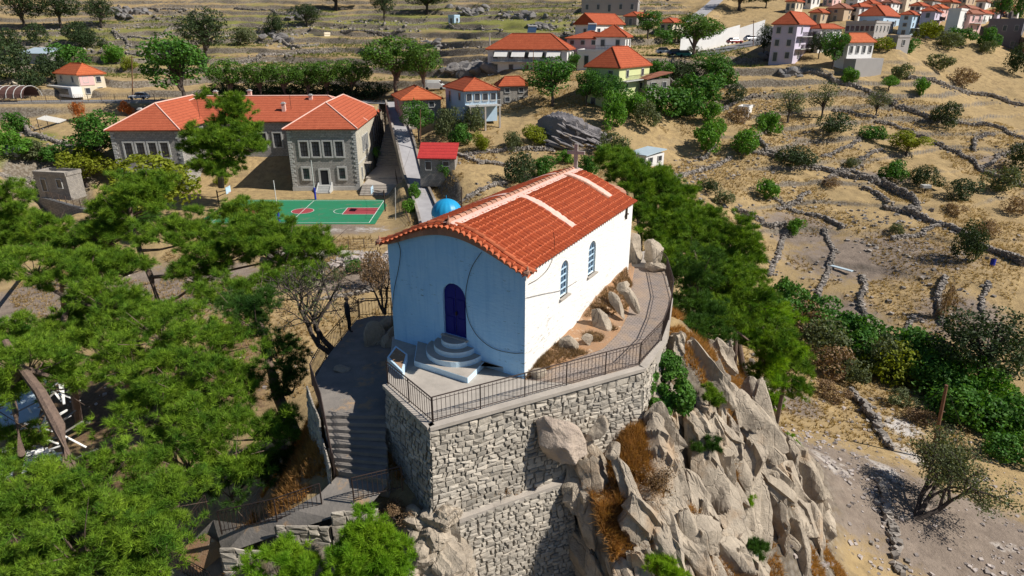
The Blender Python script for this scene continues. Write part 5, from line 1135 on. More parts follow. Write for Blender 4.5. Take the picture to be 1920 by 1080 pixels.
# rough crags on the hillside
for i,(px,py,wd,lb) in enumerate([(870,130,90,'dark crag below the awning house above the orchard houses'),(250,25,70,'grey crag breaking the terraces near the top left round trees'),(520,70,60,'long grey crag by the small pump hut'),(880,22,70,'crag under the top edge right of the blue cabin'),(980,28,60,'row of bare rocks left of the white gabled house'),(1440,105,40,'dark crag beside the road left of the lavender house'),(1480,138,55,'steep dark rocks below the tall lavender house'),(815,85,50,'pale broken rocks on the slope above the umbrella pines'),(1010,52,50,'rocky ledge above the awning house'),(560,30,50,'rocky patch between the two dark hillside trees'),(1300,70,50,'rocky slope beneath the upper hill road'),(700,95,45,'low rocks among green grass above the pine row')]):
    mb=MB(); p0=ground(px,py); sc_=depth(p0)/FPX
    for k in range(26):
        u,v=r_.normal(size=2)*.25; q=ground(px+u*wd,py+v*wd*.22); s=r_.uniform(1.,3.6)*wd/70; rock(mb,q,(s*1.3,s,s*.8),tuple(r_.uniform(-.5,.5,3)),5000+i*60+k,3,lo=.4)
    tag(mb.build('crag',M('dark_crag_rock',(.25,.235,.225),(.14,.13,.125),.6,bs=2,b=.8,bd=.2,obj=False) if i==0 else bpy.data.materials['dark_crag_rock']),lb,'crag')
# ---------------------------------------------------------------- dry-stone walls
_cube=np.array([[x,y,z] for x in(-1,1) for y in(-1,1) for z in(-1,1)],float)
_cf=np.array([[0,1,3,2],[4,6,7,5],[0,4,5,1],[2,3,7,6],[0,2,6,4],[1,5,7,3]])
def stones(C,S,seed,flat=.7):
    r=np.random.default_rng(seed); n=len(C); K=_cube[None]*r.uniform(.55,1.0,(n,8,3)); K=K*(S[:,None,None]/2)*np.array([1,1,flat])
    a=r.uniform(0,6.28,n); b=r.normal(0,.3,n); c,s=np.cos(a),np.sin(a); cb,sb=np.cos(b),np.sin(b)
    x=K[...,0]*cb[:,None]+K[...,2]*sb[:,None]; z=-K[...,0]*sb[:,None]+K[...,2]*cb[:,None]; y=K[...,1]
    V=np.stack([x*c[:,None]-y*s[:,None],x*s[:,None]+y*c[:,None],z],-1)+C[:,None]; F=(_cf[None]+np.arange(n)[:,None,None]*8).reshape(-1,4); return V.reshape(-1,3),F
def drywall(px,label,h=1.0,wd=.7,seed=0,stone=.42,grp='dry-stone terrace walls in the fields',rub=.18):
    r=np.random.default_rng(seed+500); W_=[ground(*p) for p in px]; C=[];S=[]
    for a,b in zip(W_[:-1],W_[1:]):
        L=np.linalg.norm((b-a)[:2]); n=int(L/stone*max(1,h/stone*1.15)*3.6)+2; u=r.random(n); d=(b-a)[:2]/L; nn=np.array([-d[1],d[0]])
        hh=r.random(n)**1.1; off=r.uniform(-1,1,n)*wd/2*(1.1-hh*.6)*.8; xy=a[:2]+u[:,None]*(b-a)[:2]+nn*(off+.5*vnoise(np.c_[u*L*.25,u*0,u*0+seed]))[:,None]
        q=max(2,int(n*rub)); far=r.random(n)<rub*.4; xy[far]+=nn*r.normal(0,1.2,far.sum())[:,None]; hh[far]=0
        C.append(np.c_[xy,hh*h*.66*(.75+.35*vnoise(np.c_[xy*.3,u*0]))]); S.append(r.uniform(.6,1.35,n)*stone)
    C=np.vstack(C); S=np.concatenate(S); C[:,2]+=terr_cut(C[:,:2])+.05; V,F=stones(C,S,seed); o=link('stone_wall',mk_mesh('stone_wall',V,[F],[m_drystone])); tag(o,label,'stone wall',grp); return o
DW=[([(1522,130),(1560,150),(1610,165),(1660,190),(1740,220)],'long dark stone wall running down right from the concrete terrace of the low white house',1.5),
([(1560,202),(1600,215),(1640,225),(1680,238),(1740,262)],'stone wall passing behind the thicket of small trees in mid field',1.1),
([(1420,262),(1440,285),(1500,300),(1540,318),(1600,335),(1650,345)],'stone wall curving under the two green bushes at the near field edge',1.2),
([(1400,285),(1440,292),(1500,310)],'stub of stone wall beside the bright bush by the path',1.0),
([(1650,345),(1700,372),(1720,395),(1690,400),(1770,425),(1820,455),(1920,500)],'heavy dark stone wall sloping down to the round dark bush',1.8),
([(1520,318),(1600,322),(1660,350)],'thin stone wall between two pale field strips',.9),
([(1540,295),(1612,262)],'pale straight stone wall dividing the middle plots, left one',.8),([(1598,312),(1655,282)],'pale straight stone wall dividing the middle plots, right one',.8),
([(1540,345),(1620,312)],'low stone line left of the square plots',.6),
([(1750,270),(1800,290),(1835,320),(1860,330),(1920,352)],'stone wall running right beyond the spreading tree',1.2),
([(1828,285),(1830,262),(1862,250)],'small curved stone wall enclosing the right field corner',.9),([(1845,320),(1870,295),(1920,272)],'curved stone wall climbing to the right edge',.9),
([(1740,220),(1800,232),(1860,238),(1920,262)],'broad tumbled stone wall below the dark spreading oak',1.3),
([(1700,150),(1780,165),(1850,180),(1920,200)],'stone bank under the shade at the far right fields',1.3),
([(1450,375),(1500,402),(1540,410),(1580,430)],'stone wall stepping down beside the lone bright bush',1.0),
([(1380,392),(1430,420),(1475,432)],'stone wall just right of the dark pine crowns',1.2),
([(1475,432),(1462,480),(1445,520)],'pale tumbled wall running down to the hedge top',.7),
([(1460,395),(1500,372),(1520,362)],'short stone line above the lone bright bush',.6),
([(1620,352),(1660,385),(1700,400)],'stone wall beside the rocky bare patch',.9),([(1670,450),(1730,435),(1765,420)],'loose stone wall left of the heavy dark wall',1.0),
([(1770,520),(1755,560),(1765,610)],'tumbled wall left of the round dark bush going downhill',1.1),
([(1540,430),(1560,470),(1550,500),(1530,560),(1532,575)],'scattered line of grey stones in the middle of the bare field',.6),
([(1620,520),(1615,560),(1620,600)],'short row of boulders in the lower bare field',.9),([(1855,530),(1845,600)],'thin stone line in the right strip field',.4),([(1705,590),(1700,640)],'faint stone line above the hedge',.4),
([(1600,740),(1625,770),(1650,800),(1662,840)],'dark low stone wall winding down the stony slope',1.0),
([(1650,900),(1662,960),(1680,1020),(1685,1075)],'narrow stone-edged channel beside the small slope tree',.5),
([(830,300),(900,308),(960,315)],'pale stone wall above the orchard behind the chapel',.9),([(870,290),(990,278),(1040,282)],'long thin stone wall in the orchard under the bare rock',.8),([(860,385),(910,355),(950,345)],'grey stone wall below the orchard beside the chapel roof',.9),
([(210,60),(280,75),(345,52)],'hillside terrace wall below the three round trees',1.0),([(220,15),(300,18),(350,22)],'dark terrace wall along the top left skyline',1.2),([(440,18),(520,28),(600,22)],'dark terrace wall between crag and hillside trees',1.2),
([(215,60),(240,85),(285,100)],'terrace wall stepping down beside the concrete hut',1.0),([(235,100),(290,108),(340,118)],'terrace wall right behind the roadside trees',1.2),([(420,120),(480,110),(560,98),(630,92)],'broken terrace wall above the pine row',1.2),
([(500,55),(560,90),(600,85)],'rocky terrace wall by the pump hut',1.2),([(640,60),(700,62),(760,60)],'low terrace line in the green grass above the pines',.8),([(840,52),(900,54),(940,60)],'terrace wall beside the pale blue cabin',.8),
([(0,120),(40,110),(90,100)],'terrace wall behind the long pale-roofed barn',1.2),([(45,225),(60,255),(120,270),(150,285)],'curved grey wall of the old basin left of the school',1.6),([(0,330),(60,335),(130,345)],'stone wall at the far left beside the slab-roofed shed',1.0),([(600,560),(700,545)],'low stone edging below the rubble near the chapel left side',.4),
([(1340,212),(1390,190),(1420,180)],'short stone wall near the tiny white shed',.9),([(1230,350),(1290,330),(1370,300)],'tumbled wall along the earth track right of the white block shed',.9),([(1310,300),(1340,275)],'rock pile wall beside the earth track',1.0),([(1250,150),(1290,190),(1300,220)],'dark wall under the trees by the grey stone house',1.5)]
for i,(p,l,h) in enumerate(DW): drywall(p,l,h,seed=i,stone=.40)
# loose stones lying on the slopes (uncountable)
def scatter(n,box,seed,smin,smax,name,label,mat,dens=None,avoid=None):
    r=np.random.default_rng(seed); C=[];S=[]
    P=np.c_[r.uniform(box[0],box[1],n),r.uniform(box[2],box[3],n)]
    if dens is not None: P=P[dens(P)>r.random(len(P))]
    z=terr_cut(P); S=smin+(smax-smin)*r.random(len(P))**3.5; V,F=stones(np.c_[P,z+S*.1],S,seed,.65); o=link(name,mk_mesh(name,V,[F],[mat])); return tag(o,label,'stones',kind='stuff')
m_palestone=M('pale_loose_stone',(.46,.40,.36),(.32,.28,.26),2,b=.3,island=.3,obj=False)
nz=lambda sc,lo:(lambda P: np.clip((fbm(np.c_[P*sc,P[:,0]*0],3,3)-lo)*4,0,1))
scatter(20000,(14,50,20,62),1,.03,.36,'loose_stones','pale loose stones strewn over the bare slope at lower right',m_palestone,lambda P:np.clip(nz(.16,.0)(P)*.7+.10,0,1)*(1-sm(P[:,1],50,60)))
scatter(9000,(25,90,60,150),2,.12,.7,'field_stones','dark loose stones dotted over the dry terraced fields',m_drystone,nz(.07,.0))
scatter(3500,(-26,-12,70,80),3,.15,.8,'rubble','heap of rubble stones below the school yard fence',m_palestone,lambda P:np.exp(-((P[:,1]-75)/1.6)**2)*sm(P[:,0],-25,-20))
scatter(1500,(-60,-14,40,75),4,.08,.4,'loose_stones','small loose stones on the dirt between the pines',m_palestone,nz(.1,.15))
scatter(9000,(-160,60,165,260),5,.3,1.3,'hillside_stones','grey stones scattered along the hillside terraces',m_drystone,nz(.06,.05))
# ---------------------------------------------------------------- foliage builders
def leafcloud(P,Nn,size,seed,asp=.6):
    r=np.random.default_rng(seed); n=len(P); T=r.normal(size=(n,3)); T-= (T*Nn).sum(1)[:,None]*Nn*.6; T/=np.linalg.norm(T,axis=1)[:,None]+1e-9; B=np.cross(Nn,T); B/=np.linalg.norm(B,axis=1)[:,None]+1e-9
    s=size*r.uniform(.6,1.3,n)[:,None]; V=np.stack([P-T*s,P+B*s*asp,P+T*s,P-B*s*asp],1).reshape(-1,3); return V,np.arange(n*4).reshape(-1,4)
def lobes(r,n,rad,zc,h):
    L=[]
    for k in range(n):
        a=r.uniform(0,6.28); q=r.uniform(.0,1)**.6; z=r.uniform(-.6,1); e=math.sqrt(max(.05,1-z*z*.8)); L.append((q*rad*.72*e*math.cos(a),q*rad*.72*e*math.sin(a),zc+z*h*.62,rad*r.uniform(.24,.42)))
    return np.array(L)
def crown(seed,nl,nleaf,size,rad=1.,zc=.8,h=.8,noise_=.25,hollow=.35):
    r=np.random.default_rng(seed); L=lobes(r,nl,rad,zc,h); k=r.integers(0,nl,nleaf); d=r.normal(size=(nleaf,3)); d/=np.linalg.norm(d,axis=1)[:,None]; q=(1-hollow*r.random(nleaf)**1.5)
    q*=1+noise_*vnoise(d*3+k[:,None]*7.3,seed); P=L[k,:3]+d*(L[k,3]*q)[:,None]*[1,1,.85]; 
    # drop leaves deep inside neighbouring lobes
    dn=np.min(np.linalg.norm(P[:,None]-L[None,:,:3],axis=2)/L[None,:,3]+np.where(np.arange(nl)[None]==k[:,None],9,0),axis=1); P=P[dn>.55]; d=d[dn>.55]
    Nn=d*.7+r.normal(size=P.shape)*.55+[0,0,.35]; Nn/=np.linalg.norm(Nn,axis=1)[:,None]; return leafcloud(P,Nn,size,seed),L
BUSH={}
def bushmesh(kind,v):
    k=(kind,v)
    if k not in BUSH:
        mt,nl,n,s=dict(g=(m_leaf,16,3600,.055),b=(m_leaf_b,15,3400,.055),d=(m_leaf_d,17,4400,.042),y=(m_leaf_y,13,3000,.055),o=(m_leaf_o,14,2600,.05),t=(m_dry,12,2200,.045),r=(m_red_leaf,10,2000,.05))[kind]
        (V,F),_=crown(100+v*13+ord(kind),nl,n,s,1.,.44,.66); V[:,2]=np.maximum(V[:,2],-.1); BUSH[k]=mk_mesh('shrub',V,[F],[mt])
    return BUSH[k]
TREE={}
m_pine_d2=leafmat('umbrella_pine_needles',(.06,.145,.02),(.11,.20,.025),.25,.45,.5)
def treemesh(kind,v):
    k=(kind,v)
    if k not in TREE:
        mt,nl,n,s,bk=dict(g=(m_leaf,22,5200,.045,m_darkbark),b=(m_leaf_b,20,5000,.048,m_darkbark),d=(m_leaf_d,26,8000,.032,m_darkbark),y=(m_leaf_y,20,4600,.05,m_darkbark),o=(m_leaf_o,18,2600,.036,m_darkbark),u=(m_pine_d2,24,9000,.034,m_bark),w=(m_dry,12,500,.03,m_darkbark))[kind]
        h=.62 if kind=='u' else .95
        (V,F),L=crown(300+v*17+ord(kind),nl,n,s,1.,1.12 if kind!='u' else 1.3,h,hollow=.5 if kind=='o' else .3)
        m=MB(); r=np.random.default_rng(v+5); top=np.array([0,0,.8]); m.tube([(0,0,-.3),(.04,.02,.3),(.0,.05,.8)],[.06,.045,.035],7)
        for l in L[:14]:
            e=l[:3]; mid=top*.6+e*.4+[0,0,-.05]; m.tube([top-[0,0,r.uniform(.1,.4)],mid,e],[.04,.026,.012],5)
        TREE[k]=(mk_mesh('crown',V,[F],[mt]),mk_mesh('trunk',np.vstack(m.V),[np.vstack(f) for f in m.F.values()],[bk]))
    return TREE[k]
_pc={}
def place_bush(px,py,wpx,hpx,kind,label,grp='shrubs in the dry fields',v=None,D=None,cat='bush'):
    p=ground(px,py) if D is None else atD(px,py,D); dp=depth(p); w_=wpx/FPX*dp/2/.82; h_=hpx/FPX*dp/1.0
    n=len(_pc); _pc[n]=1; o=link('shrub',bushmesh(kind,(n if v is None else v)%3)); o.location=tuple(p); o.scale=(w_,w_*.9,max(h_,.3)); o.rotation_euler=(0,0,n*1.7); tag(o,label,cat,grp); return o
def place_tree(px,py,wpx,hpx,kind,label,grp='trees around the village',D=None,name='broadleaf_tree'):
    """px,py: foot of the trunk; hpx total height"""
    p=ground(px,py) if D is None else atD(px,py,D); dp=depth(p); w_=wpx/FPX*dp/2/.80; h_=hpx/FPX*dp/1.75
    n=len(_pc); _pc[n]=1; cm,tm=treemesh(kind,n%3); t=thing(name,label,'tree',tuple(p),n*2.1,grp); t.scale=(w_,w_,h_)
    link('crown',cm,t); link('trunk',tm,t); return t
BB=[(1095,0,0,0,'',''),]
G1='shrubs in the dry fields'
for a in [
(1325,282,62,50,'b','bright green bush largest of the pair left of the earth track'),(1398,288,60,42,'b','bright green bush right of the big one beside the wall stub'),(1440,250,48,40,'b','bright bush just above the two track bushes'),(1332,230,40,36,'b','bright green bush left of the tiny white shed, lower one'),
(1380,195,42,34,'d','dark round bush right above the tiny white shed'),(1385,232,50,30,'t','brown brush mound below the tiny white shed'),(1565,252,75,36,'d','wide dark shrub in the middle field below the small trees'),(1636,262,52,24,'g','low dark green shrub by the shadowed wall'),(1590,155,34,28,'b','round green bush beside the long dark wall'),
(1725,178,30,30,'b','round green bush alone in the upper right field'),(1770,238,60,42,'d','dark spreading bush under the tumbled wall'),(1490,310,72,34,'d','wide dark shrub beside the curving wall'),(1438,372,46,34,'b','lone bright bush in the bare middle field'),(1675,338,52,34,'g','dull green bush among the walls of the central field'),
(1735,348,58,34,'d','dark bush beside the white spot in the right field'),(1800,372,66,34,'d','low dark bush on the wall right of the white spot'),(1905,322,56,50,'d','big dark bush touching the right edge in mid height'),(1875,360,76,46,'o','grey green shrub below the right edge bush'),(1490,438,34,28,'b','small bright bush on the stepping stone wall'),
(1355,382,44,26,'o','grey shrub near the chapel pines'),(1325,362,44,24,'d','dark low shrub above the grey one near the pines'),(1560,352,40,20,'t','dry brown tuft in the pale strips'),(1595,315,30,20,'o','olive shrub in the pale strips'),(1805,490,58,72,'d','tall round dark bush at the end of the heavy wall'),
(1850,440,60,26,'t','grey dry thicket above the round dark bush'),(1790,400,44,18,'t','dry brown thicket in the right field'),(1900,400,60,30,'t','brown brush near the right edge'),(1680,440,30,20,'o','sparse shrub on loose wall'),(1770,600,34,70,'t','dry shrubs along the tumbled downhill wall'),
(1905,140,40,50,'d','dark tree-like bush at the right edge below the town'),(1850,100,30,20,'o','olive shrub below the dark cement building'),(1620,128,22,16,'b','green bush beside the low white house'),(1610,88,46,14,'b','clipped green vine hedge before the grey annex'),(1700,100,44,24,'g','green bush under the narrow blue house'),
(1740,75,50,30,'y','yellow green bushes below the lavender-pink house'),(1800,85,50,30,'g','green bushes below the tall narrow house'),(1775,90,60,26,'o','olive bushes right of the town row'),(1850,92,40,36,'g','green tree bush beside the dark cement building'),(1760,130,60,26,'o','olive brush on the bank under the town bushes'),(1650,92,50,20,'y','yellow shrub near the grey annex'),
(1690,150,44,30,'o','grey green brush in upper fields below town'),(1800,160,60,30,'t','bare brown brush patch in upper right field'),
(890,250,50,44,'o','olive shrub below the stilted house'),(865,272,46,36,'g','bright shrub left of the yellow one in the orchard'),(905,282,34,34,'y','yellow flowering shrub in the orchard under the stilted house'),(845,258,60,50,'o','grey olive thicket beside the lane orchard'),(835,332,34,34,'g','dark green bush in front of the red-roofed hut'),(980,345,70,56,'d','round dark bush behind the left slope of the chapel roof'),(1020,330,50,36,'g','green bush between the round dark bush and the stone cross'),(1100,330,46,36,'g','bright green bush right of the stone cross'),(1060,305,34,24,'b','small bush behind the stone cross'),
(960,280,44,30,'o','sparse shrub in dry grass below the bare rock'),(1000,272,54,34,'y','light green sapling left of the bare rock'),(1150,290,70,40,'o','olive thicket left of the white block shed'),(1240,215,90,50,'g','dense green bushes under the grey stone house'),(1290,220,70,50,'g','broad green bushes right below the grey stone house'),(1180,215,60,44,'b','bright green bush below the yellow-green house'),(1210,240,56,44,'o','olive bush right of the bare rock'),(1150,240,50,60,'b','leafy green bush at the right flank of the bare rock'),(1310,185,90,44,'g','wide green thicket above the tiny white shed, left side'),(1350,160,60,40,'g','green thicket next to the roadside field'),(1345,250,30,26,'b','small bright bush near the track fork'),
(1240,150,60,34,'g','green bushes behind the yellow-green house'),(1300,105,30,16,'o','olive bush under the street edge'),(1270,150,70,30,'d','dark bushes on the slope below the street'),(1255,82,60,24,'g','green shrubs between the white corner house and the street'),
(60,170,60,36,'d','dark shrub right of the low brown wall at far left'),(30,150,90,60,'d','dark bushy mass at the left edge above the road'),(95,155,70,46,'d','dark spreading shrub beside the orange-roofed house'),(130,120,70,34,'g','green shrub above the orange-roofed house'),(20,100,60,40,'d','dark bush left of the long barn'),(215,118,40,34,'b','pale green bush above the roadside'),(150,80,56,34,'d','dark bushes above the barn, middle'),(70,85,46,36,'d','dark round bush just above the barn'),(170,90,50,30,'d','dark bush beside the rocky terrace, lower left hill'),(245,130,30,20,'y','yellow brown bush by the left pole'),
(20,290,80,40,'b','bright green bushes at far left below the ramp'),(60,300,70,34,'o','olive brush slope left of the basin wall'),(100,300,60,26,'g','green brush under the basin wall'),(30,250,50,36,'g','green bush near the corrugated ramp'),(240,215,30,24,'r','rust-red bush between pole and school roof'),(150,228,34,34,'r','rust-red bush above the dark green tree left of the school'),(460,85,46,34,'o','pale green shrub right of the big hillside oak'),(515,65,34,34,'d','round dark bush left of the double tree'),(415,345,26,18,'y','yellow green shrub in the school recess'),
(665,295+170,0,0,'g',''),(665,510,34,24,'g','small green bush below the rubble'),(635,525,30,22,'o','sparse bush beside the small green one'),(705,540,60,70,'t','bare dark thicket against the left side of the chapel'),
(1560,745,70,30,'t','grey dead brush at the hedge foot'),(1690,760,60,30,'o','olive brush beyond the stone wall near the pole'),(1720,790,60,24,'t','dry brush beside the utility pole'),
]:
    if a[2]: place_bush(*a)
for a in [
(390,115,92,84,'d','big round dark oak on the lower hillside above the school'),(115,50,80,60,'d','dark round tree middle of the three at top left'),(45,55,80,70,'d','dark tree at the top left corner'),(192,52,54,50,'d','dark round tree right of the three at top left'),(630,20,110,60,'d','large dark tree at the top edge above the pump hut'),(575,50,50,36,'d','dark small tree beside the large top-edge tree'),(722,42,46,60,'d','narrow dark tree on the upper hillside'),(800,25,90,50,'d','dark broad tree at the top edge left of the blue cabin'),
(345,196,120,110,'g','big bright green tree behind the left end of the school roof'),(190,312,100,90,'g','dense dark green tree left of the school front'),(785,265,56,66,'g','leafy tree beside the lane in front of the stone house'),(1035,200,100,78,'g','broad green tree below the awning house'),(1100,200,50,60,'g','green tree left of the yellow-green house'),(1143,215,56,64,'g','green tree in front of the yellow-green house'),(1560,130,50,60,'g','dark green tree between the lavender house and the low white house'),(1535,110,36,44,'d','dark tree at the corner of the lavender house'),(1430,105,36,50,'d','dark tree left of the lavender house'),(1540,222,60,60,'o','slender grey green tree in the middle field, right one'),(1478,230,64,56,'o','slender grey green tree in the middle field, left one'),(1640,220,46,44,'o','small olive tree beside the mid wall'),(1665,172,34,26,'b','small bright sapling on the long dark wall'),(1700,292,64,42,'y','spreading yellow green tree on the shadowed wall'),(1870,55,30,70,'g','tall green poplar at the far right of town'),(1905,60,30,80,'g','tall green tree touching the top right corner'),
(1830,735,160,150,'d','large dark oak on the right bank above the green hollow'),(1905,700,60,60,'d','dark oak branch mass at the right edge beside the large oak'),(1075,135,30,30,'g','tree at the white house wall behind the awning house'),(1215,72,50,44,'g','green tree beside the upper small stone house'),(1330,150,70,44,'g','green tree in the thicket right of the grey stone house'),(1590,20,20,20,'g','tree between the upper row houses'),(1625,35,24,24,'g','tree before the blue and white house'),(1435,15,40,34,'d','dark tree mass at the top edge by the upper road'),(1385,20,90,50,'d','broad dark tree at the top beside the hill road'),
]:
    if a[2]>5: place_tree(*a)
for i,a in enumerate([(435,187,74,64,'u','round umbrella pine first from the left in the roadside row'),(490,187,70,60,'u','umbrella pine second from the left in the roadside row'),(535,187,72,60,'u','umbrella pine third from the left in the roadside row'),(580,187,62,60,'u','umbrella pine fourth from the left in the roadside row'),(615,187,70,62,'u','umbrella pine just left of the tall mast'),(662,187,72,66,'u','umbrella pine right of the tall mast'),(745,178,120,92,'u','largest umbrella pine with wide bright crown by the van'),(795,178,70,80,'u','umbrella pine leaning against the largest one'),(1300,108,94,68,'u','dark umbrella pine standing over the parked cars')]):
    place_tree(*a,grp='umbrella pines along the road',name='umbrella_pine')
place_tree(165,350,84,66,'y','yellow green tree beside the slab-roofed shed',name='mulberry_tree',grp='yellow green yard trees'); place_tree(300,425,150,120,'y','large yellow green tree at the left end of the school yard',name='mulberry_tree',grp='yellow green yard trees')
for i,(px,w_) in enumerate([(425,70),(470,70),(520,74),(565,70),(610,70),(655,74),(700,70)]): place_bush(px,183,w_,26,'d',['dark bush under the first umbrella pine of the row','dark bush between the first two umbrella pines','dark bush under the third umbrella pine','dark bush under the fourth umbrella pine','dark bush beside the tall mast foot','dark bush right of the mast under the row','dark bush before the van end of the pine row'][i],'bushes under the roadside pines')
place_bush(778,372,26,26,'b','leafy climber on the lane fence, upper one near the dome'); place_bush(768,398,30,26,'b','leafy climber on the lane fence, lower one near the dome')
# ---------------------------------------------------------------- pines built branch by branch
def tufts(C,A,L,seed,nn=12,wd=.012,spread=.75):
    r=np.random.default_rng(seed); n=len(C); d=A[:,None]+r.normal(size=(n,nn,3))*spread; d/=np.linalg.norm(d,axis=2)[...,None]
    l=(L if np.ndim(L) else np.full(n,L))[:,None]*r.uniform(.6,1.1,(n,nn)); s=np.cross(d,r.normal(size=(n,nn,3))); s/=np.linalg.norm(s,axis=2)[...,None]+1e-9; s*=wd
    b=C[:,None]+d*.02; V=np.stack([b-s,b+s,b+d*l[...,None]],2).reshape(-1,3); return V,np.arange(len(V)).reshape(-1,3)
def pine(label,trunk,masses,mat=m_pine,dens=1.,tr=.16,pad=.62,nl=.26,seed=1,bark=m_bark,name='aleppo_pine',grp='aleppo pines on the chapel hill',dead=6,wd=.013,tf=42,fill=1.0):
    """trunk: world points; masses: (centre, rx, ry, rz) foliage lobes in world space"""
    r=np.random.default_rng(seed); T=np.array(trunk,float); t=thing(name,label,'tree',tuple(T[0]),group=grp); m=MB()
    k=np.linspace(1,.45,len(T)); m.tube(T,tr*k,9); VV=[];AA=[];LL=[]; dm=m
    for (c,rx,ry,rz) in masses:
        c=np.array(c,float); area=(rx*ry+rx*rz+ry*rz)*2.0; n=max(5,int(dens*area/(pad*pad)*.70))
        d=r.normal(size=(n,3)); d[:,2]=np.abs(d[:,2])*.9-.35; d/=np.linalg.norm(d,axis=1)[:,None]; q=r.uniform(.45,1.08,n)*(1+.3*vnoise(d*2.3+seed+c[0],seed)); P=c+d*np.array([rx,ry,rz])*q[:,None]
        j=np.argmin(np.linalg.norm(T-c,axis=1)); root=T[max(0,min(j,len(T)-1))]
        ctr=c-[0,0,rz*.5]; m.tube([root,(root+ctr)/2+[0,0,-.12*np.linalg.norm(ctr-root)*.3],ctr],[tr*.5,tr*.34,tr*.22],6)
        for p in P[::2]: mid=(ctr+p)/2+r.normal(size=3)*.08-[0,0,.08]; m.tube([ctr,mid,p],[tr*.2,tr*.11,.012],4,cap=False)
        for p in P[1::5][:dead]: e=p+r.normal(size=3)*.6; dm.tube([ctr,(ctr+e)/2+r.normal(size=3)*.1,e],[.03,.02,.006],4,cap=False)
        nt=int(tf*1.25*fill); pr=pad*r.uniform(.6,1.3,n)
        dd=r.normal(size=(n,nt,3)); dd/=np.linalg.norm(dd,axis=2)[...,None]; dd[...,2]=dd[...,2]*.45+.2
        nc=9; cd=r.normal(size=(n,nc,3)); cd/=np.linalg.norm(cd,axis=2)[...,None]; cd[...,2]=cd[...,2]*.45+.2; cc=P[:,None]+cd*(pr[:,None,None]*r.uniform(.45,1.1,(n,nc,1))); kk=r.integers(0,nc,(n,nt)); X=np.take_along_axis(cc,kk[...,None],1)+r.normal(size=(n,nt,3))*[.13,.13,.07]*pad; dd=np.take_along_axis(cd,kk[...,None],1); A=dd*.75+np.array([0,0,.55])+(d*.35)[:,None]
        A/=np.linalg.norm(A,axis=2)[...,None]; VV.append(X.reshape(-1,3)); AA.append(A.reshape(-1,3))
    X=np.vstack(VV);A=np.vstack(AA); V,F=tufts(X,A,nl*1.15,seed,17,wd*.72)
    m.build('trunk',bark,t); link('crown',mk_mesh('crown',V-OFF[t.name],[F],[mat]),t)
    return t
VS=1.18
def ms(L,D=None):
    """foliage lobes: px,py,depth,half width px,half height px -> world ellipsoids, as deep as wide"""
    o=[]
    for px,py,d,rx,ry in L: c=ax(px,py,d); s=d/FPX; o.append((c,rx*s,rx*s*.85,ry*s*VS))
    return o
def tk(*L): return [ax(*p) for p in L]
pine('tall pine with bare brown trunk crossing the gap above the dirt yard',[ground(298,640)-[0,0,.5]]+tk((298,572,44),(283,520,44),(262,470,44),(250,430,44),(240,370,44)),ms([(240,385,44,62,40),(330,440,43,72,36),(420,470,42,80,38),(200,440,44,50,36),(280,350,45,50,30),(520,470,42,80,30),(370,520,41,46,20)]),seed=1,tr=.26,nl=.32,wd=.016)
pine('pine with dark forked limb whose crown ends near the yard fence',[ground(430,640)]+tk((445,590,38),(452,540,38),(480,515,38),(530,500,39)),ms([(540,455,40,74,30),(590,470,40,44,22),(500,530,38,40,22),(440,410,44,0,0),(420,555,37,50,32),(560,520,39,46,34),(470,440,41,60,30),(400,505,38,30,18)][:3]+[(420,555,37,50,32),(560,520,39,46,34),(470,440,41,60,30)]),seed=2,tr=.18,nl=.30,wd=.015)
pine('small pine at the near left corner of the green court',[ground(470,440)]+tk((478,425,88),(470,400,88),(462,385,88)),ms([(462,395,88,36,22),(490,405,87,24,16),(435,405,88,26,16)]),seed=3,tr=.3,pad=1.2,nl=.6,wd=.03)
pine('slim pine cut by the left edge beside the dark road',[ground(40,520)]+tk((35,500,50),(20,450,50),(10,400,50)),ms([(10,395,50,50,46),(40,445,50,36,40),(-30,470,50,60,50)]),seed=4,tr=.22,nl=.34,wd=.018)
pine('broad pine filling the left middle above the shaded gully',[ground(150,800)]+tk((125,660,35),(120,600,36),(130,560,36)),ms([(60,500,38,80,34),(160,520,38,80,36),(40,560,37,50,0.1),(200,560,36,60,40),(100,640,35,70,40),(190,640,35,56,44),(230,480,39,50,30)][:2]+[(200,560,36,60,40),(100,640,35,70,36),(190,650,35,56,44),(230,500,39,50,30)]),seed=5,tr=.26,nl=.28)
pine('large sunlit pine with layered crown in the left centre',[ground(330,900)]+tk((310,800,29),(320,740,29),(340,690,29)),ms([(300,620,31,90,34),(390,650,30,80,36),(250,690,30,76,38),(340,720,28,90,44),(430,720,28,66,40),(290,780,27,90,44),(400,800,26,80,44),(480,810,26,70,28),(530,830,26,34,24),(350,860,25,80,40),(440,870,25,54,30)]),seed=6,tr=.30,nl=.24,dens=1.1)
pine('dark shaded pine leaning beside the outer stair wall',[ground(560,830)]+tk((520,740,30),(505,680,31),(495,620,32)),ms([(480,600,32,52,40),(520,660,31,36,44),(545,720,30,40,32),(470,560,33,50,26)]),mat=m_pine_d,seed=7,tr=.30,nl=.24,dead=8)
pine('massive pine at the lower left with thick trunk over the ruined shed',[ground(170,980)]+tk((132,880,24),(110,800,24.5),(75,735,25),(40,690,25.5),(10,640,26)),ms([(40,680,26,90,50),(-20,740,26,60,50),(90,720,26.5,50,18),(140,700,27,40,30)]),seed=8,tr=.30,nl=.22,dead=14)
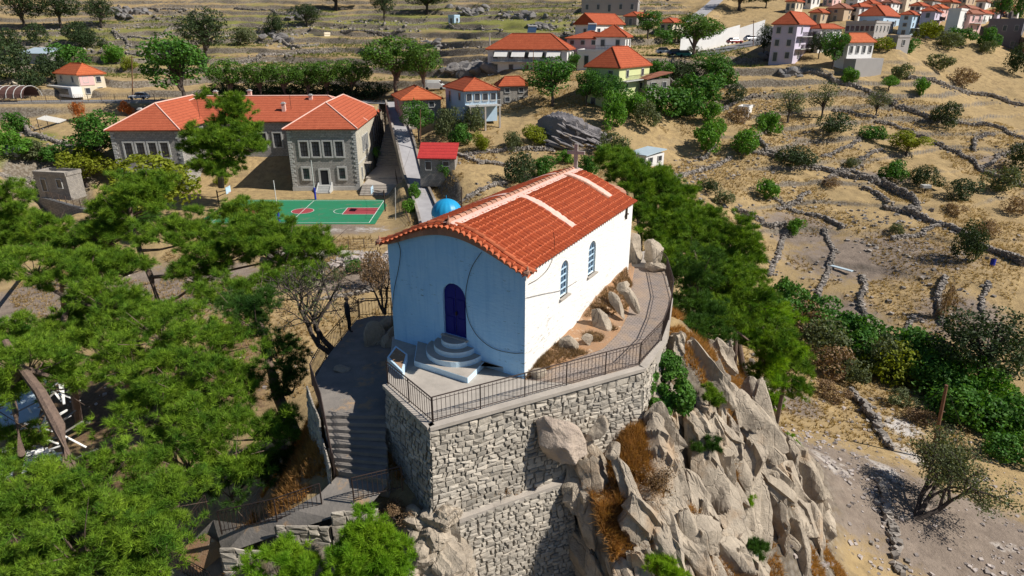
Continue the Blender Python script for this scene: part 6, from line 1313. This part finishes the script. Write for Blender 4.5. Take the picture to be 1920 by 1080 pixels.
pine('bright near pine across the bottom left corner',[ground(180,1100)]+tk((190,1150,20),(180,1050,20.5)),ms([(60,930,22,110,46),(180,910,22.5,100,40),(40,1010,21,90,60),(150,1020,20.5,110,60),(260,960,22,80,50),(300,1040,20.5,80,50),(210,1100,20,130,60),(330,930,23,60,36),(20,1100,20,100,60)]),seed=9,tr=.28,nl=.20,dens=1.1)
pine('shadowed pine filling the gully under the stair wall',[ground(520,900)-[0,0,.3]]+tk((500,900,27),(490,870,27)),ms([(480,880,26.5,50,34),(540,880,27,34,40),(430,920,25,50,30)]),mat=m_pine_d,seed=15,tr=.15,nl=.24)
pine('mid-height pine between the gully pine and the sunlit one',[ground(240,760)]+tk((235,640,37),(235,600,37)),ms([(250,600,38,60,34),(180,590,38,50,34),(300,590,37,40,28),(130,610,37,50,34)]),seed=16,tr=.2,nl=.28)
pine('pine crown joining the yard pine to the left edge trees',[ground(120,600)]+tk((115,520,46),(110,480,46)),ms([(90,440,47,50,34),(150,470,46,60,34),(190,510,45,50,30)]),seed=17,tr=.2,nl=.32,wd=.016)
pine('dense pine behind the left edge crowns in the bottom gully',[ground(30,900)]+tk((40,850,27),(30,780,27)),ms([(10,850,28,70,40),(-10,640,34,60,50),(20,720,33,50,30)]),seed=10,tr=.2,nl=.24)
pine('bushy young pine lit bright below the lower path',[ground(690,1120)]+tk((690,1080,19.5),(688,1000,19.5)),ms([(682,1000,19.6,34,40),(720,1030,19.5,40,40),(670,1060,19.2,56,50),(720,1090,19,50,40)]),mat=m_pine_y,seed=11,tr=.10,pad=.36,nl=.17,tf=46,dead=0,name='young_pine',grp='young pines on the crag')
pine('low young pine at the bottom edge left of the bushy one',[ground(530,1120)]+tk((530,1090,19.5),(528,1060,19.5)),ms([(520,1065,19.5,58,34),(575,1080,19.3,40,26)]),mat=m_pine_y,seed=12,tr=.08,pad=.36,nl=.17,tf=46,dead=0,name='young_pine',grp='young pines on the crag')
pine('wide pine spreading over the front of the school',[atD(415,352,104)]+[atD(412,300,104),atD(410,260,104),atD(412,225,104)],ms([(415,200,101,42,24),(400,260,101,52,22),(455,250,100,42,20),(375,285,101,36,22),(430,290,100,44,18),(470,275,99,34,16),(440,225,101,34,14),(425,320,100,38,20),(385,315,100,30,16)]),seed=13,tr=.5,pad=1.3,nl=.62,wd=.035,grp='aleppo pines by the school',dead=3)
pine('dark tree mass at the left end of the yard behind the yellow green tree',[ground(215,420)]+[atD(215,400,92),atD(215,380,92)],ms([(220,390,90,44,24),(260,410,88,50,20)]),mat=m_pine_d,seed=14,tr=.4,pad=1.2,nl=.6,wd=.035,grp='aleppo pines by the school',dead=0)
# pines falling away right of the chapel
GR='pines on the right flank of the chapel hill'
pine('tall pine rising just behind the back corner of the chapel',[[8.6,38,4]]+tk((1200,430,46),(1190,360,46)),ms([(1190,340,46,50,34),(1160,310,47,34,20),(1230,390,45,56,36),(1240,345,46,30,24)]),mat=m_pine,seed=21,tr=.25,nl=.34,wd=.018,grp=GR,dead=1)
pine('broad pine second behind the chapel right of the tall one',[[13,40,1]]+tk((1290,470,44),(1280,430,44)),ms([(1280,430,44,66,40),(1240,450,43,40,36),(1330,450,44,50,40),(1210,410,44,30,20)]),mat=m_pine,seed=22,tr=.25,nl=.32,wd=.018,grp=GR,dead=1)
pine('big bright pine at the outer right of the chapel hill',[[17,38,0]]+tk((1370,560,42),(1365,500,42)),ms([(1370,450,43,50,44),(1350,500,42,56,40),(1400,490,42,34,46),(1390,560,41,44,50),(1340,560,41,50,40),(1410,610,40,44,40)]),mat=m_pine,seed=23,tr=.25,nl=.30,wd=.017,grp=GR,dead=1)
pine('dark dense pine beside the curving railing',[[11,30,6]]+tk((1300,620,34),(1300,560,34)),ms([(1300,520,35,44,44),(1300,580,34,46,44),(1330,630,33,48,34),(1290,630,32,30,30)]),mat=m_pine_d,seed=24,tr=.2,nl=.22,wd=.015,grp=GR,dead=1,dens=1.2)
pine('yellowish pine above the top slabs of the crag',[[14.5,33,3]]+tk((1430,650,38),(1430,610,38)),ms([(1430,600,39,48,30),(1400,630,38,44,34),(1460,650,38,44,32),(1440,690,37,36,30)]),mat=m_pine_y,seed=25,tr=.18,nl=.26,wd=.016,grp=GR,dead=1)
pine('low bright pine lowest at the right edge of the crag',[[17,35,1]]+tk((1470,720,38),(1470,690,38)),ms([(1470,700,38,40,36),(1440,710,37.5,30,34),(1490,670,38.5,24,26),(1490,735,37.5,26,26)]),mat=m_pine_b if False else m_pine,seed=26,tr=.15,nl=.26,wd=.016,grp=GR,dead=0)
pine('rounded pine in the middle of the belt right of the chapel',[[12,34,3]]+tk((1310,500,38),(1300,470,38)),ms([(1290,480,39,50,36),(1340,520,38,50,40),(1260,500,38,36,30),(1380,520,39,40,36)]),mat=m_pine,seed=27,tr=.2,nl=.26,wd=.016,grp=GR,dead=0,dens=1.2)
pine('bushy pine closing the belt just above the rock crag',[[13,32,4]]+tk((1380,620,36),(1375,600,36)),ms([(1370,600,36.5,46,36),(1410,570,37,36,36),(1330,600,35.5,44,36),(1440,640,37,40,34)]),mat=m_pine,seed=28,tr=.16,nl=.24,wd=.016,grp=GR,dead=0,dens=1.2)
pine('back pine of the belt beside the white block shed',[[10,44,3]]+tk((1230,360,50),(1225,330,50)),ms([(1210,340,50,46,34),(1250,370,49,44,34),(1150,300,51,36,18),(1290,410,48,40,30)]),mat=m_pine,seed=29,tr=.2,nl=.34,wd=.02,grp=GR,dead=0,dens=1.2)
def shrubp(label,px,py,d,rx,ry,mat,seed,pad=.34,nl=.16):
    p=ax(px,py,d); g=ground(px,py+ry); pine(label,[g,(g+p)/2,p],ms([(px,py,d,rx,ry)]),mat=mat,seed=seed,tr=.05,pad=pad,nl=nl,dead=0,name='young_pine',grp='young pines on the crag',tf=50)
def dg(px,py): return depth(ground(px,py))-.6
shrubp('yellow green sprig growing from the middle of the crag',1470,845,dg(1470,855),30,24,m_pine_y,31)
shrubp('light green tuft high on the crag left of the low pine',1430,755,dg(1430,765),34,24,m_pine_y,32)
shrubp('small green tuft near the top of the crag beside the leafy bush',1330,745,dg(1330,755),18,22,m_pine,33)
shrubp('small bright tuft low on the crag at the bottom edge',1250,1065,dg(1250,1070),36,20,m_pine_y,34)
shrubp('dull green tuft low on the crag right side',1400,1040,dg(1400,1045),26,40,m_pine_d,35)
shrubp('tiny green tuft in the middle of the crag',1395,940,dg(1395,945),10,8,m_pine_y,36)
shrubp('olive tuft on the upper crag by the dry grass',1320,835,dg(1320,840),20,18,m_pine_d,37)
# leafy bush against the wall end
def bigbush(label,L,mat,seed,size=.05,n=9000,name='leafy_bush',trunk=None,grp=None,hollow=.4):
    r=np.random.default_rng(seed); VV=[];FF=[];k=0; m=MB()
    for c,rx,ry,rz in ms(L):
        nn=int(n/len(L)); (V,F),lb=crown(seed+k,14,nn,size/rx,1.,0,.9,hollow=hollow); V=V*[rx,ry,rz*1.1]+c; VV.append(V); FF.append(F+sum(len(v) for v in VV[:-1])); k+=1
        root=np.array(trunk) if trunk is not None else c-[0,0,rz]
        for l in lb[:8]: e=c+l[:3]*[rx,ry,rz]; m.tube([root,(root+e)/2+r.normal(size=3)*.08,e],[.05,.03,.012],5)
    V=np.vstack(VV); base=np.array(trunk) if trunk is not None else V.mean(0)*[1,1,0]+[0,0,V[:,2].min()]
    t=thing(name,label,'bush' if 'bush' in name else 'tree',tuple(base),group=grp); link('crown',mk_mesh('crown',V-OFF[t.name],[np.vstack(FF)],[mat]),t); m.build('trunk',m_darkbark,t); return t
bigbush('leafy green bush hanging over the right end of the masonry wall',[(1250,690,26,46,30),(1220,730,25.5,42,38),(1265,745,25.5,40,40),(1230,770,25,28,20)],m_leaf,51,.075,16000,trunk=ax(1240,760,26))
def branchy(name,label,root,dirs,L0,r0,lev,leaf,nleaf,lsz,seed,cat='tree',mat=m_darkbark,grp=None,spr=.55,up=.12):
    """recursive limbs with leaves near the tips"""
    r=np.random.default_rng(seed); root=np.array(root,float); t=thing(name,label,cat,tuple(root),group=grp); m=MB(); tips=[]
    def go(p,d,L,rad,k):
        P=[p]; dd=d.copy()
        for i in range(3): dd=dd+r.normal(size=3)*.18+[0,0,up*.5]; dd/=np.linalg.norm(dd); P.append(P[-1]+dd*L/3)
        m.tube(P,np.linspace(rad,rad*.6,4),6 if k>1 else 4,cap=False)
        if k<=1: tips.extend(P[1:])
        if k>0:
            for j in range(3 if k>1 else 4):
                e=dd+r.normal(size=3)*spr; e/=np.linalg.norm(e); go(P[-1-(j%2)],e,L*r.uniform(.6,.8),rad*.58,k-1)
    for d in dirs: d=np.array(d,float); go(root,d/np.linalg.norm(d),L0,r0,lev)
    m.build('trunk',mat,t)
    T=np.array(tips); P=T[r.integers(0,len(T),nleaf)]+r.normal(size=(nleaf,3))*lsz*3.2; Nn=r.normal(size=P.shape)+[0,0,.5]; Nn/=np.linalg.norm(Nn,axis=1)[:,None]
    V,F=leafcloud(P,Nn,lsz,seed); link('crown',mk_mesh('crown',V-OFF[t.name],[F],[leaf]),t); return t
gq=ground(1716,972)
branchy('wild_olive_tree','small spreading tree with dark limbs alone on the stony slope',gq-[0,0,.2],[(.75,.35,.55),(.45,.7,.55),(.95,.1,.35)],2.6,.20,4,m_leaf_o,9000,.085,52,up=.10)
branchy('bare_tree','bare tree with dark twisting branches left of the shaded path railing',onz(640,680,11.0),[(-.75,.15,.6),(-.3,.5,.8)],2.1,.16,4,m_leaf_o,1500,.05,53,spr=.6,up=.05)
branchy('thorn_bush','dark leafless thicket hugging the back left corner of the chapel',onz(722,590,12.6),[(-.2,.3,1),(.1,.6,.8),(-.5,.2,.8)],1.3,.07,4,m_dry,2600,.045,54,cat='bush',up=.12)
bigbush('pink flowering heather bush by the short railing under the stairs',[(700,905,23.0,26,14)],m_pinkbush,55,.035,1600,name='heather_bush',hollow=.8)
bigbush('brown dry brush mound on the knoll left of the masonry wall',[(690,975,21.8,60,26),(745,960,21.6,44,20)],m_dry,56,.03,9000,name='dry_bush',hollow=.9)
branchy('thorn_bush','dark thorny brush hanging in the notch of the crag',ax(1215,930,24),[(-.3,-.3,.7),(.2,-.3,.8)],.7,.04,4,m_dry,2500,.035,57,cat='bush')
# hedge band in the hollow: separate dense bushes
hb=[(1460,600,60,34,'g','dark green creeper mound at the upper left start of the hollow hedge'),(1510,620,70,36,'t','brownish thicket next down the hollow hedge'),(1570,640,80,40,'g','deep green hedge clump under the bare field'),(1540,665,80,46,'o','olive hedge clump on the lower side of the hollow'),(1610,665,70,40,'g','green hedge clump in the middle of the hollow'),(1590,705,60,30,'o','olive clump above the dead brush'),(1665,700,80,44,'y','bright yellow green clump glowing in the hollow'),(1660,675,70,34,'d','dark clump behind the bright yellow green one'),(1720,700,90,46,'g','dark green clump right of the bright one'),(1750,730,80,40,'g','green clump spreading to the large oak'),(1780,745,80,40,'g','green hedge clump below the large oak'),(1850,785,90,46,'g','dense green mass at the right end of the hollow'),(1900,815,70,44,'g','dense green mass at the right edge of the hollow'),(1830,750,80,50,'b','brighter green clump under the oak crown')]
hb+=[(1480,575,60,40,'g','green thicket at the very top of the hollow beside the pines'),(1530,600,60,36,'g','dark leafy thicket between the first two hollow clumps'),(1600,640,70,40,'g','green upper edge clump of the hollow below the bare field'),(1640,690,70,46,'o','olive clump between the bright one and the middle'),(1700,670,80,44,'g','green upper clump behind the bright yellow green one'),(1750,700,80,46,'g','green upper clump left of the large oak'),(1560,700,70,40,'t','brown brushy clump low in the hollow'),(1800,790,90,50,'g','low green clump at the foot of the hollow near the pole'),(1885,850,70,34,'g','lowest green clump at the right edge of the slope')]
for a in hb: place_bush(a[0],a[1]+8,a[2]*1.35,a[3]*1.5,a[4],a[5],'bushes filling the green hollow',None)
# ---------------------------------------------------------------- dry grass (uncountable)
def grass(n,samp,name,label,mat,L=.3,wd=.012,seed=1,nn=9,spread=.55):
    r=np.random.default_rng(seed); P=samp(r,n); A=np.tile([0,0,1.0],(len(P),1)); V,F=tufts(P,A,L*r.uniform(.5,1.3,len(P)),seed,nn,wd,spread); o=link(name,mk_mesh(name,V,[F],[mat])); return tag(o,label,'grass',kind='stuff')
def near(r,n):
    P=np.c_[r.uniform(-12,19,n),r.uniform(14.5,38,n)]; z=terr(P); k=(fbm(np.c_[P*.5,P[:,0]*0],3,4)>-.03)
    for poly,zc in CUTS: k&=~pip(P,poly)
    return np.c_[P,z][k]
m_orgrass=leafmat('orange_dry_grass',(.50,.27,.09),(.30,.16,.06),.35,.4,1.2)
grass(60000,near,'dry_grass','golden dry grass growing between the rocks of the chapel hill',m_orgrass,.36,.012,1,12)
def bank(r,n):
    i=r.integers(0,len(pin)-1,n); f=r.random(n); O=G_bank[i,0]*(1-f[:,None])+G_bank[i+1,0]*f[:,None]; t=1.0+(i+f)/(len(pin)-1)*(CL-.6); a=cA+t[:,None]*eT; q=r.uniform(.05,.95,n); x=O[:,:2]*(1-q[:,None])+a*q[:,None]
    w_=(i+f)/(len(pin)-1); z=ZT+(.25+.6*sm(w_,.2,.7))*q**1.3; k=vnoise(np.c_[x*1.2,x[:,0]*0])>.0; return np.c_[x,z][k]
G_bank=np.array([[onz(a[0],a[1],ZT+.01),onz(b[0],b[1],ZT+.01)] for a,b in zip(pin,pout)])
def wallgrass(r,n):
    P=np.c_[r.uniform(1.9,5.6,n),r.uniform(17.2,20.6,n)]; k=(fbm(np.c_[P*.9,P[:,0]*0],3,4)>-.12); return np.c_[P,terr_cut(P)][k]
grass(9000,wallgrass,'orange_grass','tall orange dry grass below the right half of the masonry wall',m_orgrass,.5,.012,9,12)
grass(2600,bank,'bank_grass','rust-brown dry grass tufts between chapel wall and brick path',m_dry,.22,.010,2)
m_straw=leafmat('straw_blades',(.44,.32,.15),(.28,.19,.09),.3,.45,.35)
def fields(r,n):
    P=np.c_[r.uniform(-60,110,n),r.uniform(45,150,n)]; k=(fbm(np.c_[P*.12,P[:,0]*0],3,8)>-.06)&(np.abs(P[:,0])<P[:,1]*.85)&~((P[:,0]>-68)&(P[:,0]<-15)&(P[:,1]>84)&(P[:,1]<142)); P=P[k]
    return np.c_[P,terr_cut(P)]
grass(110000,fields,'field_grass','straw-coloured dry grass patches over the terraced fields',m_straw,.42,.035,3,6,.8)
m_gg=leafmat('green_weeds',(.13,.17,.04),(.22,.24,.07),.3,.4,.3)
def hillg(r,n):
    P=np.c_[r.uniform(-170,60,n),r.uniform(160,262,n)]; k=(fbm(np.c_[P*.05,P[:,0]*0],3,12)>.03)&(np.abs(P[:,0])<P[:,1]*.85); P=P[k]; return np.c_[P,terr_cut(P)]
grass(45000,hillg,'hillside_weeds','green weeds growing in patches on the hillside terraces',m_gg,.6,.06,5,6,.9)
# ---------------------------------------------------------------- collapsed shed at lower left
RS=thing('ruined_shed','collapsed white shed with broken boards and pale sheet roof under the pines at lower left','shed',tuple(ax(70,830,44)))
g0=ground(60,860); m_sheet=M('bluish_sheet',(.50,.60,.66),(.40,.50,.56),1,b=.2); r5=np.random.default_rng(5)
def bx(px,py,dz): q=ground(px,py); return q+[0,0,dz]
MB().add([bx(-20,880,2.8),bx(30,800,3.8),bx(125,770,4.0),bx(95,860,3.2)],np.array([[3,2,1,0]])).add([bx(-20,880,2.75),bx(30,800,3.75),bx(125,770,3.95),bx(95,860,3.15)],np.array([[0,1,2,3]])).build('sheet_roof',m_sheet,RS)
MB().prism([bx(0,905,0)[:2],bx(90,880,0)[:2],bx(92,872,0)[:2],bx(0,895,0)[:2]],g0[2]-1,[g0[2]+2.0,g0[2]+1.3,g0[2]+1.5,g0[2]+2.1]).build('white_wall',m_white,RS)
for k in range(60):
    a=bx(r5.uniform(20,150),r5.uniform(790,920),r5.uniform(1.6,4.0)); d=r5.normal(size=3)*[1,1,.4]; d/=np.linalg.norm(d); MB().bar(a,a+d*r5.uniform(1.2,2.8),.14,.04).build('broken_board',m_white if k%3 else m_twig,RS)
for k in range(3): MB().box(bx(80+k*9,852-4*k,1.5),(.55,.4,.35),rz=.3).build('roof_tile_stack',m_tile_edge,RS)
# corrugated ramps / carport at far left
t=thing('carport','long pale sheet carport roofs below the road at the left','carport',tuple(ground(70,225)))
for (p,q,w_) in(((28,197),(82,215),12),((85,216),(125,224),14)):
    a,b=onz(p[0],p[1],11.0),onz(q[0],q[1],9.6); d=np.array([0,-2.6,-.3]); MB().add([a,b,b+d,a+d,a-[0,0,.12],b-[0,0,.12],b+d-[0,0,.12],a+d-[0,0,.12]],np.array([[3,2,1,0],[4,5,6,7],[2,3,7,6],[1,2,6,5],[0,3,7,4]])).build('sheet_roof',m_trim,t)
    for e in(a,b,b+d,a+d): MB().tube([e-[0,0,3.2],e],.07,5).build('post',m_iron,t)
t=thing('arbor','brown hooped net arbor beside the road at the left edge','arbor',tuple(ground(20,172)))
for k in range(6):
    c=atD(-10+k*14,182,146); MB().tube([c+[2.6*math.cos(a)*.2,2.6*math.cos(a),2.4*math.sin(a)] for a in np.linspace(0,math.pi,10)],.08,5).build('hoop',m_trim,t)
c0_,c1_=atD(-10,182,146),atD(60,182,146); MB().grid(np.array([[c+[0,2.5*math.cos(a),2.35*math.sin(a)] for a in np.linspace(0,math.pi,10)] for c in(c0_,c1_)])).build('net_cover',M('rust_net',(.12,.06,.05),None,3,b=0),t)
t=tag(MB().prism([onz(28,172,13)[:2],onz(68,176,13)[:2],onz(68,174,13)[:2],onz(28,168,13)[:2]],10,[15.2,12.8,12.8,15.2]).build('cream_wall',WALLS['cream']),'short cream rendered wall stub left of the orange-roofed house','wall')
# low garden slab and white spots in fields
for (px,py,lb) in((1733,362,'small white water box standing on a post in the right field'),(1860,498,'small blue barrel beside the shaded wall at the right')):
    p=ground(px,py); t=thing('water_box' if 'white' in lb else 'barrel',lb,'box' if 'white' in lb else 'barrel',tuple(p))
    if 'white' in lb: MB().box(p+[0,0,1.2],(1.4,1,.5)).build('box',m_trim,t); MB().tube([p,p+[0,0,1.]],.1,6).build('post',m_iron,t)
    else: MB().tube([p,p+[0,0,.1],p+[0,0,.9],p+[0,0,1.]],[.28,.32,.32,.28],10).build('drum',m_blue,t); MB().tube([p+[0,0,.98],p+[0,0,1.04]],.3,10).build('lid',m_dark,t)
p=ground(1552,498); MB_=MB().bar(p+[0,0,.15],p+[2.0,-3.0,.25],.6,.12); tag(MB_.build('metal_sheet',m_sheet),'bent pale metal sheet lying in the bare field','sheet')
p=ground(28,292); t=thing('water_tank','round silver water tank among the bushes at far left','tank',tuple(p)); MB().tube([p+[-1.2,0,1],p+[-1.1,0,1],p+[1.1,0,1],p+[1.2,0,1]],[.5,.9,.9,.5],14).build('tank_body',m_sheet,t,smooth=False); MB().box(p+[0,0,.1],(2,1,.5)).build('cradle',m_conc,t)
# palms on the side stairs
m_palm=m_leaf_b
for i,(px,py,s,lb) in enumerate([(703,300,1.0,'small palm growing beside the cream school wall'),(742,282,.9,'palm-like shrub by the lane fence, upper one')]):
    p=ground(px,py); t=thing('palm_tree' if i==0 else 'sapling',lb,'palm' if i==0 else 'sapling',tuple(p)); MB().tube([p,p+[0,0,2.2*s]],[.12,.08],6).build('trunk',m_darkbark,t); top=p+[0,0,2.3*s]; m=MB(); r=np.random.default_rng(i)
    for k in range(26):
        a=r.uniform(0,6.28); e=r.uniform(-.2,.9); L=1.5*s; P=[top+[math.cos(a)*u*L,math.sin(a)*u*L,(e*u-.9*u*u)*L] for u in np.linspace(0,1,5)]; P=np.array(P); n=np.array([-math.sin(a),math.cos(a),0]); w_=np.array([.03,.2,.24,.16,.02])[:,None]; m.grid(np.stack([P-n*w_,P+n*w_],1))
    m.build('fronds',m_palm,t)
